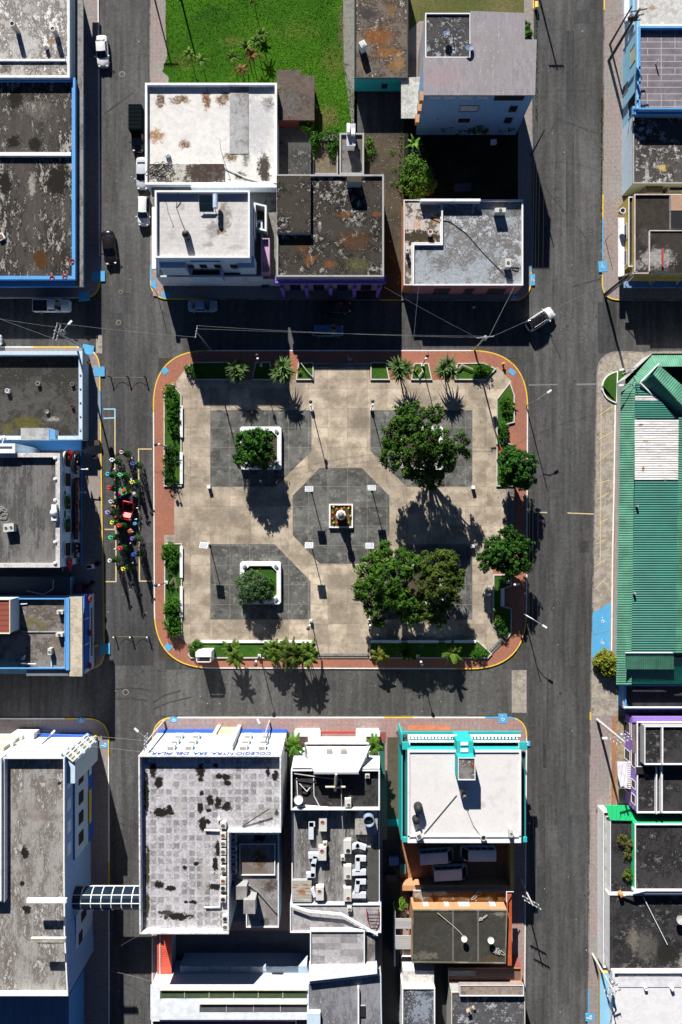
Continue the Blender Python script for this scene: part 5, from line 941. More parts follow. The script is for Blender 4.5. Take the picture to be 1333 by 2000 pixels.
def tree(name, label, px, py, lobes, nclump, per, cr, size, mat, seed, trunk=.2, hgt=None, group=None, cat='tree'):
    """lobes: (image px, image py, height of its centre, radius m)"""
    b = g(px, py) + Vector((0, 0, .16)); T = thing(name, label, cat, b, group); L = [(*g(x, y, z)[:2], z, r) for x, y, z, r in lobes]
    crown(L, nclump, per, cr, size, seed).build('crown', mat, T)
    m = MB(); top = Vector((sum(l[0] for l in L) / len(L), sum(l[1] for l in L) / len(L), min(l[2] for l in L) - .3)); fork = b.lerp(top, .45)
    m.tube(b, fork, trunk, trunk * .75, 8)
    for l in L: mid = fork.lerp(Vector(l[:3]), .55); mid.z += .2; m.tube(fork, mid, trunk * .6, trunk * .4, 6); m.tube(mid, Vector(l[:3]), trunk * .4, trunk * .15, 6)
    m.build('trunk', M_bark, T); return T
tree('shade_tree', 'dense round-crowned tree in the upper-left square planter', 511, 880, [(484, 864, 4., 1.7), (512, 862, 4., 1.7), (498, 882, 4.6, 2.0), (480, 893, 3.7, 1.6), (514, 893, 3.7, 1.6), (498, 862, 5.1, 1.5)], 400, 34, .42, .2, L_dark, 11, .17)
tree('shade_tree', 'wide spreading tree in the upper-right square planter of the plaza', 823, 878, [(800, 815, 8.2, 2.1), (775, 850, 7.2, 2.), (770, 890, 6.6, 2.), (815, 855, 9.2, 2.4), (850, 865, 8.2, 2.2), (860, 900, 7.0, 2.), (815, 910, 7.0, 2.3), (838, 935, 6.0, 1.6), (850, 808, 7.8, 1.2), (895, 860, 7.6, 1.3), (908, 885, 6.6, .7), (880, 890, 7.0, 1.3)], 520, 40, .5, .2, L_tree, 12, .3)
tree('shade_tree', 'broad tree with the darkest crown in the lower-right square planter', 800, 1135, [(725, 1110, 5.4, 1.8), (745, 1085, 5., 1.5), (715, 1150, 5.2, 1.7), (752, 1130, 6.8, 2.2), (790, 1105, 6.6, 2.), (775, 1165, 6., 2.2), (735, 1185, 4.8, 1.6), (800, 1190, 5.2, 2.), (742, 1220, 4., .9), (752, 1068, 4.4, .7)], 520, 40, .5, .2, L_tree, 13, .3)
tree('shade_tree', 'olive-green feathery tree beside the broad dark tree at the lower right', 846, 1135, [(835, 1105, 5.8, 1.7), (870, 1100, 5.6, 1.8), (885, 1130, 5.2, 1.5), (845, 1140, 6.6, 2.1), (875, 1165, 5.2, 1.6), (835, 1180, 5.2, 1.9), (855, 1205, 4.4, 1.3)], 400, 42, .46, .19, L_olive, 14, .26)
tree('street_tree', 'glossy round tree standing in the right-hand bed, upper of the two', 998, 916, [(1000, 895, 4.6, 1.5), (1025, 905, 4.6, 1.6), (1010, 918, 5.4, 1.8), (1030, 930, 4.2, 1.4), (996, 930, 4.2, 1.5), (1018, 942, 3.8, 1.2), (990, 905, 4., 1.1)], 330, 34, .42, .22, L_dark, 15, .17)
tree('street_tree', 'glossy tree over the right-hand bed, lower of the two', 982, 1090, [(990, 1052, 4.8, 1.5), (1015, 1068, 4.8, 1.6), (985, 1080, 5.2, 1.7), (955, 1095, 4.2, 1.5), (1010, 1100, 4.6, 1.6), (985, 1112, 4.2, 1.4), (965, 1070, 4.6, 1.3), (1028, 1100, 4., 1.)], 360, 34, .42, .22, L_dark, 16, .17)
tree('silver_tree', 'small silvery-leaved tree in the lower-left square planter', 498, 1148, [(478, 1138, 2.4, 1.2), (508, 1138, 2.4, 1.3), (490, 1152, 3., 1.6), (514, 1160, 2.3, 1.2), (482, 1166, 2.2, 1.2), (495, 1128, 2.1, 1.1)], 340, 28, .38, .14, L_silver, 17, .11)
def bush(name, label, lobes, n, per, cr, size, mat, seed, cat='shrub', group=None):
    L = [(*g(x, y, z)[:2], z, r) for x, y, z, r in lobes]
    o = crown(L, n, per, cr, size, seed).build(name, mat); return tag(o, label, cat, group)
for i, (lb, lobes, n) in enumerate((('long clipped hedge at the upper end of the left upper bed', [(334, 768, .8, .9), (333, 785, .9, 1.05), (335, 803, .9, 1.05), (336, 820, .9, 1.), (338, 838, .8, .85), (330, 758, .7, .6)], 190),
    ('dark ragged hedge at the lower end of the left upper bed', [(333, 880, .7, .9), (328, 900, .7, .8), (328, 920, .7, .75), (332, 938, .7, .8), (343, 942, .5, .6)], 130), ('clipped round hedge at the top of the left lower bed', [(331, 1072, .8, 1.05), (338, 1082, .8, .9), (325, 1085, .7, .8)], 110),
    ('small clipped ball shrub in the left lower bed', [(338, 1098, .6, .65)], 50), ('large clipped hedge ball in the left lower bed', [(337, 1180, .9, 1.1), (333, 1190, .9, 1.)], 120), ('large clipped hedge ball at the lower end of the left lower bed', [(336, 1218, .9, 1.25), (340, 1232, .8, 1.)], 130),
    ('rounded hedge at the left end of the bottom-left bed', [(380, 1266, .8, .9), (386, 1258, .8, .7)], 80), ('leafy shrub at the left tip of the top-left bed', [(372, 722, .6, .8), (382, 728, .6, .7)], 70), ('leafy shrub at the right tip of the top-right bed', [(938, 722, .7, .9), (952, 724, .7, .8), (930, 728, .6, .7)], 90),
    ('dark shrub in the shaded lower end of the right lower bed', [(978, 1215, .7, .9), (982, 1232, .6, .8)], 80), ('shrub at the right tip of the bottom-right bed', [(940, 1275, .6, .8), (930, 1280, .5, .7)], 60), ('low shrub in the right upper bed', [(986, 850, .6, .8), (984, 836, .6, .7)], 70), ('shrub with yellow leaves in the right upper bed', [(988, 785, .6, .8), (990, 800, .5, .7)], 70),
    ('low green shrub inside the lower-left square planter', [(528, 1140, .6, .7)], 40))):
    bush('hedge' if 'hedge' in lb else 'shrub', lb, lobes, n, 24, .26, .1, L_hedge if i not in (1, 9) else L_dark, 30 + i, 'hedge' if 'hedge' in lb else 'shrub')
bush('shrub', 'yellow-green strappy bush beside the green metal market roof', [(1178, 1285, 1., 1.1), (1188, 1292, 1.2, 1.2), (1193, 1302, 1., 1.2), (1172, 1292, .8, .9), (1185, 1308, .8, 1.)], 160, 24, .4, .26, L_yellow, 60)
bush('shrub', 'wild pale-green bush filling the left edge of the dark yard', [(808, 325, 1.6, 1.5), (825, 345, 1.8, 1.7), (805, 360, 1.4, 1.5), (835, 362, 1.5, 1.3), (815, 378, 1.2, 1.3), (798, 345, 1., 1.2)], 330, 24, .4, .14, L_fresh, 61)
bush('shrub', 'grey-green bush beside the banana plants', [(818, 300, 1.5, 1.1)], 70, 26, .4, .14, L_silver, 62)
bush('shrub', 'small bush growing in the black gap beside the white-roofed building', [(600, 247, 1.5, .9)], 40, 20, .4, .18, L_fresh, 63); bush('shrub', 'bright weeds at the edge of the brown shed slab', [(550, 178, 2., .8), (610, 205, 2., .7), (600, 215, 1.8, .7)], 60, 16, .3, .1, L_fresh, 64)
bush('creeper', 'creepers spilling over the broken ruin walls', [(620, 268, 1.6, .8), (640, 265, 1.7, .8), (660, 263, 1.6, .7), (650, 282, 1.4, .8), (648, 300, 1.3, .6), (615, 280, 1.4, .7), (665, 285, 1.4, .5), (612, 300, 1.2, .4), (668, 310, 1.3, .3)], 170, 22, .35, .12, L_hedge, 65, 'creeper')
bush('weed_patch', 'weeds along the soil strip by the ruined room', [(722, 275, .2, .7), (724, 292, .2, .9), (720, 305, .2, .8), (768, 300, .15, .4), (770, 330, .15, .4), (772, 360, .15, .5)], 120, 18, .35, .1, L_fresh, 66, 'weeds')
bush('shrub', 'small shrubs in the narrow bed beside the blue three-storey house', [(1029, 52, .6, .6), (1031, 68, .6, .6)], 46, 20, .3, .14, L_hedge, 67); bush('weed_patch', 'dry weeds growing on the black roof with the green wall', [(1216, 1640, 3.7, .7), (1228, 1650, 3.7, .6), (1226, 1668, 3.7, .5)], 60, 22, .35, .13, leafmat('dry_weeds', (.12, .1, .03), (.08, .09, .02), (.2, .16, .07), 12), 68, 'weeds'); bush('weed_patch', 'green weed clump lower down on the black roof with the green wall', [(1226, 1708, 3.7, .7)], 34, 22, .35, .13, L_olive, 69, 'weeds')
bush('shrub', 'green shrub in the maroon court at the bottom edge', [(475, 1997, 1.6, .9)], 40, 20, .35, .14, L_fresh, 70)
bush('weed_patch', 'weeds in the dark alley left of the turquoise house', [(772, 1790, 1.2, .8), (765, 1772, 1., .6), (785, 1768, 1.6, .9)], 60, 18, .35, .12, L_fresh, 71, 'weeds')
bush('shrub', 'dark shrubs along the foot of the blue three-storey house', [(832 + i * 21, 240 + (i * 7) % 6, 1. + (i % 3) * .4, 1. + (i % 2) * .3) for i in range(9)], 240, 24, .4, .16, L_dark, 72)
# strap-leaved and palm-like plants
def frond(m, o, az, el, ln, w, droop, segs=5, leaf=None, rnd=random):
    d = Vector((cos(az), sin(az), 0)); side = Vector((-sin(az), cos(az), 0)); pts = []
    for i in range(segs + 1):
        t = i / segs; pts.append(o + d * ln * cos(el) * t + Vector((0, 0, ln * (sin(el) * t - droop * t * t))))
    if leaf is None:
        vs = []
        for i, p in enumerate(pts): ww = w * (1 - (i / segs) ** 2) * (.5 + min(1, i * .8) * .5) + .004; vs += [p - side * ww, p + side * ww]
        m.mesh(vs, [(2 * i, 2 * i + 1, 2 * i + 3, 2 * i + 2) for i in range(segs)])
    else:
        for i in range(1, len(pts)):
            for k in range(leaf):
                p = pts[i - 1].lerp(pts[i], k / leaf); t = (i - 1 + k / leaf) / segs; l = w * (1 - .6 * t) * rnd.uniform(.8, 1.2); f = (pts[i] - pts[i - 1]).normalized()
                for sg in (-1, 1):
                    tip = p + side * sg * l + f * l * .5 - Vector((0, 0, l * .35)); q = f * .07
                    m.mesh([p - q, p + q, tip], [(0, 1, 2)])
        m.path(pts, .02, 4)
def rosette(name, label, px, py, h, n, ln, w, mat, seed, cat='plant', group=None, trunk=.09, leaf=None, el=(.0, 1.2), droop=.35, heads=1, spread=.0, shared=None):
    b = g(px, py) + Vector((0, 0, .16)); T = thing(name, label, cat, b, group); rnd = random.Random(seed); m = MB(); k = MB()
    for hd in range(heads):
        a = hd * 6.28 / heads + seed; o = b + Vector((spread * cos(a), spread * sin(a), h * rnd.uniform(.8, 1.1))); k.tube(b, o, trunk, trunk * .7, 7)
        for i in range(n): frond(m, o, i * 2.4 + rnd.uniform(-.2, .2), rnd.uniform(*el), ln * rnd.uniform(.75, 1.15), w, droop * rnd.uniform(.6, 1.3), 5, leaf, rnd)
    m.build('fronds', mat, T); k.build('stem', M_bark, T); return T
for i, (x, y) in enumerate(((470, 728), (555, 730), (780, 727), (868, 726))):
    rosette('dragon_tree', ('leftmost strap-leaved dragon tree along the top beds of the plaza', 'strap-leaved dragon tree between the trapezoid beds, second from the left', 'strap-leaved dragon tree right of the top steps, third from the left', 'rightmost strap-leaved dragon tree along the top beds of the plaza')[i], x, y + 2, 3., 64, 1.75, .12, L_spiky, 80 + i, 'dragon tree', 'dragon trees along the top beds', .1, None, (-.2, 1.4), .35, 3, .6)
for i, (x, y, n, lb) in enumerate(((461, 1273, 2, 'leaning palm clump right of the white kiosk'), (535, 1270, 3, 'palm clump left of the big palm group in the bottom-left bed'), (575, 1275, 3, 'large palm clump near the right end of the bottom-left bed'), (600, 1274, 3, 'palm clump at the right end of the bottom-left bed'), (733, 1276, 1, 'small bright palm at the left end of the bottom-right bed'), (785, 1279, 1, 'small dark palm in the middle of the bottom-right bed'), (878, 1280, 1, 'yellowish palm towards the right end of the bottom-right bed'), (560, 1268, 2, 'short palm in the middle of the bottom-left bed'))):
    rosette('palm', lb, x, y - 4, (3.2, 2.7, 3.6, 3.1, 2.6, 2.2, 2.9, 2.2)[i], (15, 18, 20, 17, 11, 14, 13, 14)[i], (1.7, 1.6, 2., 1.8, 1.5, 1.6, 1.9, 1.4)[i], .42, (L_palm, L_palm, L_olive, L_palm, L_yellow, L_dark, L_palm, L_olive)[i], 90 + i, 'palm', 'palms in the bottom beds', .08, 8, (.1, 1.2), .55, n, .6)
for i, (x, y, lb) in enumerate(((583, 1444, 'bright green palm left of the sloping white facade'), (728, 1446, 'bright green palm right of the sloping white facade'))):
    rosette('palm', lb, x - 4 * (i == 0), y - 8, 4.2, 18, 1.7, .45, L_fresh, 110 + i, 'palm', 'palms at the white facade', .1, 8, (.1, 1.2), .5)
for i, (x, y, lb) in enumerate(((377, 118, 'small palm standing apart at the left of the lawn'), (399, 128, 'spindly yellow palm beside the left lawn palm'), (460, 125, 'half-withered palm at the bottom middle of the lawn'), (476, 138, 'brown dead palm at the bottom middle of the lawn'), (497, 122, 'palm with red-brown fronds near the lawn centre'), (487, 108, 'leafier palm in the lawn row, left of the tallest'), (505, 95, 'tallest lawn palm casting a long shadow'), (514, 78, 'palm further up the lawn row'), (500, 14, 'palm with yellow fronds near the top edge of the lawn'))):
    rosette('young_palm', lb, x, y + 9, 2.6 if i != 3 else 1.6, 12, 1.35, .3, L_palm if i not in (3, 4) else leafmat('withered_fronds' + str(i), (.2, .09, .03), (.16, .1, .03), (.1, .1, .03), 13), 120 + i, 'palm', 'young palms on the lawn', .06, 4, (.0, 1.1), .6)
for i, (x, y, lb) in enumerate(((809, 288, 'upper banana plant at the edge of the dark yard'), (811, 318, 'lower banana plant above the wild bush'))):
    rosette('banana_plant', lb, x - 2, y + 6, 1.9, 11, 1.7 - .3 * i, .2, L_fresh, 140 + i, 'banana plant', 'banana plants', .1, None, (.1, 1.0), .45)
for i, (x, y, lb, mt) in enumerate(((505, 1112, 'small red-leaved plant in the lower-left square planter', L_yellow), (585, 725, 'yellow-leaved plant in the bed left of the top steps', L_yellow), (810, 722, 'yellow-leaved plant in the bed right of the top steps', L_yellow), (1002, 792, 'long yellow-leaved plant hanging over the right upper bed', L_yellow), (350, 900, 'dry shaggy plant beside the dark hedge', L_silver), (332, 1118, 'grey agave in the left lower bed', L_silver), (336, 1145, 'dark tufted plant in the left lower bed', L_dark))):
    rosette('tufted_plant', lb, x, y, .3, 22, .7, .06, mt, 150 + i, 'plant', None, .05, None, (.1, 1.2), .3)
# ================================================================ PLAZA FURNITURE, STREET THINGS, ROOFTOPS
M_metal = plain('galvanised_metal', (.4, .41, .42), .45, .6); M_dkmetal = plain('dark_metal', (.03, .03, .033), .5); M_woodpole = plain('weathered_pole', (.12, .1, .085), .9); M_concpole = plain('concrete_pole', (.45, .43, .4), .9)
def low_bed(name, label, px, wall_h=.38, fill=M_bed, cat='planter', kw=.16, wm=M_white):
    P = wpts(px, wall_h); c = sum(P, Vector()) / len(P); T = thing(name, label, cat, (c.x, c.y, .16)); I = inset(P, kw); m = MB(); m.extr(P, .15, wall_h, False); m.ring(P, I, wall_h); m.extr(I, .2, wall_h, False); m.build('rim', wm, T)
    m = MB(); m.face([(p.x, p.y, .3) for p in I]); m.build('planting', fill, T); return T
M_rim = paint('planter_rim_paint', (.55, .53, .49), .45)
for lb, px in (('trapezoid bed at the left end of the plaza top edge', [(362, 718), (380, 707), (447, 706), (453, 742), (384, 742)]), ('trapezoid bed between the two left dragon trees', [(492, 742), (499, 707), (528, 706), (535, 742)]), ('bed directly left of the top steps', [(578, 742), (583, 708), (613, 707), (613, 742)]), ('bed directly right of the top steps', [(724, 707), (755, 707), (762, 742), (724, 742)]), ('trapezoid bed between the two right dragon trees', [(803, 742), (809, 709), (838, 709), (845, 742)]), ('trapezoid bed at the right end of the plaza top edge', [(888, 742), (893, 709), (945, 708), (970, 720), (950, 742)]),
    ('long bed along the upper left side of the plaza', [(320, 768), (337, 748), (355, 770), (355, 950), (320, 950)]), ('long bed along the lower left side of the plaza', [(321, 1061), (356, 1061), (356, 1240), (341, 1244), (321, 1205)]), ('long bed along the bottom edge, left of the lower steps', [(367, 1278), (386, 1252), (611, 1252), (611, 1286), (372, 1286)]), ('long bed along the bottom edge, right of the lower steps', [(722, 1252), (935, 1252), (962, 1277), (954, 1286), (722, 1286)]),
    ('notched bed along the upper right side of the plaza', [(970, 780), (997, 745), (1006, 772), (1006, 825), (988, 830), (989, 864), (1006, 869), (1006, 950), (970, 950)]), ('notched bed along the lower right side of the plaza', [(964, 1122), (1000, 1122), (1000, 1145), (980, 1152), (980, 1183), (1000, 1188), (1000, 1236), (991, 1250), (963, 1222)])):
    low_bed('planter_bed', lb, px, wm=M_rim)
low_bed('planter_bed', 'half-round grassed bed at the right street corner', rounded([(1208, 724), (1206, 788), (1176, 780), (1175, 732)], [0, 0, 30, 30]), .35)
def square_planter(lb, x0, y0, x1, y1, fill):
    c = 10; px = [(x0, y0), (x1, y0), (x1, y1), (x0, y1)]; P = wpts(px, .95); cc = sum(P, Vector()) / 4; T = thing('square_planter', lb, 'planter', (cc.x, cc.y, .16), 'square planters of the plaza'); I = inset(P, .62); I2 = []
    for i in range(4):
        a, b, d = I[i - 1], I[i], I[(i + 1) % 4]; I2 += [b + (a - b).normalized() * .8, b + (d - b).normalized() * .8]
    O2 = []
    for i in range(4):
        a, b, d = P[i - 1], P[i], P[(i + 1) % 4]; a, b, d = [Vector((q.x, q.y)) for q in (a, b, d)]; O2 += [b + (a - b).normalized() * .25, b + (d - b).normalized() * .25]
    m = MB(); m.extr(O2, .15, .95, False); m.ring(O2, I2, .95); m.extr(I2, .6, .95, False); m.build('wall', W_white, T); m = MB(); m.face([(p.x, p.y, .62) for p in I2]); m.build('planting', fill, T)
    for i in range(4):
        b = I[i]; m = MB(); m.box((b.x * .97 + cc.x * .03, b.y * .97 + cc.y * .03, 1.05), (.5, .34, .2), pi / 4 + i * pi / 2); m.build('spotlight', M_metal, T)
    return T
square_planter('white-walled square planter at the upper left of the plaza', 469, 833, 550, 917, M_soil); square_planter('white-walled square planter with grass at the lower left of the plaza', 469, 1097, 549, 1180, M_bed); square_planter('white-walled square planter under the upper right tree', 784, 833, 866, 917, M_soil); square_planter('white-walled square planter under the lower right trees', 784, 1097, 866, 1180, M_soil)
def bench(lb, px, ln, vert, y):
    h = .5; p = g(px, y, h); T = thing('bench', lb, 'bench', (p.x, p.y, .16), 'long white benches'); d = (.42, ln * S, .1) if vert else (ln * S, .42, .1)
    m = MB(); m.box((p.x, p.y, h - .05), d); m.build('seat', W_white, T)
    for s in (-.36, .36): m = MB(); m.box((p.x + (0 if vert else s * d[0]), p.y + (s * d[1] if vert else 0), .29), (.34 if vert else .3, .3 if vert else .34, .28)); m.build('leg', W_white, T)
for y, ln, lb in ((823, 62, 'greyish long bench at the upper end of the plaza left edge'), (914, 62, 'white long bench at the lower end of the left upper bed'), (1097, 62, 'white long bench beside the upper half of the left lower bed'), (1175, 60, 'white long bench beside the lower half of the left lower bed')): bench(lb, 354.5, ln, True, y)
for x, ln, lb in ((424, 60, 'left'), (498, 61, 'middle'), (576, 66, 'right')): bench('%s of three white long benches along the bottom-left bed' % lb, x, ln, False, 1253)
for x, ln, lb in ((755, 60, 'left'), (827, 60, 'middle'), (900, 60, 'right')): bench('%s of three shaded long benches along the bottom-right bed' % lb, x, ln, False, 1253)
bench('short white bench in the notch of the right lower bed', 983, 32, True, 1167); bench('short white bench in the notch of the right upper bed', 987, 30, True, 848)
# statue planter
low = low_bed('flower_planter', 'small square white planter with red flowers in the middle of the plaza', rect(643, 984, 690, 1031), .6, roof('flower_bed_soil', (.09, .11, .03), (.12, .07, .03), .5), 'planter', .22, W_white)
p = g(666.5, 1006) ; T = thing('bust_monument', 'bust on a white pedestal standing in the central flower planter', 'monument', (p.x, p.y, .3)); m = MB(); m.lathe((p.x, p.y, .3), [(.75, 0), (.75, 1.5), (.62, 1.6), (.62, 1.9), (.45, 2.), (.35, 2.9), (.5, 3.)], 8); m.build('pedestal', W_white, T)
m = MB(); m.lathe((p.x, p.y, 3.3), [(.36, 0), (.5, .2), (.48, .5), (.2, .7), (.13, .78), (.13, .86)], 12); m.lathe((p.x, p.y, 4.1), [(.1, 0), (.19, .1), (.22, .25), (.2, .4), (.1, .5)], 12); m.ball((p.x, p.y - .2, 4.3), .05, 6); m.build('bust', plain('bronze', (.2, .17, .14), .5), T)
rnd = random.Random(3); n_ = 0
for i, (x, y, c) in enumerate(((652, 990, 'y'), (658, 994, 'r'), (673, 992, 'r'), (684, 988, 'r'), (681, 993, 'y'), (650, 1002, 'r'), (650, 1014, 'r'), (659, 1021, 'r'), (652, 1021, 'y'), (680, 1021, 'y'), (685, 1008, 'y'), (668, 995, 'o'))):
    q = g(x, y) + Vector((0, 0, .3)); t = thing('flower_plant', {'r': 'red flowering plant', 'y': 'yellow-green plant', 'o': 'orange plant'}[c] + ' in the central planter, ' + ('upper left corner', 'left of the top middle', 'right of the top middle', 'upper right corner', 'just below the upper right corner', 'upper left side', 'lower left side', 'bottom left of the pedestal', 'lower left corner', 'lower right corner', 'middle of the right side', 'at the top middle')[i], 'flower', q, 'flowers of the central planter')
    m = MB(); leafquads(m, q + Vector((0, 0, .2)), 26, .28, .1, rnd); m.build('leaves', L_hedge if c == 'r' else L_yellow, t); m = MB(); m.ball(q + Vector((0, 0, .5)), .15, 8, .7); m.build('blossom', plain({'r': 'red_petals', 'y': 'yellow_petals', 'o': 'orange_petals'}[c], {'r': (.65, .02, .03), 'y': (.5, .42, .04), 'o': (.45, .18, .05)}[c]), t)
# lamps
def globe_lamp(lb, x, y, az, h=4.6):
    p = g(x, y) + Vector((0, 0, .16)); T = thing('lamp_post', lb, 'lamp post', p, 'globe lamp posts'); m = MB(); m.box(p + Vector((0, 0, .3)), (.42, .42, .6)); m.build('base', W_white, T)
    d = Vector((cos(az), sin(az), 0)); t = p + Vector((0, 0, h)); m = MB(); m.tube(p + Vector((0, 0, .6)), t, .075, .055); m.tube(t - d * .0, t + d * .5, .04); m.build('post', M_dkmetal, T)
    m = MB(); m.ball(t + d * .5, .26, 12); m.build('globe', M_dkmetal, T); m = MB(); m.ball(t + Vector((0, 0, .12)), .18, 10); m.build('finial', W_white, T)
for x, y, az, lb in ((610, 801, 1.6, 'globe lamp at the upper left of the central walk'), (726, 800, 1.6, 'globe lamp at the upper right of the central walk'), (608, 1212, -2, 'globe lamp at the lower left of the central walk'), (721, 1212, -1.5, 'globe lamp at the lower right, half under the dark tree'), (327, 874, pi, 'globe lamp in the left upper bed'), (327, 1137, pi, 'globe lamp in the left lower bed'), (825, 714, 1.1, 'globe lamp in the bed between the two right dragon trees'), (511, 714, 1.8, 'globe lamp in the shaded bed between the two left dragon trees'), (508, 1279, -1.7, 'globe lamp in the bottom-left bed'), (816, 1280, -1.2, 'globe lamp in the bottom-right bed'), (991, 1136, 0., 'globe lamp in the right lower bed')):
    globe_lamp(lb, x, y, az)
def solar_lamp(lb, x, y, rz=0.):
    p = g(x, y) + Vector((0, 0, .16)); T = thing('solar_lamp', lb, 'solar lamp', p, 'solar lamp posts'); m = MB(); m.tube(p, p + Vector((0, 0, 3.7)), .075, .06); m.build('post', M_dkmetal, T)
    m = MB(); m.box(p + Vector((0, 0, .15)), (.3, .3, .3)); m.box(p + Vector((0, .12, 3.65)), (.2, .2, .28)); m.build('lamp_head', W_white, T)
    c = p + Vector((-.12, -.05, 3.95)); m = MB(); m.box(c, (1.15, 1.05, .06), rz, R(-42)); m.build('panel_frame', M_metal, T); q = Matrix.Rotation(rz, 3, 'Z') @ Matrix.Rotation(R(-42), 3, 'X') @ Vector((0, 0, .035)); m = MB(); m.box(c + q, (1.03, .93, .02), rz, R(-42)); m.build('solar_cell', plain('solar_cell', (.3, .31, .33), .25), T)
for x, y, lb in ((608, 956, 'solar lamp at the upper left corner of the dark octagon'), (726, 954, 'solar lamp at the upper right corner of the dark octagon'), (608, 1062, 'solar lamp at the lower left corner of the dark octagon'), (722, 1063, 'solar lamp at the lower right corner of the dark octagon'), (410, 1062, 'solar lamp at the corner of the lower left dark paving')): solar_lamp(lb, x, y, -.1 if x == 410 else 0)
for x, y, lb in ((410, 951, 'white post stub at the corner of the upper left dark paving'), (923, 952, 'white post stub at the corner of the upper right dark paving'), (922, 1066, 'white post stub at the corner of the lower right dark paving')):
    p = g(x, y) + Vector((0, 0, .16)); T = thing('post_stub', lb, 'post', p, 'white post stubs'); m = MB(); m.box(p + Vector((0, 0, .35)), (.45, .45, .7)); m.build('block', W_white, T); m = MB(); m.box(p + Vector((0, 0, .73)), (.5, .5, .06)); m.build('cap', W_white, T)
# kiosk and plaza decorations
p = g(406, 1275) + Vector((0, 0, .3)); T = thing('white_kiosk', 'white open-fronted kiosk box in the bottom-left bed', 'kiosk', p); w2, d2, h2 = 1.05, .75, 3.
m = MB(); m.box(p + Vector((0, d2 - .06, h2 / 2)), (2 * w2, .12, h2))
for s in (-1, 1): m.box(p + Vector((s * (w2 - .06), -.06, h2 / 2)), (.12, 2 * d2 - .12, h2))
m.build('side_wall', W_white, T); m = MB(); m.box(p + Vector((0, d2 * .55, h2 + .06)), (2 * w2 + .16, d2, .12)); m.build('roof', W_white, T); m = MB(); m.box(p + Vector((0, -d2 + .05, h2 - .1)), (2 * w2, .1, .2)); m.build('front_beam', W_white, T); m = MB(); m.box(p + Vector((0, 0, .6)), (2 * w2 - .26, 2 * d2 - .26, 1.2)); m.build('counter', plain('grey_counter', (.06, .06, .06)), T)
for lb, pts, c in (('yellow bicycle-shaped ornament at the tip of the left upper bed', [(315, 763), (330, 752), (340, 747)], (.6, .4, .08)), ('red and white ornament lying in the right upper bed', [(976, 868), (980, 880), (974, 884)], (.6, .06, .05)), ('small red ornament in the shaded right lower bed', [(969, 1205), (968, 1218), (971, 1222)], (.55, .05, .05)), ('pale wooden trellis lying in the top-right bed', [(893, 722), (903, 712), (925, 721)], (.5, .36, .3)), ('thin white rail in the bed left of the top steps', [(588, 709), (600, 725), (610, 735)], (.45, .45, .42)), ('wire reindeer frame beside the left agave', [(332, 1140), (340, 1128), (345, 1148)], (.25, .2, .15)), ('white ornament in the bed by the right dragon trees', [(818, 735), (826, 725), (824, 719)], (.6, .58, .52))):
    m = MB(); P = [g(x, y, .7) for x, y in pts]; m.path(P, .06, 6); m.path([q + Vector((.12, -.1, -.2)) for q in P], .05, 6); m.path([P[0], P[0] + Vector((.1, 0, -.55))], .04); m.path([P[-1], P[-1] + Vector((.1, 0, -.55))], .04)
    tag(m.build('garden_ornament', plain('ornament_' + lb.split()[0] + lb.split()[-1], c)), lb, 'ornament')
for lb, x, y in (('yellow hydrant on the pink pavement by the pale blue store', 176, 710), ('yellow hydrant on the brick at the upper right plaza corner', 982, 712), ('yellow hydrant on the pavement of the stained-roof store', 190, 1260), ('yellow hydrant on the school block pavement', 189, 1436)):
    p = g(x, y) + Vector((0, 0, .16)); T = thing('hydrant', lb, 'hydrant', p, 'fire hydrants'); m = MB(); m.lathe(p, [(.2, 0), (.2, .08), (.13, .1), (.13, .6), (.17, .62), (.14, .75), (.04, .84)], 12); m.build('barrel', M_yellow, T); m = MB(); m.tube(p + Vector((-.26, 0, .48)), p + Vector((.26, 0, .48)), .07); m.build('nozzle', M_yellow, T)
# bollards with a chain across the left street
for y, xs in ((737, (217, 251, 285)), (1243, (226, 258, 291))):
    for i, x in enumerate(xs):
        p = g(x, y) + Vector((0, 0, .005)); T = thing('bollard', '%s bollard of the %s row across the left street' % (('left', 'middle', 'right')[i], 'upper' if y < 1000 else 'lower'), 'bollard', p, 'street bollards'); m = MB(); m.tube(p, p + Vector((0, 0, .95)), .09); m.build('post', M_dkmetal, T); m = MB(); m.ball(p + Vector((0, 0, 1.)), .13, 8); m.build('cap', M_dkmetal if y < 1000 else W_white, T)
    for i in range(2):
        a = g(xs[i], y, .85); b = g(xs[i + 1], y, .85); m = MB(); m.path([a.lerp(b, k / 8) - Vector((0, 0, .5 * (1 - (2 * k / 8 - 1) ** 2))) for k in range(9)], .025, 5); tag(m.build('bollard_chain', M_dkmetal), '%s chain between the bollards of the %s row' % (('left', 'right')[i], 'upper' if y < 1000 else 'lower'), 'chain')
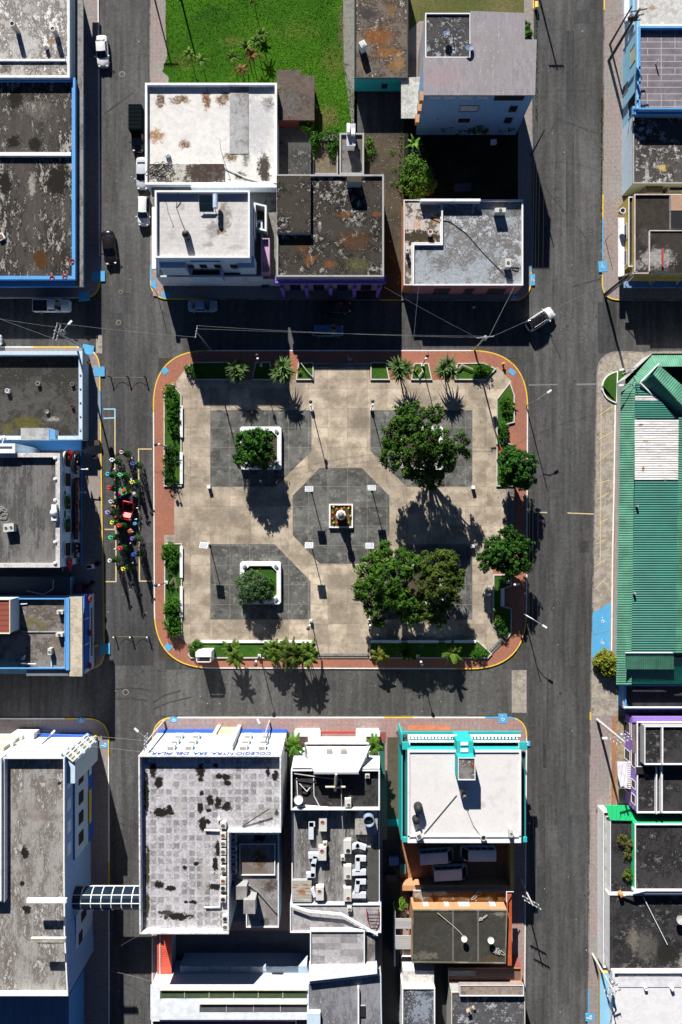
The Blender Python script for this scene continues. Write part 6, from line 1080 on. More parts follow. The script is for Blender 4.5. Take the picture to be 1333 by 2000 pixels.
for lb, x, y, r in (('pale manhole cover on the upper left street', 239, 145, .42), ('dark manhole cover by the turning white SUV', 1108, 637, .42), ('dark manhole cover low on the right street', 1095, 1354, .42), ('pale-ringed manhole cover at the lower left intersection', 246, 1352, .45), ('small dark manhole cover at the upper left intersection', 236, 570, .3), ('worn manhole cover above the bollards', 232, 630, .38), ('small dark manhole cover right of the turning SUV', 1165, 618, .25), ('rusty manhole cover on the pavement by the green awning', 1170, 1583, .5)):
    p = g(x, y); z = .02 if x < 1169 else .18; T = thing('manhole_cover', lb, 'manhole cover', p + Vector((0, 0, .01))); m = MB(); m.lathe(p + Vector((0, 0, z - .014)), [(r, 0), (r, .012), (r * .8, .014)], 24); m.build('ring', plain('manhole_ring', (.14, .13, .11)) if x > 300 else plain('manhole_ring_pale', (.26, .24, .19)), T); m = MB(); m.lathe(p + Vector((0, 0, z)), [(r * .78, 0), (r * .78, .008), (r * .3, .01)], 24); m.build('lid', plain('manhole_lid', (.05, .045, .04)) if x < 1169 else plain('rusty_lid', (.2, .08, .03)), T)
# utility poles
POLES = {}
def upole(key, lb, x, y, h, arms=1, az=0., trans=0, lamp=None, mat=M_concpole, r=.17, arm=1.1):
    p = g(x, y) + Vector((0, 0, .01)); T = thing('utility_pole', lb, 'utility pole', p); m = MB(); m.tube(p, p + Vector((0, 0, h)), r, r * .6, 10); m.build('pole', mat, T); d = Vector((cos(az), sin(az), 0)); tops = []
    for k in range(arms):
        c = p + Vector((0, 0, h - .3 - k * 1.1)); m = MB(); m.box(c, (2 * arm, .12, .14), az); m.build('crossarm', mat if mat == M_woodpole else M_metal, T); m = MB()
        for s in (-1, -.45, .45, 1): m.tube(c + d * s * arm * .95, c + d * s * arm * .95 + Vector((0, 0, .28)), .06, .04, 6)
        m.build('insulator', W_white, T)
        if k == 0: tops = [c + d * s * arm * .95 + Vector((0, 0, .28)) for s in (-1, .45, 1)]
    for k in range(trans): q = p + Vector((.35 * (-1) ** k, .3, h - 2.6)); m = MB(); m.lathe(q, [(.28, 0), (.3, .1), (.3, .8), (.2, .9)], 12); m.build('transformer', M_metal if not mat == M_woodpole else plain('rusty_transformer', (.1, .05, .035)), T)
    if lamp is not None:
        e = Vector((cos(lamp), sin(lamp), 0)); a = p + Vector((0, 0, h * .8)); b = a + e * 1.8 + Vector((0, 0, .5)); m = MB(); m.path([a, a + e * .9 + Vector((0, 0, .4)), b], .05, 6); m.build('lamp_arm', M_metal, T); m = MB(); m.box(b + e * .25, (.7, .26, .14), lamp); m.build('lamp_head', W_white, T)
    POLES[key] = tops or [p + Vector((0, 0, h - .2))] * 3; return T
upole('a', 'concrete pole with crossarms at the corner of the pale blue store', 163, 681, 11., 2, 1.3, 1, .8); upole('b', 'slim pole with white insulators at the upper left plaza kerb', 413, 684, 11.5, 1, 1.4, 0, None, M_metal, .12, .8)
upole('c', 'white pole with wires at the upper right plaza kerb', 927, 684, 8.5, 1, .1, 1, None, M_concpole, .15, 1.2); upole('d', 'dark wooden pole with a rusty transformer beside the sky-blue house', 1189, 120, 11.5, 3, .2, 2, None, M_woodpole, .24)
upole('d2', 'shorter black stay pole left of the dark wooden pole', 1191, 88, 8.5, 0, 0, 0, None, M_woodpole, .16); upole('e', 'leaning-looking wooden pole at the yellow shop corner', 1181, 575, 9.6, 1, .3, 1, None, M_woodpole, .2); upole('e2', 'white tubular sign pole at the yellow shop corner', 1183, 579, 10.5, 0, 0, 0, None, M_concpole, .15)
upole('f', 'concrete pole crowded with insulators beside the purple house', 1166, 1405, 10.8, 3, .3, 1, pi, M_concpole, .22); upole('g', 'concrete pole with a lamp at the corner of the school hall', 322, 1407, 11.4, 2, 1.5, 0, 2.4, M_concpole, .17); upole('h', 'street lamp pole in front of the lettered school hall', 527, 1408, 8., 0, 0, 0, 2., M_concpole, .14)
upole('i', 'pole with two pale crossarms beside the van yard on the right street', 1017, 1718, 7.2, 2, -.5, 0, None, M_concpole, .15, 1.3); upole('j', 'pole with yellow band at the white corner shop', 1157, 1862, 9.2, 2, .4, 1, None, M_concpole, .18)
upole('k', 'thin street lamp at the right plaza kerb, near the upper tree', 1028, 793, 7., 0, 0, 0, .6, M_metal, .09); upole('l', 'thin white street lamp at the lower right plaza kerb', 1023, 1199, 5.6, 0, 0, 0, -.55, W_white, .1); upole('m', 'dark pole standing at the kerb beside the dark yard', 1037, 305, 7.5, 0, 0, 0, None, M_dkmetal, .12)
upole('n', 'street lamp above the white school front at lower left', 108, 1432, 5., 0, 0, 0, .8, M_metal, .1); upole('o', 'pole just beyond the top of the right street', 1047, -30, 7., 1, 0, 0, None, M_woodpole, .17); upole('p', 'pole just beyond the top of the lawn pavement', 296, -28, 7., 1, 0, 0, None, M_concpole, .14); upole('q', 'tall post just beyond the top of the lawn', 345, -38, 6.4, 0, 0, 0, None, M_concpole, .18)
upole('r', 'thin post at the corner pavement below the tower house', 307, 572, 3.4, 0, 0, 0, None, M_dkmetal, .05); upole('s', 'thin sign post on the pink pavement by the yellow shop', 1182, 470, 2.6, 0, 0, 0, None, M_dkmetal, .05); upole('t', 'white lamp post leaning over the half-round bed, upper of the pair', 1215, 731, 6., 0, 0, 0, 3.3, W_white, .07); upole('u', 'white lamp post leaning over the half-round bed, lower of the pair', 1214, 760, 6., 0, 0, 0, 3.3, W_white, .07)
M_wire = plain('cable', (.05, .05, .05), .6); M_wirep = plain('pale_cable', (.22, .22, .22), .5)
def wire(lb, a, b, sag=.8, r=.018, mat=M_wire):
    m = MB(); r *= .7; m.path([a.lerp(b, k / 12) - Vector((0, 0, sag * (1 - (2 * k / 12 - 1) ** 2))) for k in range(13)], r, 4); tag(m.build('overhead_cable', mat), lb, 'cable')
Pa = POLES
wire('pale cable over the upper street from the store pole to the slim plaza pole', Pa['a'][2], Pa['b'][0], .7, .022, M_wirep); wire('pale cable along the top of the plaza between the two kerb poles', Pa['b'][2], Pa['c'][0], 1., .022, M_wirep); wire('second cable above the shaded street, just over the plaza kerb', Pa['b'][1], Pa['c'][1], .6, .018, M_wirep)
wire('cable running left from the store pole to the photo edge', Pa['a'][0], g(-60, 600, 10.6), .4, .02, M_wirep); wire('lower cable running left from the store pole', Pa['a'][1], g(-60, 612, 9.6), .5, .02, M_wirep); wire('dashed-looking cable from the white plaza pole to the corner house', Pa['c'][1], g(1005, 560, 5.), .2, .025, M_wirep); wire('cable from the white plaza pole to the tree-side lamp', Pa['c'][2], Pa['k'][0], .5); wire('cable from the white plaza pole across the right intersection', Pa['c'][2], Pa['e'][0], .8, .02, M_wirep); wire('long thin cable from the purple arcade to the white plaza pole', g(750, 560, 6.), Pa['c'][0], .4, .016, M_wirep); wire('thin cable from the corner house roof down to the slim pole side', g(818, 560, 4.3), g(806, 690, 7.), .2, .014, M_wirep)
for i, dx in enumerate((0, 5, 11, 20)): wire(('leftmost', 'second', 'third', 'rightmost')[i] + ' of four cables over the west side of the upper right street', g(1053 + dx, -60, 8.), g(1040 + dx, 640, 8.), .6, .016)
for i, dx in enumerate((0, 7, 17)): wire(('leftmost', 'middle', 'rightmost')[i] + ' of three cables beside the plaza on the right street', g(1040 + dx, 690, 8.), g(1034 + dx, 1290, 8.), .6, .016)
for i, dx in enumerate((0, 8, 16)): wire(('leftmost', 'middle', 'rightmost')[i] + ' of three cables low over the right street', g(1036 + dx, 1290, 8.), g(1048 + dx * .5, 1764, 7.2), .6, .016)
for i, dx in enumerate((0, 9)): wire(('left', 'right')[i] + ' cable continuing to the bottom edge over the right street', g(1048 + dx * .5, 1764, 7.2), g(1044 + dx, 2060, 7.2), .5, .016)
wire('pale cable from the school hall corner pole to the school block lamp', Pa['g'][0], Pa['n'][0], .5, .025, M_wirep); wire('dashed-looking cable between the two schools', Pa['g'][1], g(60, 1432, 8.), .5, .025, M_wirep); wire('cable crossing the left street below the footbridge', g(213, 1862, .5), g(270, 1828, 8.), .2, .02, M_wirep); wire('cable from the shaded pavement to the red tin roof', g(213, 1896, .8), g(305, 1920, 4.), .2, .02, M_wirep)
for i, dx in enumerate((0, 5, 10)): wire(('left', 'middle', 'right')[i] + ' cable running down from the insulator pole past the scalloped canopy', Pa['f'][i], g(1196 + dx * 1.5, 1610, 7.), .6, .018)
wire('cable crossing the right street towards the sky-blue house', Pa['d'][0], g(1085, 95, 3), .6, .02); wire('diagonal cable over the upper right street', Pa['d'][1], g(1048, 60, 8.), 1., .016); wire('diagonal cable from the yellow shop pole up the street', Pa['e'][1], g(1060, 330, 8.), .7, .016)
# ================================================================ CHRISTMAS DISPLAY ON THE LEFT STREET
def sx(x, y, h): return g(x, y, h)
L_fir = leafmat('fir_needles', (.015, .06, .015), (.03, .1, .02), (.06, .15, .04), 20)
FIR = [('pink', 238, 883.5, 'farthest up the display'), ('white', 219.5, 898.5, 'below the pink-bowed tree'), ('dark blue', 261, 906, 'at the upper right of the display'), ('cyan', 211, 926, 'by the yellow kerb'), ('pale green', 235, 927.5, 'above the gift boxes'), ('lemon yellow', 259, 942, 'right of the big gift boxes'), ('red', 214, 952.5, 'by the kerb, left of the blue gift box'),
       ('silver', 217.5, 980, 'left of the red sleigh'), ('lilac', 211, 1001, 'by the kerb beside the sleigh'), ('bright yellow', 219.5, 1021, 'below the lilac-bowed tree'), ('scarlet', 233, 1026.5, 'below the nose of the sleigh'), ('mint green', 217, 1050, 'left in the lower half'), ('violet', 259, 1052, 'right in the lower half'), ('tomato red', 235.5, 1070.5, 'in the middle of the lower half'), ('royal blue', 262.5, 1083, 'at the lower right'), ('cream white', 215, 1095, 'at the lower left'), ('golden yellow', 241.5, 1111.5, 'lowest of the display')]
BOW = {'pink': (.7, .42, .5), 'white': (.75, .76, .8), 'dark blue': (.06, .06, .35), 'cyan': (.03, .5, .75), 'pale green': (.15, .6, .25), 'lemon yellow': (.7, .6, .12), 'red': (.7, .02, .03), 'silver': (.5, .58, .62), 'lilac': (.4, .25, .7), 'bright yellow': (.75, .65, .03), 'scarlet': (.7, .03, .02), 'mint green': (.04, .65, .25), 'violet': (.25, .09, .55), 'tomato red': (.75, .05, .04), 'royal blue': (.02, .07, .5), 'cream white': (.75, .72, .66), 'golden yellow': (.8, .6, .04)}
for i, (c, x, y, where) in enumerate(FIR):
    h = 3.9 if i not in (5, 7, 10) else 3.2; t = g(x, y, h); b = Vector((t.x, t.y, .01)); rnd = random.Random(i + 200); T = thing('christmas_tree', 'slim Christmas tree with a %s bow, %s' % (c, where), 'christmas tree', b, 'Christmas trees of the street display')
    m = MB()
    for k in range(120):
        u = (k + .5) / 120; z = .35 + (h - .55) * u; r = .5 * (1 - u) ** .8 + .06; a = k * 2.4
        leafquads(m, b + Vector((r * .8 * cos(a), r * .8 * sin(a), z)), 8, .17, .1, rnd)
    m.build('branches', L_fir, T); MB().tube(b, b + Vector((0, 0, h - .1)), .06, .03).build('trunk', M_bark, T); m = MB()
    for k in range(6): a = k * 1.047 + i; m.lathe(b + Vector((.2 * cos(a) * (1 + .25 * ((k * i) % 3)), .2 * sin(a), h + .08 * ((k + i) % 3))), [(.02, -.1), (.11, -.05), (.13, .02), (.09, .08), (.02, .11)], 8)
    m.build('bow', plain('bow_' + c.replace(' ', '_'), BOW[c], .5), T)
def gift(lb, x, y, h, w, d, rz, c, cb, cat='gift box'):
    t = g(x, y, h); b = Vector((t.x, t.y, .01)); T = thing('gift_box', lb, cat, b, 'gift boxes'); MB().box(b + Vector((0, 0, h / 2)), (w, d, h), rz).build('box', plain('gift_' + str(c), c, .5), T)
    m = MB(); m.box(b + Vector((0, 0, h / 2 + .012)), (w + .03, .14, h), rz); m.box(b + Vector((0, 0, h / 2 + .015)), (.14, d + .03, h), rz); m.build('ribbon', plain('ribbon_' + str(cb), cb, .5), T); m = MB()
    for k in range(5): a = k * 1.257; m.ball(b + Vector((.16 * cos(a), .16 * sin(a), h + .12)), .13, 7, .7)
    m.build('bow', plain('ribbon_' + str(cb), cb, .5), T)
gift('tall blue gift box with a red bow', 232, 964, 1.6, .9, 1., -.5, (.04, .22, .7), (.7, .03, .05)); gift('large green gift box with a red bow', 242, 958, 1.9, 1.1, 1.1, .4, (.05, .45, .12), (.6, .08, .05)); gift('small pale-green gift box with an orange bow', 253, 959, 1., .6, .6, .3, (.4, .55, .2), (.65, .12, .04))
gift('small brown gift box left of the sleigh nose', 224, 1010, 1., .6, .6, .1, (.32, .12, .05), (.6, .35, .15)); gift('small teal gift box right of the sleigh', 264, 1023, .7, .4, .4, .5, (.04, .5, .38), (.1, .3, .6)); gift('cream gift box with red and green trim below the sleigh', 254, 1038, .9, .6, .6, .6, (.6, .52, .3), (.5, .05, .05))
for k, (x, y, c) in enumerate(((232, 1010, (.55, .6, .4)), (238, 1012, (.6, .12, .06)), (243, 1013, (.65, .55, .2)), (248, 1014, (.5, .4, .12)), (253, 1013.5, (.1, .35, .6)))):
    p = g(x, y, .7); gift(('white-green', 'red', 'gold', 'ochre', 'blue')[k] + ' little present in the row at the sleigh nose', x, y, .75, .34, .34, .2 * k, c, (.2, .3, .1) if k != 2 else (.05, .2, .05))
# sleigh
p = g(250, 997, .8); p.z = .01; T = thing('sleigh', 'big red open sleigh in the middle of the Christmas display', 'sleigh', p); q = Matrix.Rotation(-.2, 3, 'Z'); red = plain('sleigh_red', (.7, .015, .03), .35)
def sq(v): return p + q @ Vector(v)
m = MB()
prof = [(-1.25, 1.55), (-1.15, .5), (-.7, .4), (.55, .4), (1.05, .7), (1.3, 1.25)]
for s in (-1, 1):
    vs = [sq((s * .68, -yy, zz)) for yy, zz in prof] ; top = [(1.3, 1.25), (.5, .85), (-.3, .85), (-.75, 1.3), (-1.25, 1.55)]; vs += [sq((s * .7, -yy, zz)) for yy, zz in top]; m.mesh(vs, [tuple(range(len(vs)))]); m.path([sq((s * .7, -yy, zz)) for yy, zz in top], .06, 6)
for (a0, z0_), (a1, z1_) in zip(prof, prof[1:]): m.face([sq((-.68, -a0, z0_)), sq((.68, -a0, z0_)), sq((.68, -a1, z1_)), sq((-.68, -a1, z1_))])
m.mesh([sq((-.68, -1.0, 1.32)), sq((.68, -1., 1.32)), sq((.68, -.3, .98)), sq((-.68, -.3, .98))], [(0, 1, 2, 3)]); m.tube(sq((-.72, 1.25, 1.56)), sq((.72, 1.25, 1.56)), .09); m.build('body', red, T)
MB().box(sq((0, .35, .75)), (1.2, .7, .1), -.2).build('seat', plain('dark_seat', (.06, .01, .015)), T)
for s in (-1, 1): MB().path([sq((s * .6, 1.3, .12)), sq((s * .6, -1.1, .12)), sq((s * .6, -1.5, .35)), sq((s * .6, -1.55, .7))], .05, 6).build('runner', plain('runner_gold', (.5, .35, .1), .4), T)
for k, (x, y, a, lb) in enumerate(((257.5, 969, .9, 'white reindeer figure between the small gift and the sleigh'), (266, 961, 1., 'greyish reindeer figure at the right edge of the display'), (253.5, 980, .7, 'white reindeer figure right behind the sleigh back'))):
    b = g(x, y, 1.); b.z = .01; T = thing('reindeer_figure', lb, 'reindeer', b, 'reindeer figures'); r_ = Matrix.Rotation(a, 3, 'Z'); V = lambda v: b + r_ @ Vector(v); m = MB()
    m.lathe(V((-.42, 0, .85)), [(.04, 0), (.17, .06), (.16, .4), (.19, .7), (.06, .84)], 10, r_ @ Matrix.Rotation(pi / 2, 3, 'Y'))
    for lx, ly in ((-.32, .1), (-.32, -.1), (.28, .1), (.28, -.1)): m.path([V((lx, ly, .8)), V((lx + .05, ly, .42)), V((lx - .02, ly, 0))], .045, 6)
    m.tube(V((.34, 0, .95)), V((.52, 0, 1.3)), .1, .075); m.tube(V((.48, 0, 1.32)), V((.78, 0, 1.24)), .09, .045)
    for s in (-1, 1): m.path([V((.5, s * .05, 1.38)), V((.42, s * .22, 1.62)), V((.5, s * .34, 1.82))], .03, 5); m.path([V((.44, s * .17, 1.55)), V((.6, s * .25, 1.7))], .025, 5); m.box(V((.47, s * .13, 1.36)), (.05, .12, .05), a)
    m.build('body', plain('figure_white', (.68, .68, .68)) if k != 1 else plain('figure_grey', (.4, .42, .45)), T)
for k, (x, y, c, lb) in enumerate(((218.5, 989, (.55, .15, .05), 'orange-hatted elf figure left of the sleigh'), (265.5, 969.5, (.15, .35, .1), 'green and tan elf figure right of the reindeer'), (260.5, 986, (.5, .06, .04), 'small red elf figure beside the sleigh back'))):
    b = g(x, y, .8); b.z = .01; T = thing('elf_figure', lb, 'elf figure', b, 'elf figures'); MB().lathe(b, [(.1, 0), (.22, .05), (.18, .5), (.08, .62)], 10).build('body', plain('elf_%d' % k, c), T); MB().ball(b + Vector((0, 0, .75)), .13, 9).build('head', plain('elf_skin', (.55, .35, .25)), T); MB().lathe(b + Vector((0, 0, .8)), [(.16, 0), (.1, .15), (.02, .35)], 9).build('hat', plain('elf_hat_%d' % k, (c[0] * .8, c[1], c[2])), T)
for k, (x, y, lb) in enumerate(((256, 894, 'by the pink-bowed tree'), (222, 915, 'left of the lawn-green bow'), (255, 935, 'beside the lemon-yellow bow'), (253, 1060, 'near the violet bow'), (224, 1071, 'near the tomato-red bow'), (258, 1098, 'near the royal-blue bow'), (265, 1013, 'right of the sleigh'), (267, 991, 'right of the sleigh back'))):
    b = g(x, y, .8); b.z = .01; T = thing('light_stand', 'little white light stand ' + lb, 'light stand', b, 'light stands of the display'); MB().tube(b, b + Vector((.15, -.1, .8)), .03).build('stem', M_dkmetal, T); m = MB(); m.ball(b + Vector((.15, -.1, .85)), .13, 8); m.tube(b + Vector((-.2, -.1, .5)), b + Vector((.15, -.1, .8)), .03); m.build('globe', W_white, T)
# ================================================================ ROOFTOP EQUIPMENT
M_ac = paint('ac_casing', (.56, .55, .51), .3); M_duct = paint('duct_sheet', (.6, .64, .7), .2)
FAN = {'grey': plain('fan_grey', (.14, .14, .14)), 'red': plain('fan_rust', (.22, .05, .03)), 'black': plain('fan_black', (.015, .015, .016)), 'brown': plain('fan_brown', (.16, .11, .08))}
def ac(lb, x, y, z, w, d, h, fan='grey', rz=0., group=None, fo=(0, 0), fr=.3, name='air_conditioner'):
    t = g(x, y, z + h); b = Vector((t.x, t.y, z)); T = thing(name, lb, 'air conditioner', b, group); MB().box(b + Vector((0, 0, h / 2)), (w, d, h), rz).build('casing', M_ac, T)
    q = Matrix.Rotation(rz, 3, 'Z') @ Vector((fo[0], fo[1], 0)); c = b + q + Vector((0, 0, h)); m = MB(); m.lathe(c, [(fr, 0), (fr, .06), (fr * .88, .065), (fr * .86, .01)], 20); o = m.build('fan_ring', M_ac if fan != 'black' else M_metal, T); m = MB(); m.lathe(c + Vector((0, 0, .012)), [(fr * .85, 0), (fr * .84, .012)], 20); m.build('fan', FAN['black'] if fan != 'red' else FAN['red'], T); m = MB(); m.lathe(c + Vector((0, 0, .03)), [(fr * .5, 0), (fr * .4, .02)], 14); m.build('hub', FAN[fan], T); return T
nth = lambda i, n: 'topmost' if i == 0 else 'lowest' if i == n - 1 else ORD[i] + ' from the top'
for i, (y, f) in enumerate(((1613, 'brown'), (1632, 'red'), (1648, 'grey'), (1664, 'grey'), (1679, 'black'), (1697, 'grey'), (1721, 'red'), (1735, 'black'), (1757, 'black'), (1795, 'black'), (1811, 'grey'))):
    ac('condenser with %s fan, %s in the long school roof row' % ({'brown': 'a brown', 'red': 'a rusty red', 'grey': 'a grey', 'black': 'a black'}[f], nth(i, 11)), 436 if i < 9 else 440, y, 10.5, .78, .8, .75, f, 0, 'long condenser row', (0, 0), .29)
for i, (y, f) in enumerate(((1628, 'black'), (1641, 'grey'), (1658, 'grey'), (1674, 'brown'), (1688, 'black'), (1702, 'red'))):
    ac('condenser with %s fan, %s in the short lower-wing row' % ({'brown': 'a brown', 'red': 'a rusty red', 'grey': 'a grey', 'black': 'a black'}[f], nth(i, 6)), 456.5, y, 8.6, .74, .76, .8, f, 0, 'short condenser row', (0, 0), .27)
for i, (x, y, f, fo, lb) in enumerate(((631, 1611, 'red', (-.05, .35), 'top left'), (630, 1668, 'red', (-.05, .4), 'middle left'), (625, 1746, 'red', (-.05, .35), 'lower left'), (679, 1655, 'black', (.1, -.45), 'top right'), (679, 1705, 'brown', (.1, -.45), 'middle right'), (679, 1748, 'red', (.1, -.45), 'lower right'))):
    T = ac('big boxy air handler at the %s of the convent roof, fan end %s' % (lb, {'red': 'rusty red', 'black': 'black', 'brown': 'brown'}[f]), x, y, 8.35, 1.05, 1.75, 1.05, f, 0, 'air handlers on the convent roof', fo, .3, 'air_handler')
for lb, pts in (('pale sheet duct bending beside the top left air handler', [(612, 1610, .9), (608, 1610, .9), (608, 1636, .9)]), ('pale sheet duct running down beside the middle left air handler', [(620, 1672, .9), (606, 1672, .9)]), ('long pale sheet duct below the middle left air handler', [(616, 1676, .8), (612, 1690, .8), (612, 1710, .8), (602, 1710, .8)]), ('pale sheet duct curving beside the top right air handler', [(690, 1655, .8), (699, 1652, .8), (712, 1656, .8)]), ('pale sheet duct stepping right of the middle right air handler', [(712, 1678, .8), (699, 1678, .8), (699, 1700, .8)]), ('pale sheet duct stub right of the middle right air handler', [(690, 1706, .8), (712, 1705, .8)]), ('pale sheet duct stepping above the lower right air handler', [(712, 1723, .8), (699, 1723, .8), (697, 1740, .8)]), ('pale sheet duct stub beside the lower right air handler', [(690, 1750, .8), (712, 1750, .8)]), ('short pale duct left of the lower left air handler', [(611, 1738, .6), (615, 1750, .6)])):
    m = MB(); P = [g(x, y, 9.2) for x, y, w_ in pts]; w_ = pts[0][2]
    for a, b in zip(P, P[1:]):
        d = b - a; e = (d.length + w_ * .55); m.box((a + b) / 2 - Vector((0, 0, .3)), (e, w_ * .75, .62), atan2(d.y, d.x))
    tag(m.build('air_duct', M_duct), lb, 'air duct', 'ducts on the convent roof')
for x, y, z, lb in ((635, 1649, 8.35, 'small condenser between the left air handlers'), (670, 1677, 8.35, 'small condenser left of the right air handlers'), (683, 1776, 8.8, 'small condenser on the rear convent roof'), (637, 1588, 8.35, 'small shaded condenser under the roof terrace edge'), (718, 1516, 9.5, 'small condenser in the right corner of the convent terrace')): ac(lb, x, y, z, .6, .6, .6, 'grey', 0, None, (0, 0), .22)
ac('beige condenser standing at the right middle of the convent terrace', 680, 1569, 9.5, .85, 1.1, .8, 'grey', 0, None, (.1, -.2), .24); ac('beige condenser high on the marbled corner roof', 978, 410, 3.95, 1.5, .6, 1.3, 'grey', 0, None, (0, 0), .24); ac('beige condenser low on the marbled corner roof', 993, 513, 3.95, .8, 1.2, 1.2, 'grey', .05, None, (0, 0), .24)
ac('white condenser on the lower rusty terrace of the corner house', 796, 488, 3.7, .35, .8, 1.1, 'grey', 0, None, (0, 0), .12); ac('left of two white condensers on the festive building roof', 12, 1031, 7.6, .7, 1.1, 1., 'grey', 0, None, (0, 0), .22); ac('right of two white condensers on the festive building roof', 22, 1030, 7.6, .7, 1.1, 1., 'grey', 0, None, (0, 0), .22)
ac('white condenser at the top right of the stained store roof', 117, 1196, 5.8, .85, .5, .8, 'grey', 0, None, (0, 0), .2); ac('white condenser at the middle right of the stained store roof', 116, 1240, 5.8, .95, .5, .9, 'grey', 0, None, (0, 0), .2); ac('white condenser standing near the bottom of the stained store roof', 97, 1273, 5.8, .5, .9, .9, 'grey', 0, None, (0, 0), .18); ac('white condenser at the lower right of the clean white roof', 999, 1628, 8.85, .5, 1., .9, 'grey', 0, None, (0, 0), .18)
def tank(lb, x, y, z, r, h, mat, ribs=True):
    t = g(x, y, z + h); b = Vector((t.x, t.y, z)); T = thing('water_tank', lb, 'water tank', b); m = MB(); pr = [(r * .96, 0)]
    for k in range(5): zz = h * .85 * (k + .5) / 5; pr += [(r, zz), (r * .95, zz + h * .06)]
    m.lathe(b, pr + [(r * .92, h * .86), (r * .4, h * .97), (r * .38, h)], 20); m.build('barrel', mat, T, False); m = MB(); m.lathe(b + Vector((0, 0, h)), [(r * .36, -.01), (r * .36, .06), (r * .1, .09)], 14); m.build('lid', mat, T)
TK = plain('black_tank', (.02, .021, .023), .5)
tank('black water tank on the pale banded tower roof', 362, 455, 9.8, .5, 1.5, TK); tank('larger black water tank on the clean white roof', 819, 1583, 8.85, .6, 1.6, TK); tank('smaller black water tank on the clean white roof', 814, 1605, 8.85, .5, 1.2, TK); tank('grey water tank behind the turquoise stair tower', 908, 1554, 8.85, .5, 1.3, plain('grey_tank', (.3, .29, .27), .6))
t = g(721, 1605, 11.); b = Vector((t.x, t.y, 9.4)); T = thing('open_tank', 'large open steel tank on the speckled convent stair roof', 'water tank', b); m = MB(); m.lathe(b, [(.72, 0), (.74, 1.5), (.74, 1.55), (.66, 1.55), (.66, .6)], 22); m.build('barrel', plain('blue_steel', (.25, .33, .42), .4), T); m = MB(); m.lathe(b + Vector((0, 0, .62)), [(.65, 0), (.6, .01)], 20); m.build('water', plain('dark_water', (.01, .015, .02), .1), T)
def dish(lb, x, y, z, r, mat, az=1.6, tilt=.9, post=.8):
    t = g(x, y, z + post); b = Vector((t.x, t.y, z)); T = thing('satellite_dish', lb, 'satellite dish', b); q = Matrix.Rotation(az - pi / 2, 3, 'Z') @ Matrix.Rotation(-tilt, 3, 'X'); MB().tube(b, b + Vector((0, 0, post)), .04).build('mast', M_metal, T); m = MB(); m.lathe(b + Vector((0, 0, post)), [(.02, .0), (r * .5, .05), (r * .85, .14), (r, .2), (r * 1.0, .22), (r * .8, .14), (.03, .03)], 20, q); m.build('reflector', mat, T)
    m = MB(); m.tube(b + Vector((0, 0, post)) + q @ Vector((0, -r * .8, .14)), b + Vector((0, 0, post)) + q @ Vector((0, 0, r)), .025); m.build('feed_arm', M_metal, T)
WD = plain('dish_white', (.66, .66, .64), .5); BD = plain('dish_shadow_blue', (.12, .16, .26), .6)  # second dish colour has the blue of a shadowed dish painted in
for a in (('white dish at the middle of the charcoal roof', 907, 1833, 5.3, .42, WD), ('white dish at the right of the charcoal roof', 959, 1836, 5.3, .45, WD), ('blue dish on the swept dark roof of the blue house', 872, 66, 10.1, .5, BD), ('blue dish at the step of the blue house roof', 916, 95, 10.3, .6, BD), ('white dish standing in the shaded left of the convent terrace', 584, 1562, 9.5, .6, WD), ('grey dish on the weedy tar roof at the right edge', 1328, 1796, 4., .6, plain('dish_grey', (.4, .4, .38)))): dish(*a, az=1.9 if a[5] is WD else 1.2, tilt=.35)
T = thing('solar_heater', 'solar water heater with two dark panels and a blue-white tank on the tower roof', 'solar heater', g(410, 398, 9.8)); c = g(403, 397, 10.6)
for s in (-1, 1): m = MB(); m.box(c + Vector((0, s * .5, s * .22)), (1.75, .95, .08), 0, R(25)); m.build('panel', plain('collector', (.03, .05, .07), .2), T)
m = MB(); m.box(c - Vector((0, 0, .06)), (1.9, 2.1, .06), 0, R(25)); m.build('frame', M_metal, T); m = MB(); e = g(421, 393, 11.); m.tube(e + Vector((0, -.9, 0)), e + Vector((0, .9, 0)), .33, .33, 14); m.build('tank', plain('tank_blue_white', (.45, .55, .7), .4), T)
for s in (-.8, .8): m = MB(); m.tube(c + Vector((s, .6, .2)), Vector((c.x + s, c.y + .6, 9.8)), .04); m.build('strut', M_metal, T)
def stack(lb, x, y, z, r, h, mat=M_metal, top=M_black, sq_=False, name='roof_vent'):
    t = g(x, y, z + h); b = Vector((t.x, t.y, z)); T = thing(name, lb, 'vent', b); m = MB()
    if sq_: m.box(b + Vector((0, 0, h / 2)), (2 * r, 2 * r, h), .5)
    else: m.lathe(b, [(r, 0), (r, h), (r * .75, h), (r * .74, h - .1)], 14)
    m.build('shaft', mat, T); m = MB()
    if sq_: m.box(b + Vector((0, 0, h + .03)), (1.3 * r, 1.3 * r, .05), .5)
    else: m.lathe(b + Vector((0, 0, h - .09)), [(r * .72, 0), (r * .7, .01)], 14)
    m.build('cap', top, T)
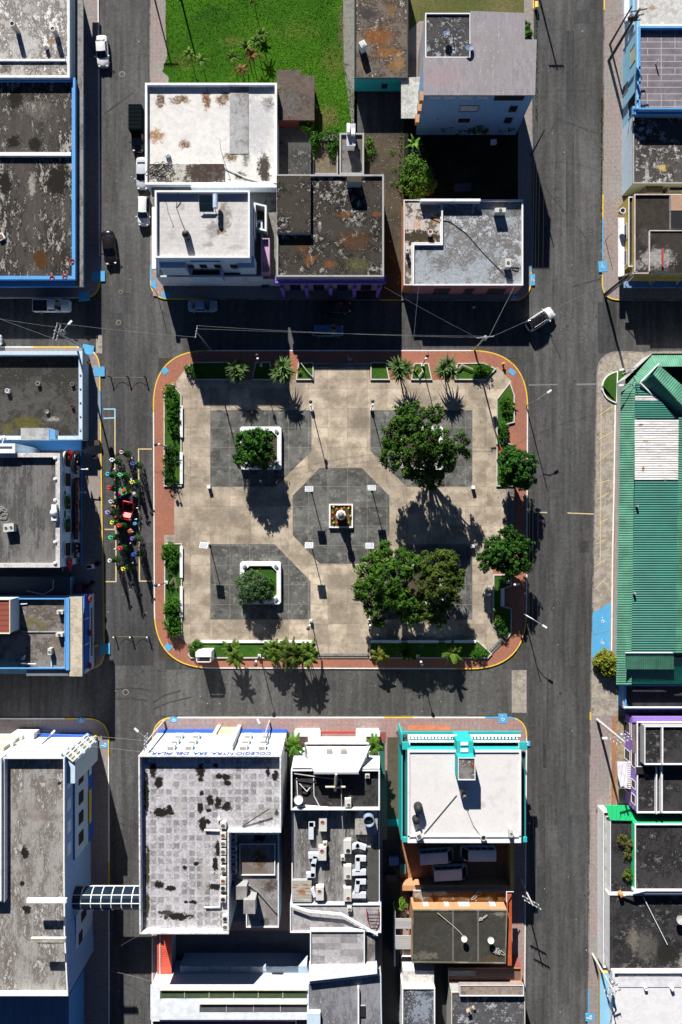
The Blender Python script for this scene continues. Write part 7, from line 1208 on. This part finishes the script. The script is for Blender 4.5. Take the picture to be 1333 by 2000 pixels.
for a in (('left round vent stack on the worn white roof', 24, 46, 4.6, .36, 1.9), ('right round vent stack with rusty mouth on the worn white roof', 103, 56, 4.6, .36, 1.6, M_metal, FAN['brown']), ('square white vent on the rusty roof', 709, 85, 3.4, .42, 1.5, W_white, M_metal, True), ('round red-mouthed vent on the lower rusty terrace', 841, 453, 3.8, .36, .9, W_white, FAN['red']), ('hooded vent beside the black tanks on the clean white roof', 819, 1634, 8.85, .4, .9, W_white, FAN['brown'], True), ('round vent at the lower edge of the clean white roof', 945, 1637, 8.85, .4, .8, M_ac, M_black), ('round concrete mouth on the wall above the pink pavement', 1217, 411, 4.6, .42, .6, W_white, M_black), ('orange stub post on the black roof near the street', 1215, 1749, 3.95, .25, .9, plain('orange_stub', (.55, .25, .08)), plain('orange_stub', (.55, .25, .08)), True), ('small vent pipe on the slab-tiled roof', 1286, 118, 5.8, .1, .8, W_white, W_white), ('small box on the swirled roof', 917, 1979, 4.85, .25, .7, plain('tan_box', (.4, .33, .24)), M_dkmetal, True), ('second small box on the swirled roof', 926, 1970, 4.85, .16, .4, plain('tan_box', (.4, .33, .24)), plain('tan_box', (.4, .33, .24)), True), ('white vent low on the plain white roof', 1263, 1932, 4.15, .25, .5, W_white, W_white), ('right-hand vent on the plain white roof', 1315, 1933, 4.15, .22, .6, W_white, W_white, True), ('small white pipe box on the worn white roof', 88, 88, 4.6, .22, .7, W_white, W_white, True), ('white vent on the gridded school roof', 428, 1601, 10.5, .2, .4, W_white, W_white, True), ('pale mushroom vent on the mossy store roof', 74, 749, 2.05, .3, .45, plain('tan_box', (.4, .33, .24)), M_dkmetal), ('tilted tank lid on the left of the mossy store roof', 14, 763, 2.05, .32, .6, W_white, M_metal), ('dark vent on the right of the mossy store roof', 141, 794, 2.05, .24, .4, plain('rust_red_dot', (.16, .03, .03)), M_black), ('round stub at the upper right of the mossy store roof', 141, 750, 2.05, .26, .4, M_metal, M_black), ('grey stub in the middle of the mossy store roof', 92, 804, 2.05, .28, .35, M_metal, plain('tan_box', (.4, .33, .24))), ('square hatch on the white rust-streaked roof', 327, 300, 3.7, .3, .5, W_white, W_white, True), ('rust-filled skylight box at the left edge of the market hall roof', 2, 462, 3.9, .45, .3, W_white, plain('rusty_lid', (.2, .08, .03)), True)): stack(*a)
# loose things: pipes, coils, rods
def rod(nm, lb, pts, r, mat, cat=None): m = MB(); m.path([g(x, y, z) for x, y, z in pts], r, 6); tag(m.build(nm, mat), lb, cat or nm.replace('_', ' '))
def coil(lb, x, y, z, R_, n, mat, seed=0):
    rnd = random.Random(seed); m = MB(); c = g(x, y, z)
    for k in range(n): o = Vector((rnd.uniform(-1, 1) * R_ * .8, rnd.uniform(-1, 1) * R_ * .5, .03 + k * .02)); rr = R_ * rnd.uniform(.35, .75); m.path([c + o + Vector((rr * cos(t), rr * .75 * sin(t + k), 0)) for t in [i * .6 for i in range(12)]], .035, 4)
    tag(m.build('cable_coil', mat), lb, 'cable coil')
coil('tangle of black cable on the terrace of the white-roofed building', 312, 335, 4.05, 1.6, 11, M_dkmetal, 2); coil('pale cable coil at the lower right of the charcoal roof', 975, 1860, 5.4, .7, 6, plain('pale_hose', (.4, .38, .34)), 3); coil('white cable loop at the upper right of the charcoal roof', 943, 1792, 5.4, .5, 3, plain('pale_hose', (.4, .38, .34)), 4); coil('loop of hose on the rusty moss terrace', 930, 1748, 3.3, .7, 3, plain('pale_hose', (.4, .38, .34)), 6); coil('white cable loops on the grey screed roof', 10, 1000, 7.7, 1.2, 5, plain('pale_hose', (.4, .38, .34)), 7)
for a in (('cable', 'cable snaking from the tower roof tank to the north parapet', [(362, 450, 9.9), (352, 425, 9.85), (345, 405, 9.85), (348, 376, 10.4)], .05, M_dkmetal), ('hose', 'white hose along the lower edge of the white roof', [(437, 325, 3.85), (475, 345, 3.8), (510, 354, 3.8), (540, 357, 4.3)], .07, W_white), ('antenna', 'thin antenna standing on the white rust-streaked roof', [(433, 296, 3.7), (431, 286, 5), (430, 272, 6.2), (424, 270, 6.2)], .04, M_metal), ('cable', 'long cable across the marbled corner roof', [(819, 408, 4.1), (865, 430, 4.), (880, 433, 4.), (910, 455, 4.), (945, 495, 4.), (975, 525, 4.), (1005, 550, 4.4)], .05, M_dkmetal), ('pipe', 'pale pipe running diagonally over the lower wing roof', [(450, 1716, 8.7), (490, 1730, 8.7), (505, 1742, 8.7), (540, 1782, 8.7)], .1, M_metal), ('pipe', 'dark long pole leaning on the gridded school roof', [(474, 1614, 10.6), (526, 1580, 11.4)], .07, M_dkmetal), ('pipe', 'white pipe pair at the top of the condenser row', [(400, 1621, 10.8), (430, 1622, 10.8)], .12, W_white), ('pipe', 'white pipe at the bottom of the condenser row', [(400, 1772, 10.8), (430, 1771, 10.8), (431, 1735, 10.8)], .09, W_white), ('pipe', 'rusty white pipe lining the step between the two school roofs', [(446, 1625, 10.9), (446, 1700, 10.9), (447, 1760, 10.9)], .07, plain('rust_pipe', (.4, .22, .12))),
          ('rod', 'long white rod lying on the black roof near the right edge', [(1257, 1752, 4.2), (1304, 1845, 4.1)], .06, W_white), ('pipe', 'thick pale pipe along the parapet of the green-walled house', [(1217, 1749, 4.3), (1240, 1744, 5.1), (1260, 1739, 5.25), (1345, 1739, 5.25)], .14, W_white), ('pipe', 'white pipe across the left of the convent terrace', [(580, 1520, 9.7), (583, 1575, 9.7), (640, 1576, 9.7)], .07, W_white), ('pipe', 'second white pipe along the bottom of the convent terrace', [(582, 1572, 9.7), (620, 1575, 9.7), (660, 1580, 9.7), (672, 1584, 9.7)], .09, W_white), ('pipe', 'black pipe arching over the convent terrace', [(575, 1511, 10.3), (640, 1520, 10.3), (667, 1523, 10.3), (668, 1585, 9.7), (672, 1645, 8.9)], .07, plain('pale_hose', (.4, .38, .34))), ('pipe', 'thin white pipe dropping at the left of the convent terrace', [(613, 1520, 9.7), (614, 1555, 9.7), (624, 1574, 9.7)], .06, W_white), ('tyre_ring', 'black tyre ring lying on the convent terrace', [(596 + 8 * cos(t), 1543 + 7 * sin(t), 9.7) for t in [i * .63 for i in range(11)]], .1, M_dkmetal), ('ladder', 'white folded ladder on the convent terrace', [(585, 1530, 9.8), (600, 1546, 9.9), (606, 1538, 9.9)], .05, W_white), ('pipe', 'grey pipe crossing the front of the clean white roof', [(892, 1552, 8.95), (828, 1628, 8.95)], .05, plain('pale_hose', (.4, .38, .34))), ('cable', 'cable from the grey tank to the round vent on the clean white roof', [(910, 1575, 8.95), (925, 1612, 8.95), (940, 1633, 8.95)], .05, plain('pale_hose', (.4, .38, .34))), ('pipe', 'white pipe ringing the end of the rusty moss terrace', [(990, 1762, 5.5), (990, 1742, 5.6), (1003, 1742, 4.6)], .08, W_white), ('cable', 'cable on the charcoal roof leading to the middle dish', [(855, 1783, 5.5), (885, 1808, 5.4), (900, 1822, 5.4), (906, 1830, 5.6)], .05, plain('pale_hose', (.4, .38, .34))), ('antenna', 'small antenna on the tower roof', [(329, 415, 9.8), (326, 398, 11.2), (322, 392, 11.4)], .035, M_dkmetal), ('antenna', 'antenna of the swept dark roof', [(885, 68, 10.1), (883, 52, 11.4), (873, 42, 11.6)], .05, WD), ('hose', 'pale hose looping on the marbled roof edge', [(1000, 526, 4.), (1012, 530, 4.), (1014, 523, 4.), (998, 522, 4.)], .05, M_dkmetal), ('pipe', 'curved white railing at the left of the mossy store', [(0, 853, 3.2), (10, 851, 3.2), (4, 868, 3.2), (2, 880, 3.)], .06, W_white), ('plank', 'white plank in the dark end of the stained store roof', [(23, 1181, 5.9), (54, 1179, 5.9)], .1, W_white), ('pipe', 'thin white pipes strewn along the lower edge of the stained store roof', [(42, 1296, 6.2), (71, 1297, 6.2)], .08, W_white), ('pipe', 'bent white pipe at the lower right of the stained store roof', [(100, 1282, 6), (101, 1302, 6.1)], .07, W_white), ('bracket', 'triangular white bracket on the stained store roof', [(42, 1287, 5.9), (49, 1280, 6.), (47, 1288, 5.9), (42, 1287, 5.9)], .1, W_white), ('frame', 'angled pale frame above the dark lean-to', [(52, 1154, 3.), (86, 1161, 3.), (104, 1150, 3.), (105, 1132, 3.)], .07, WD)): rod(*a)
# convent cross and red ladder frame
T = thing('cross', 'large pale wooden cross fixed on the convent roof terrace', 'cross', g(656, 1544, 9.5)); wood = plain('pale_timber', (.5, .44, .33)); m = MB(); m.tube(g(655, 1544, 9.9), g(657, 1512, 11.7), .2, .2, 4); m.build('upright', wood, T); m = MB(); m.tube(g(636, 1537, 10.4), g(675, 1537, 10.4), .16, .16, 4); m.build('crossbar', wood, T)
T = thing('red_lattice_frame', 'red iron lattice frame lying on the rear convent roof', 'frame', g(728, 1795, 8.9)); fr = plain('rusty_red_iron', (.25, .05, .04)); m = MB(); m.path([g(716, 1775, 9.2), g(718, 1795, 9.4), g(724, 1812, 9.3)], .08, 5); m.path([g(740, 1775, 9.2), g(738, 1795, 9.4), g(732, 1812, 9.3)], .08, 5); m.build('side_rail', fr, T); m = MB()
for k in range(6): m.tube(g(717 + k * 1.2, 1777 + k * 6.6, 9.35), g(739.5 - k * 1.2, 1777 + k * 6.6, 9.35), .04)
m.build('rung', plain('rusty_iron', (.14, .09, .07)), T)
# ================================================================ PAVEMENT THINGS AND PEOPLE
def bin_(lb, x, y, r=.35, h=.9, z=.16): b = g(x, y) + Vector((0, 0, z)); T = thing('litter_bin', lb, 'bin', b); MB().lathe(b, [(r * .8, 0), (r, h), (r * .85, h), (r * .8, h - .2)], 14).build('barrel', M_dkmetal, T); MB().lathe(b + Vector((0, 0, h - .18)), [(r * .78, 0), (r * .7, .02)], 12).build('liner', M_black, T)
bin_('dark litter bin by the kerb near the cyan bow', 190, 893); bin_('dark litter bin by the kerb near the cream-white bow', 194, 1100, .38); bin_('left of two round bins below the festive building', 174, 1144, .36); bin_('right of two round bins below the festive building', 184, 1137, .32)
for lb, x, y, w_, d_, h_, z, c in (('dark wooden bench planter in the shaded gap by the blue passage', 187, 866, 1.6, .7, .6, .16, (.03, .02, .02)), ('dark wooden bench against the sky-blue passage', 152, 868, 1.4, .6, .9, .16, (.05, .02, .02)), ('reddish brown stall front beside the round bins', 160, 1148, .9, 1.5, 1.2, .16, (.12, .03, .04)), ('white tub lying in the dark yard', 963, 281, .8, .6, .5, .18, (.55, .6, .65)), ('blue crate on the pavement of the purple arcade gap', 520, 560, 1.1, .5, .6, .16, (.03, .06, .12)), ('yellow meter box on the pavement at the top right', 1046, 15, .4, .8, .6, .16, (.6, .4, .1)), ('parked covered cart at the back of the dark yard', 902, 373, 2.4, 1.1, 1.1, .18, (.02, .025, .05)), ('blue tarp heap in the junk alley by the van yard', 769, 1676, 1.4, 1.1, .8, .2, (.1, .18, .35)), ('teal crate in the junk alley by the van yard', 786, 1690, .8, 1.3, .9, .2, (.03, .16, .13)), ('grey junk pile in the alley by the van yard', 764, 1710, 1.5, 1., .7, .2, (.06, .06, .055))):
    b = g(x, y) + Vector((0, 0, z)); nm = 'bench' if 'bench' in lb else 'tub' if 'tub' in lb else 'stall_front' if 'stall' in lb else 'meter_box' if 'meter' in lb else 'cart' if 'cart' in lb else 'tarp_heap' if 'tarp' in lb else 'junk_pile' if 'junk pile' in lb else 'crate'
    T = thing(nm, lb, nm.replace('_', ' '), b); mt = plain('stuff_' + str(c), c); MB().box(b + Vector((0, 0, h_ / 2)), (w_, d_, h_), .05).build('body', mt, T); m = MB(); m.box(b + Vector((0, 0, h_ + .025)), (w_ + .06, d_ + .06, .05), .05); m.build('lid', plain('lid_' + str(c), tuple(min(1, q * 1.4 + .01) for q in c)), T)
T = thing('sandwich_board', 'white-framed dark board standing on the pavement by the festive building', 'sign board', g(177, 1107) + Vector((0, 0, .16))); c = g(177, 1107, .9); m = MB(); m.box(c, (1.2, .7, .06), .1, .4); m.build('frame', W_white, T); m = MB(); m.box(c + Vector((-.2, .0, .05)), (.7, .5, .03), .1, .4); m.build('board_face', M_black, T)
def person(lb, x, y, az, shirt, trousers, z=.01):
    b = g(x, y) + Vector((0, 0, z)); q = Matrix.Rotation(az, 3, 'Z'); V = lambda v: q @ Vector(v)
    J = {'pel': (0, 0, .95), 'chest': (.02, 0, 1.3), 'neck': (.03, 0, 1.5), 'head': (.05, 0, 1.62), 'crown': (.05, 0, 1.74), 'lsh': (.02, .2, 1.42), 'lel': (-.06, .26, 1.13), 'lha': (.1, .24, .9), 'rsh': (.02, -.2, 1.42), 'rel': (.04, -.26, 1.12), 'rha': (.2, -.22, .95), 'lhi': (0, .1, .9), 'lkn': (.16, .1, .5), 'lan': (.1, .1, .08), 'lto': (.26, .1, .04), 'rhi': (0, -.1, .9), 'rkn': (-.02, -.1, .5), 'ran': (-.22, -.1, .12), 'rto': (-.08, -.1, .04)}
    Rr = dict(pel=.15, chest=.16, neck=.06, head=.11, crown=.08, lsh=.07, lel=.05, lha=.04, rsh=.07, rel=.05, rha=.04, lhi=.1, lkn=.065, lan=.045, lto=.04, rhi=.1, rkn=.065, ran=.045, rto=.04)
    E_ = [('pel', 'chest'), ('chest', 'neck'), ('neck', 'head'), ('head', 'crown'), ('chest', 'lsh'), ('lsh', 'lel'), ('lel', 'lha'), ('chest', 'rsh'), ('rsh', 'rel'), ('rel', 'rha'), ('pel', 'lhi'), ('lhi', 'lkn'), ('lkn', 'lan'), ('lan', 'lto'), ('pel', 'rhi'), ('rhi', 'rkn'), ('rkn', 'ran'), ('ran', 'rto')]
    K = list(J); me = bpy.data.meshes.new('person'); me.from_pydata([V(J[k]) for k in K], [(K.index(a), K.index(c)) for a, c in E_], []); o = bpy.data.objects.new('person', me); col.objects.link(o); sk = o.modifiers.new('skin', 'SKIN')
    for i, k in enumerate(K): me.skin_vertices[0].data[i].radius = (Rr[k], Rr[k])
    me.skin_vertices[0].data[0].use_root = True; o.modifiers.new('sub', 'SUBSURF').render_levels = 2; o.modifiers['sub'].levels = 2; bpy.context.view_layer.update()
    me2 = bpy.data.meshes.new_from_object(o.evaluated_get(bpy.context.evaluated_depsgraph_get())); bpy.data.objects.remove(o)
    for m_ in (plain('skin', (.3, .17, .11)), shirt, trousers): me2.materials.append(m_)
    for p_ in me2.polygons: zc = p_.center.z; p_.material_index = 0 if zc > 1.47 or (zc < 1.02 and abs((q.inverted() @ p_.center).y) > .19) else 1 if zc > .93 else 2; p_.use_smooth = True
    o = bpy.data.objects.new('person', me2); col.objects.link(o); o.location = b; tag(o, lb, 'person'); o['_o'] = tuple(b); ALLO.append(o)
    m = MB(); c = b + V((.03, 0, 1.67)); m.ball(c, .125, 10); h_ = m.build('hair', plain('dark_hair', (.015, .012, .01)), o)
    return o
person('person in a pale blue shirt walking in the shaded upper street', 924, 604, pi / 2 + .4, plain('pale_blue_shirt', (.3, .5, .65)), plain('dark_trousers', (.03, .035, .05)))
# ---- loose litter, fallen leaves and kerb weeds
def scatter(name, n, pick, size, z, mat, seed):
    rnd = random.Random(seed); m = MB()
    for _ in range(n):
        x, y = pick(rnd); p = g(x, y) + Vector((0, 0, z(x, y) if callable(z) else z)); s = rnd.uniform(*size); a = rnd.random() * 6.28; u = Vector((cos(a), sin(a), rnd.uniform(0, .25))) * s; v = Vector((-sin(a), cos(a), rnd.uniform(0, .2))) * s * rnd.uniform(.4, 1)
        m.mesh([p - u * .5, p + v, p + u, p - v], [(0, 1, 2, 3)])
    return tag(m.build(name, mat), kind='stuff')
def street(r):
    k = r.random()
    return (r.uniform(207, 296), r.uniform(0, 2000)) if k < .4 else (r.uniform(1045, 1155), r.uniform(0, 2000)) if k < .75 else (r.uniform(310, 1000), r.uniform(1312, 1392))
scatter('litter', 110, street, (.04, .1), .03, plain('paper_litter', (.6, .58, .54)), 1)
def near(cx, cy, r_): return lambda r: (cx + r.gauss(0, r_), cy + r.gauss(0, r_))
LFM = plain('fallen_leaf', (.14, .09, .03))
for cx, cy, rr, n in ((823, 890, 55, 160), (790, 1150, 70, 190), (512, 905, 40, 70), (1000, 960, 24, 50), (985, 1130, 26, 50)): scatter('leaves', n, near(cx, cy, rr), (.05, .11), .19, LFM, cx)
scatter('leaves', 160, lambda r: (r.choice((1033, 1035, 1038)) + abs(r.gauss(0, 5)), r.uniform(820, 1280)), (.05, .12), .03, LFM, 9)
scatter('rubble', 150, lambda r: (r.uniform(694, 788), r.uniform(262, 560)), (.05, .14), .19, plain('pale_rubble', (.3, .27, .22)), 11)
for nm, x0, x1, y0, y1, n in (('weeds', 1174, 1179, 190, 545, 420), ('weeds', 1047, 1050, 20, 240, 120), ('weeds', 1148, 1151, 1580, 1900, 160), ('weeds', 779, 787, 250, 390, 160), ('weeds', 694, 700, 265, 330, 60)):
    rnd = random.Random(x0); m = MB()
    for _ in range(n):
        t = rnd.random(); p = g(x0 + (x1 - x0) * rnd.random(), y0 + (y1 - y0) * t + rnd.gauss(0, 3)) + Vector((0, 0, .02 if x0 > 900 else .18)); leafquads(m, p + Vector((0, 0, .06)), 3, .1, .08, rnd)
    tag(m.build(nm, L_hedge), kind='stuff')
for o in ALLO:
    for k in ('_o', 'h', 'a'):
        if k in o: del o[k]
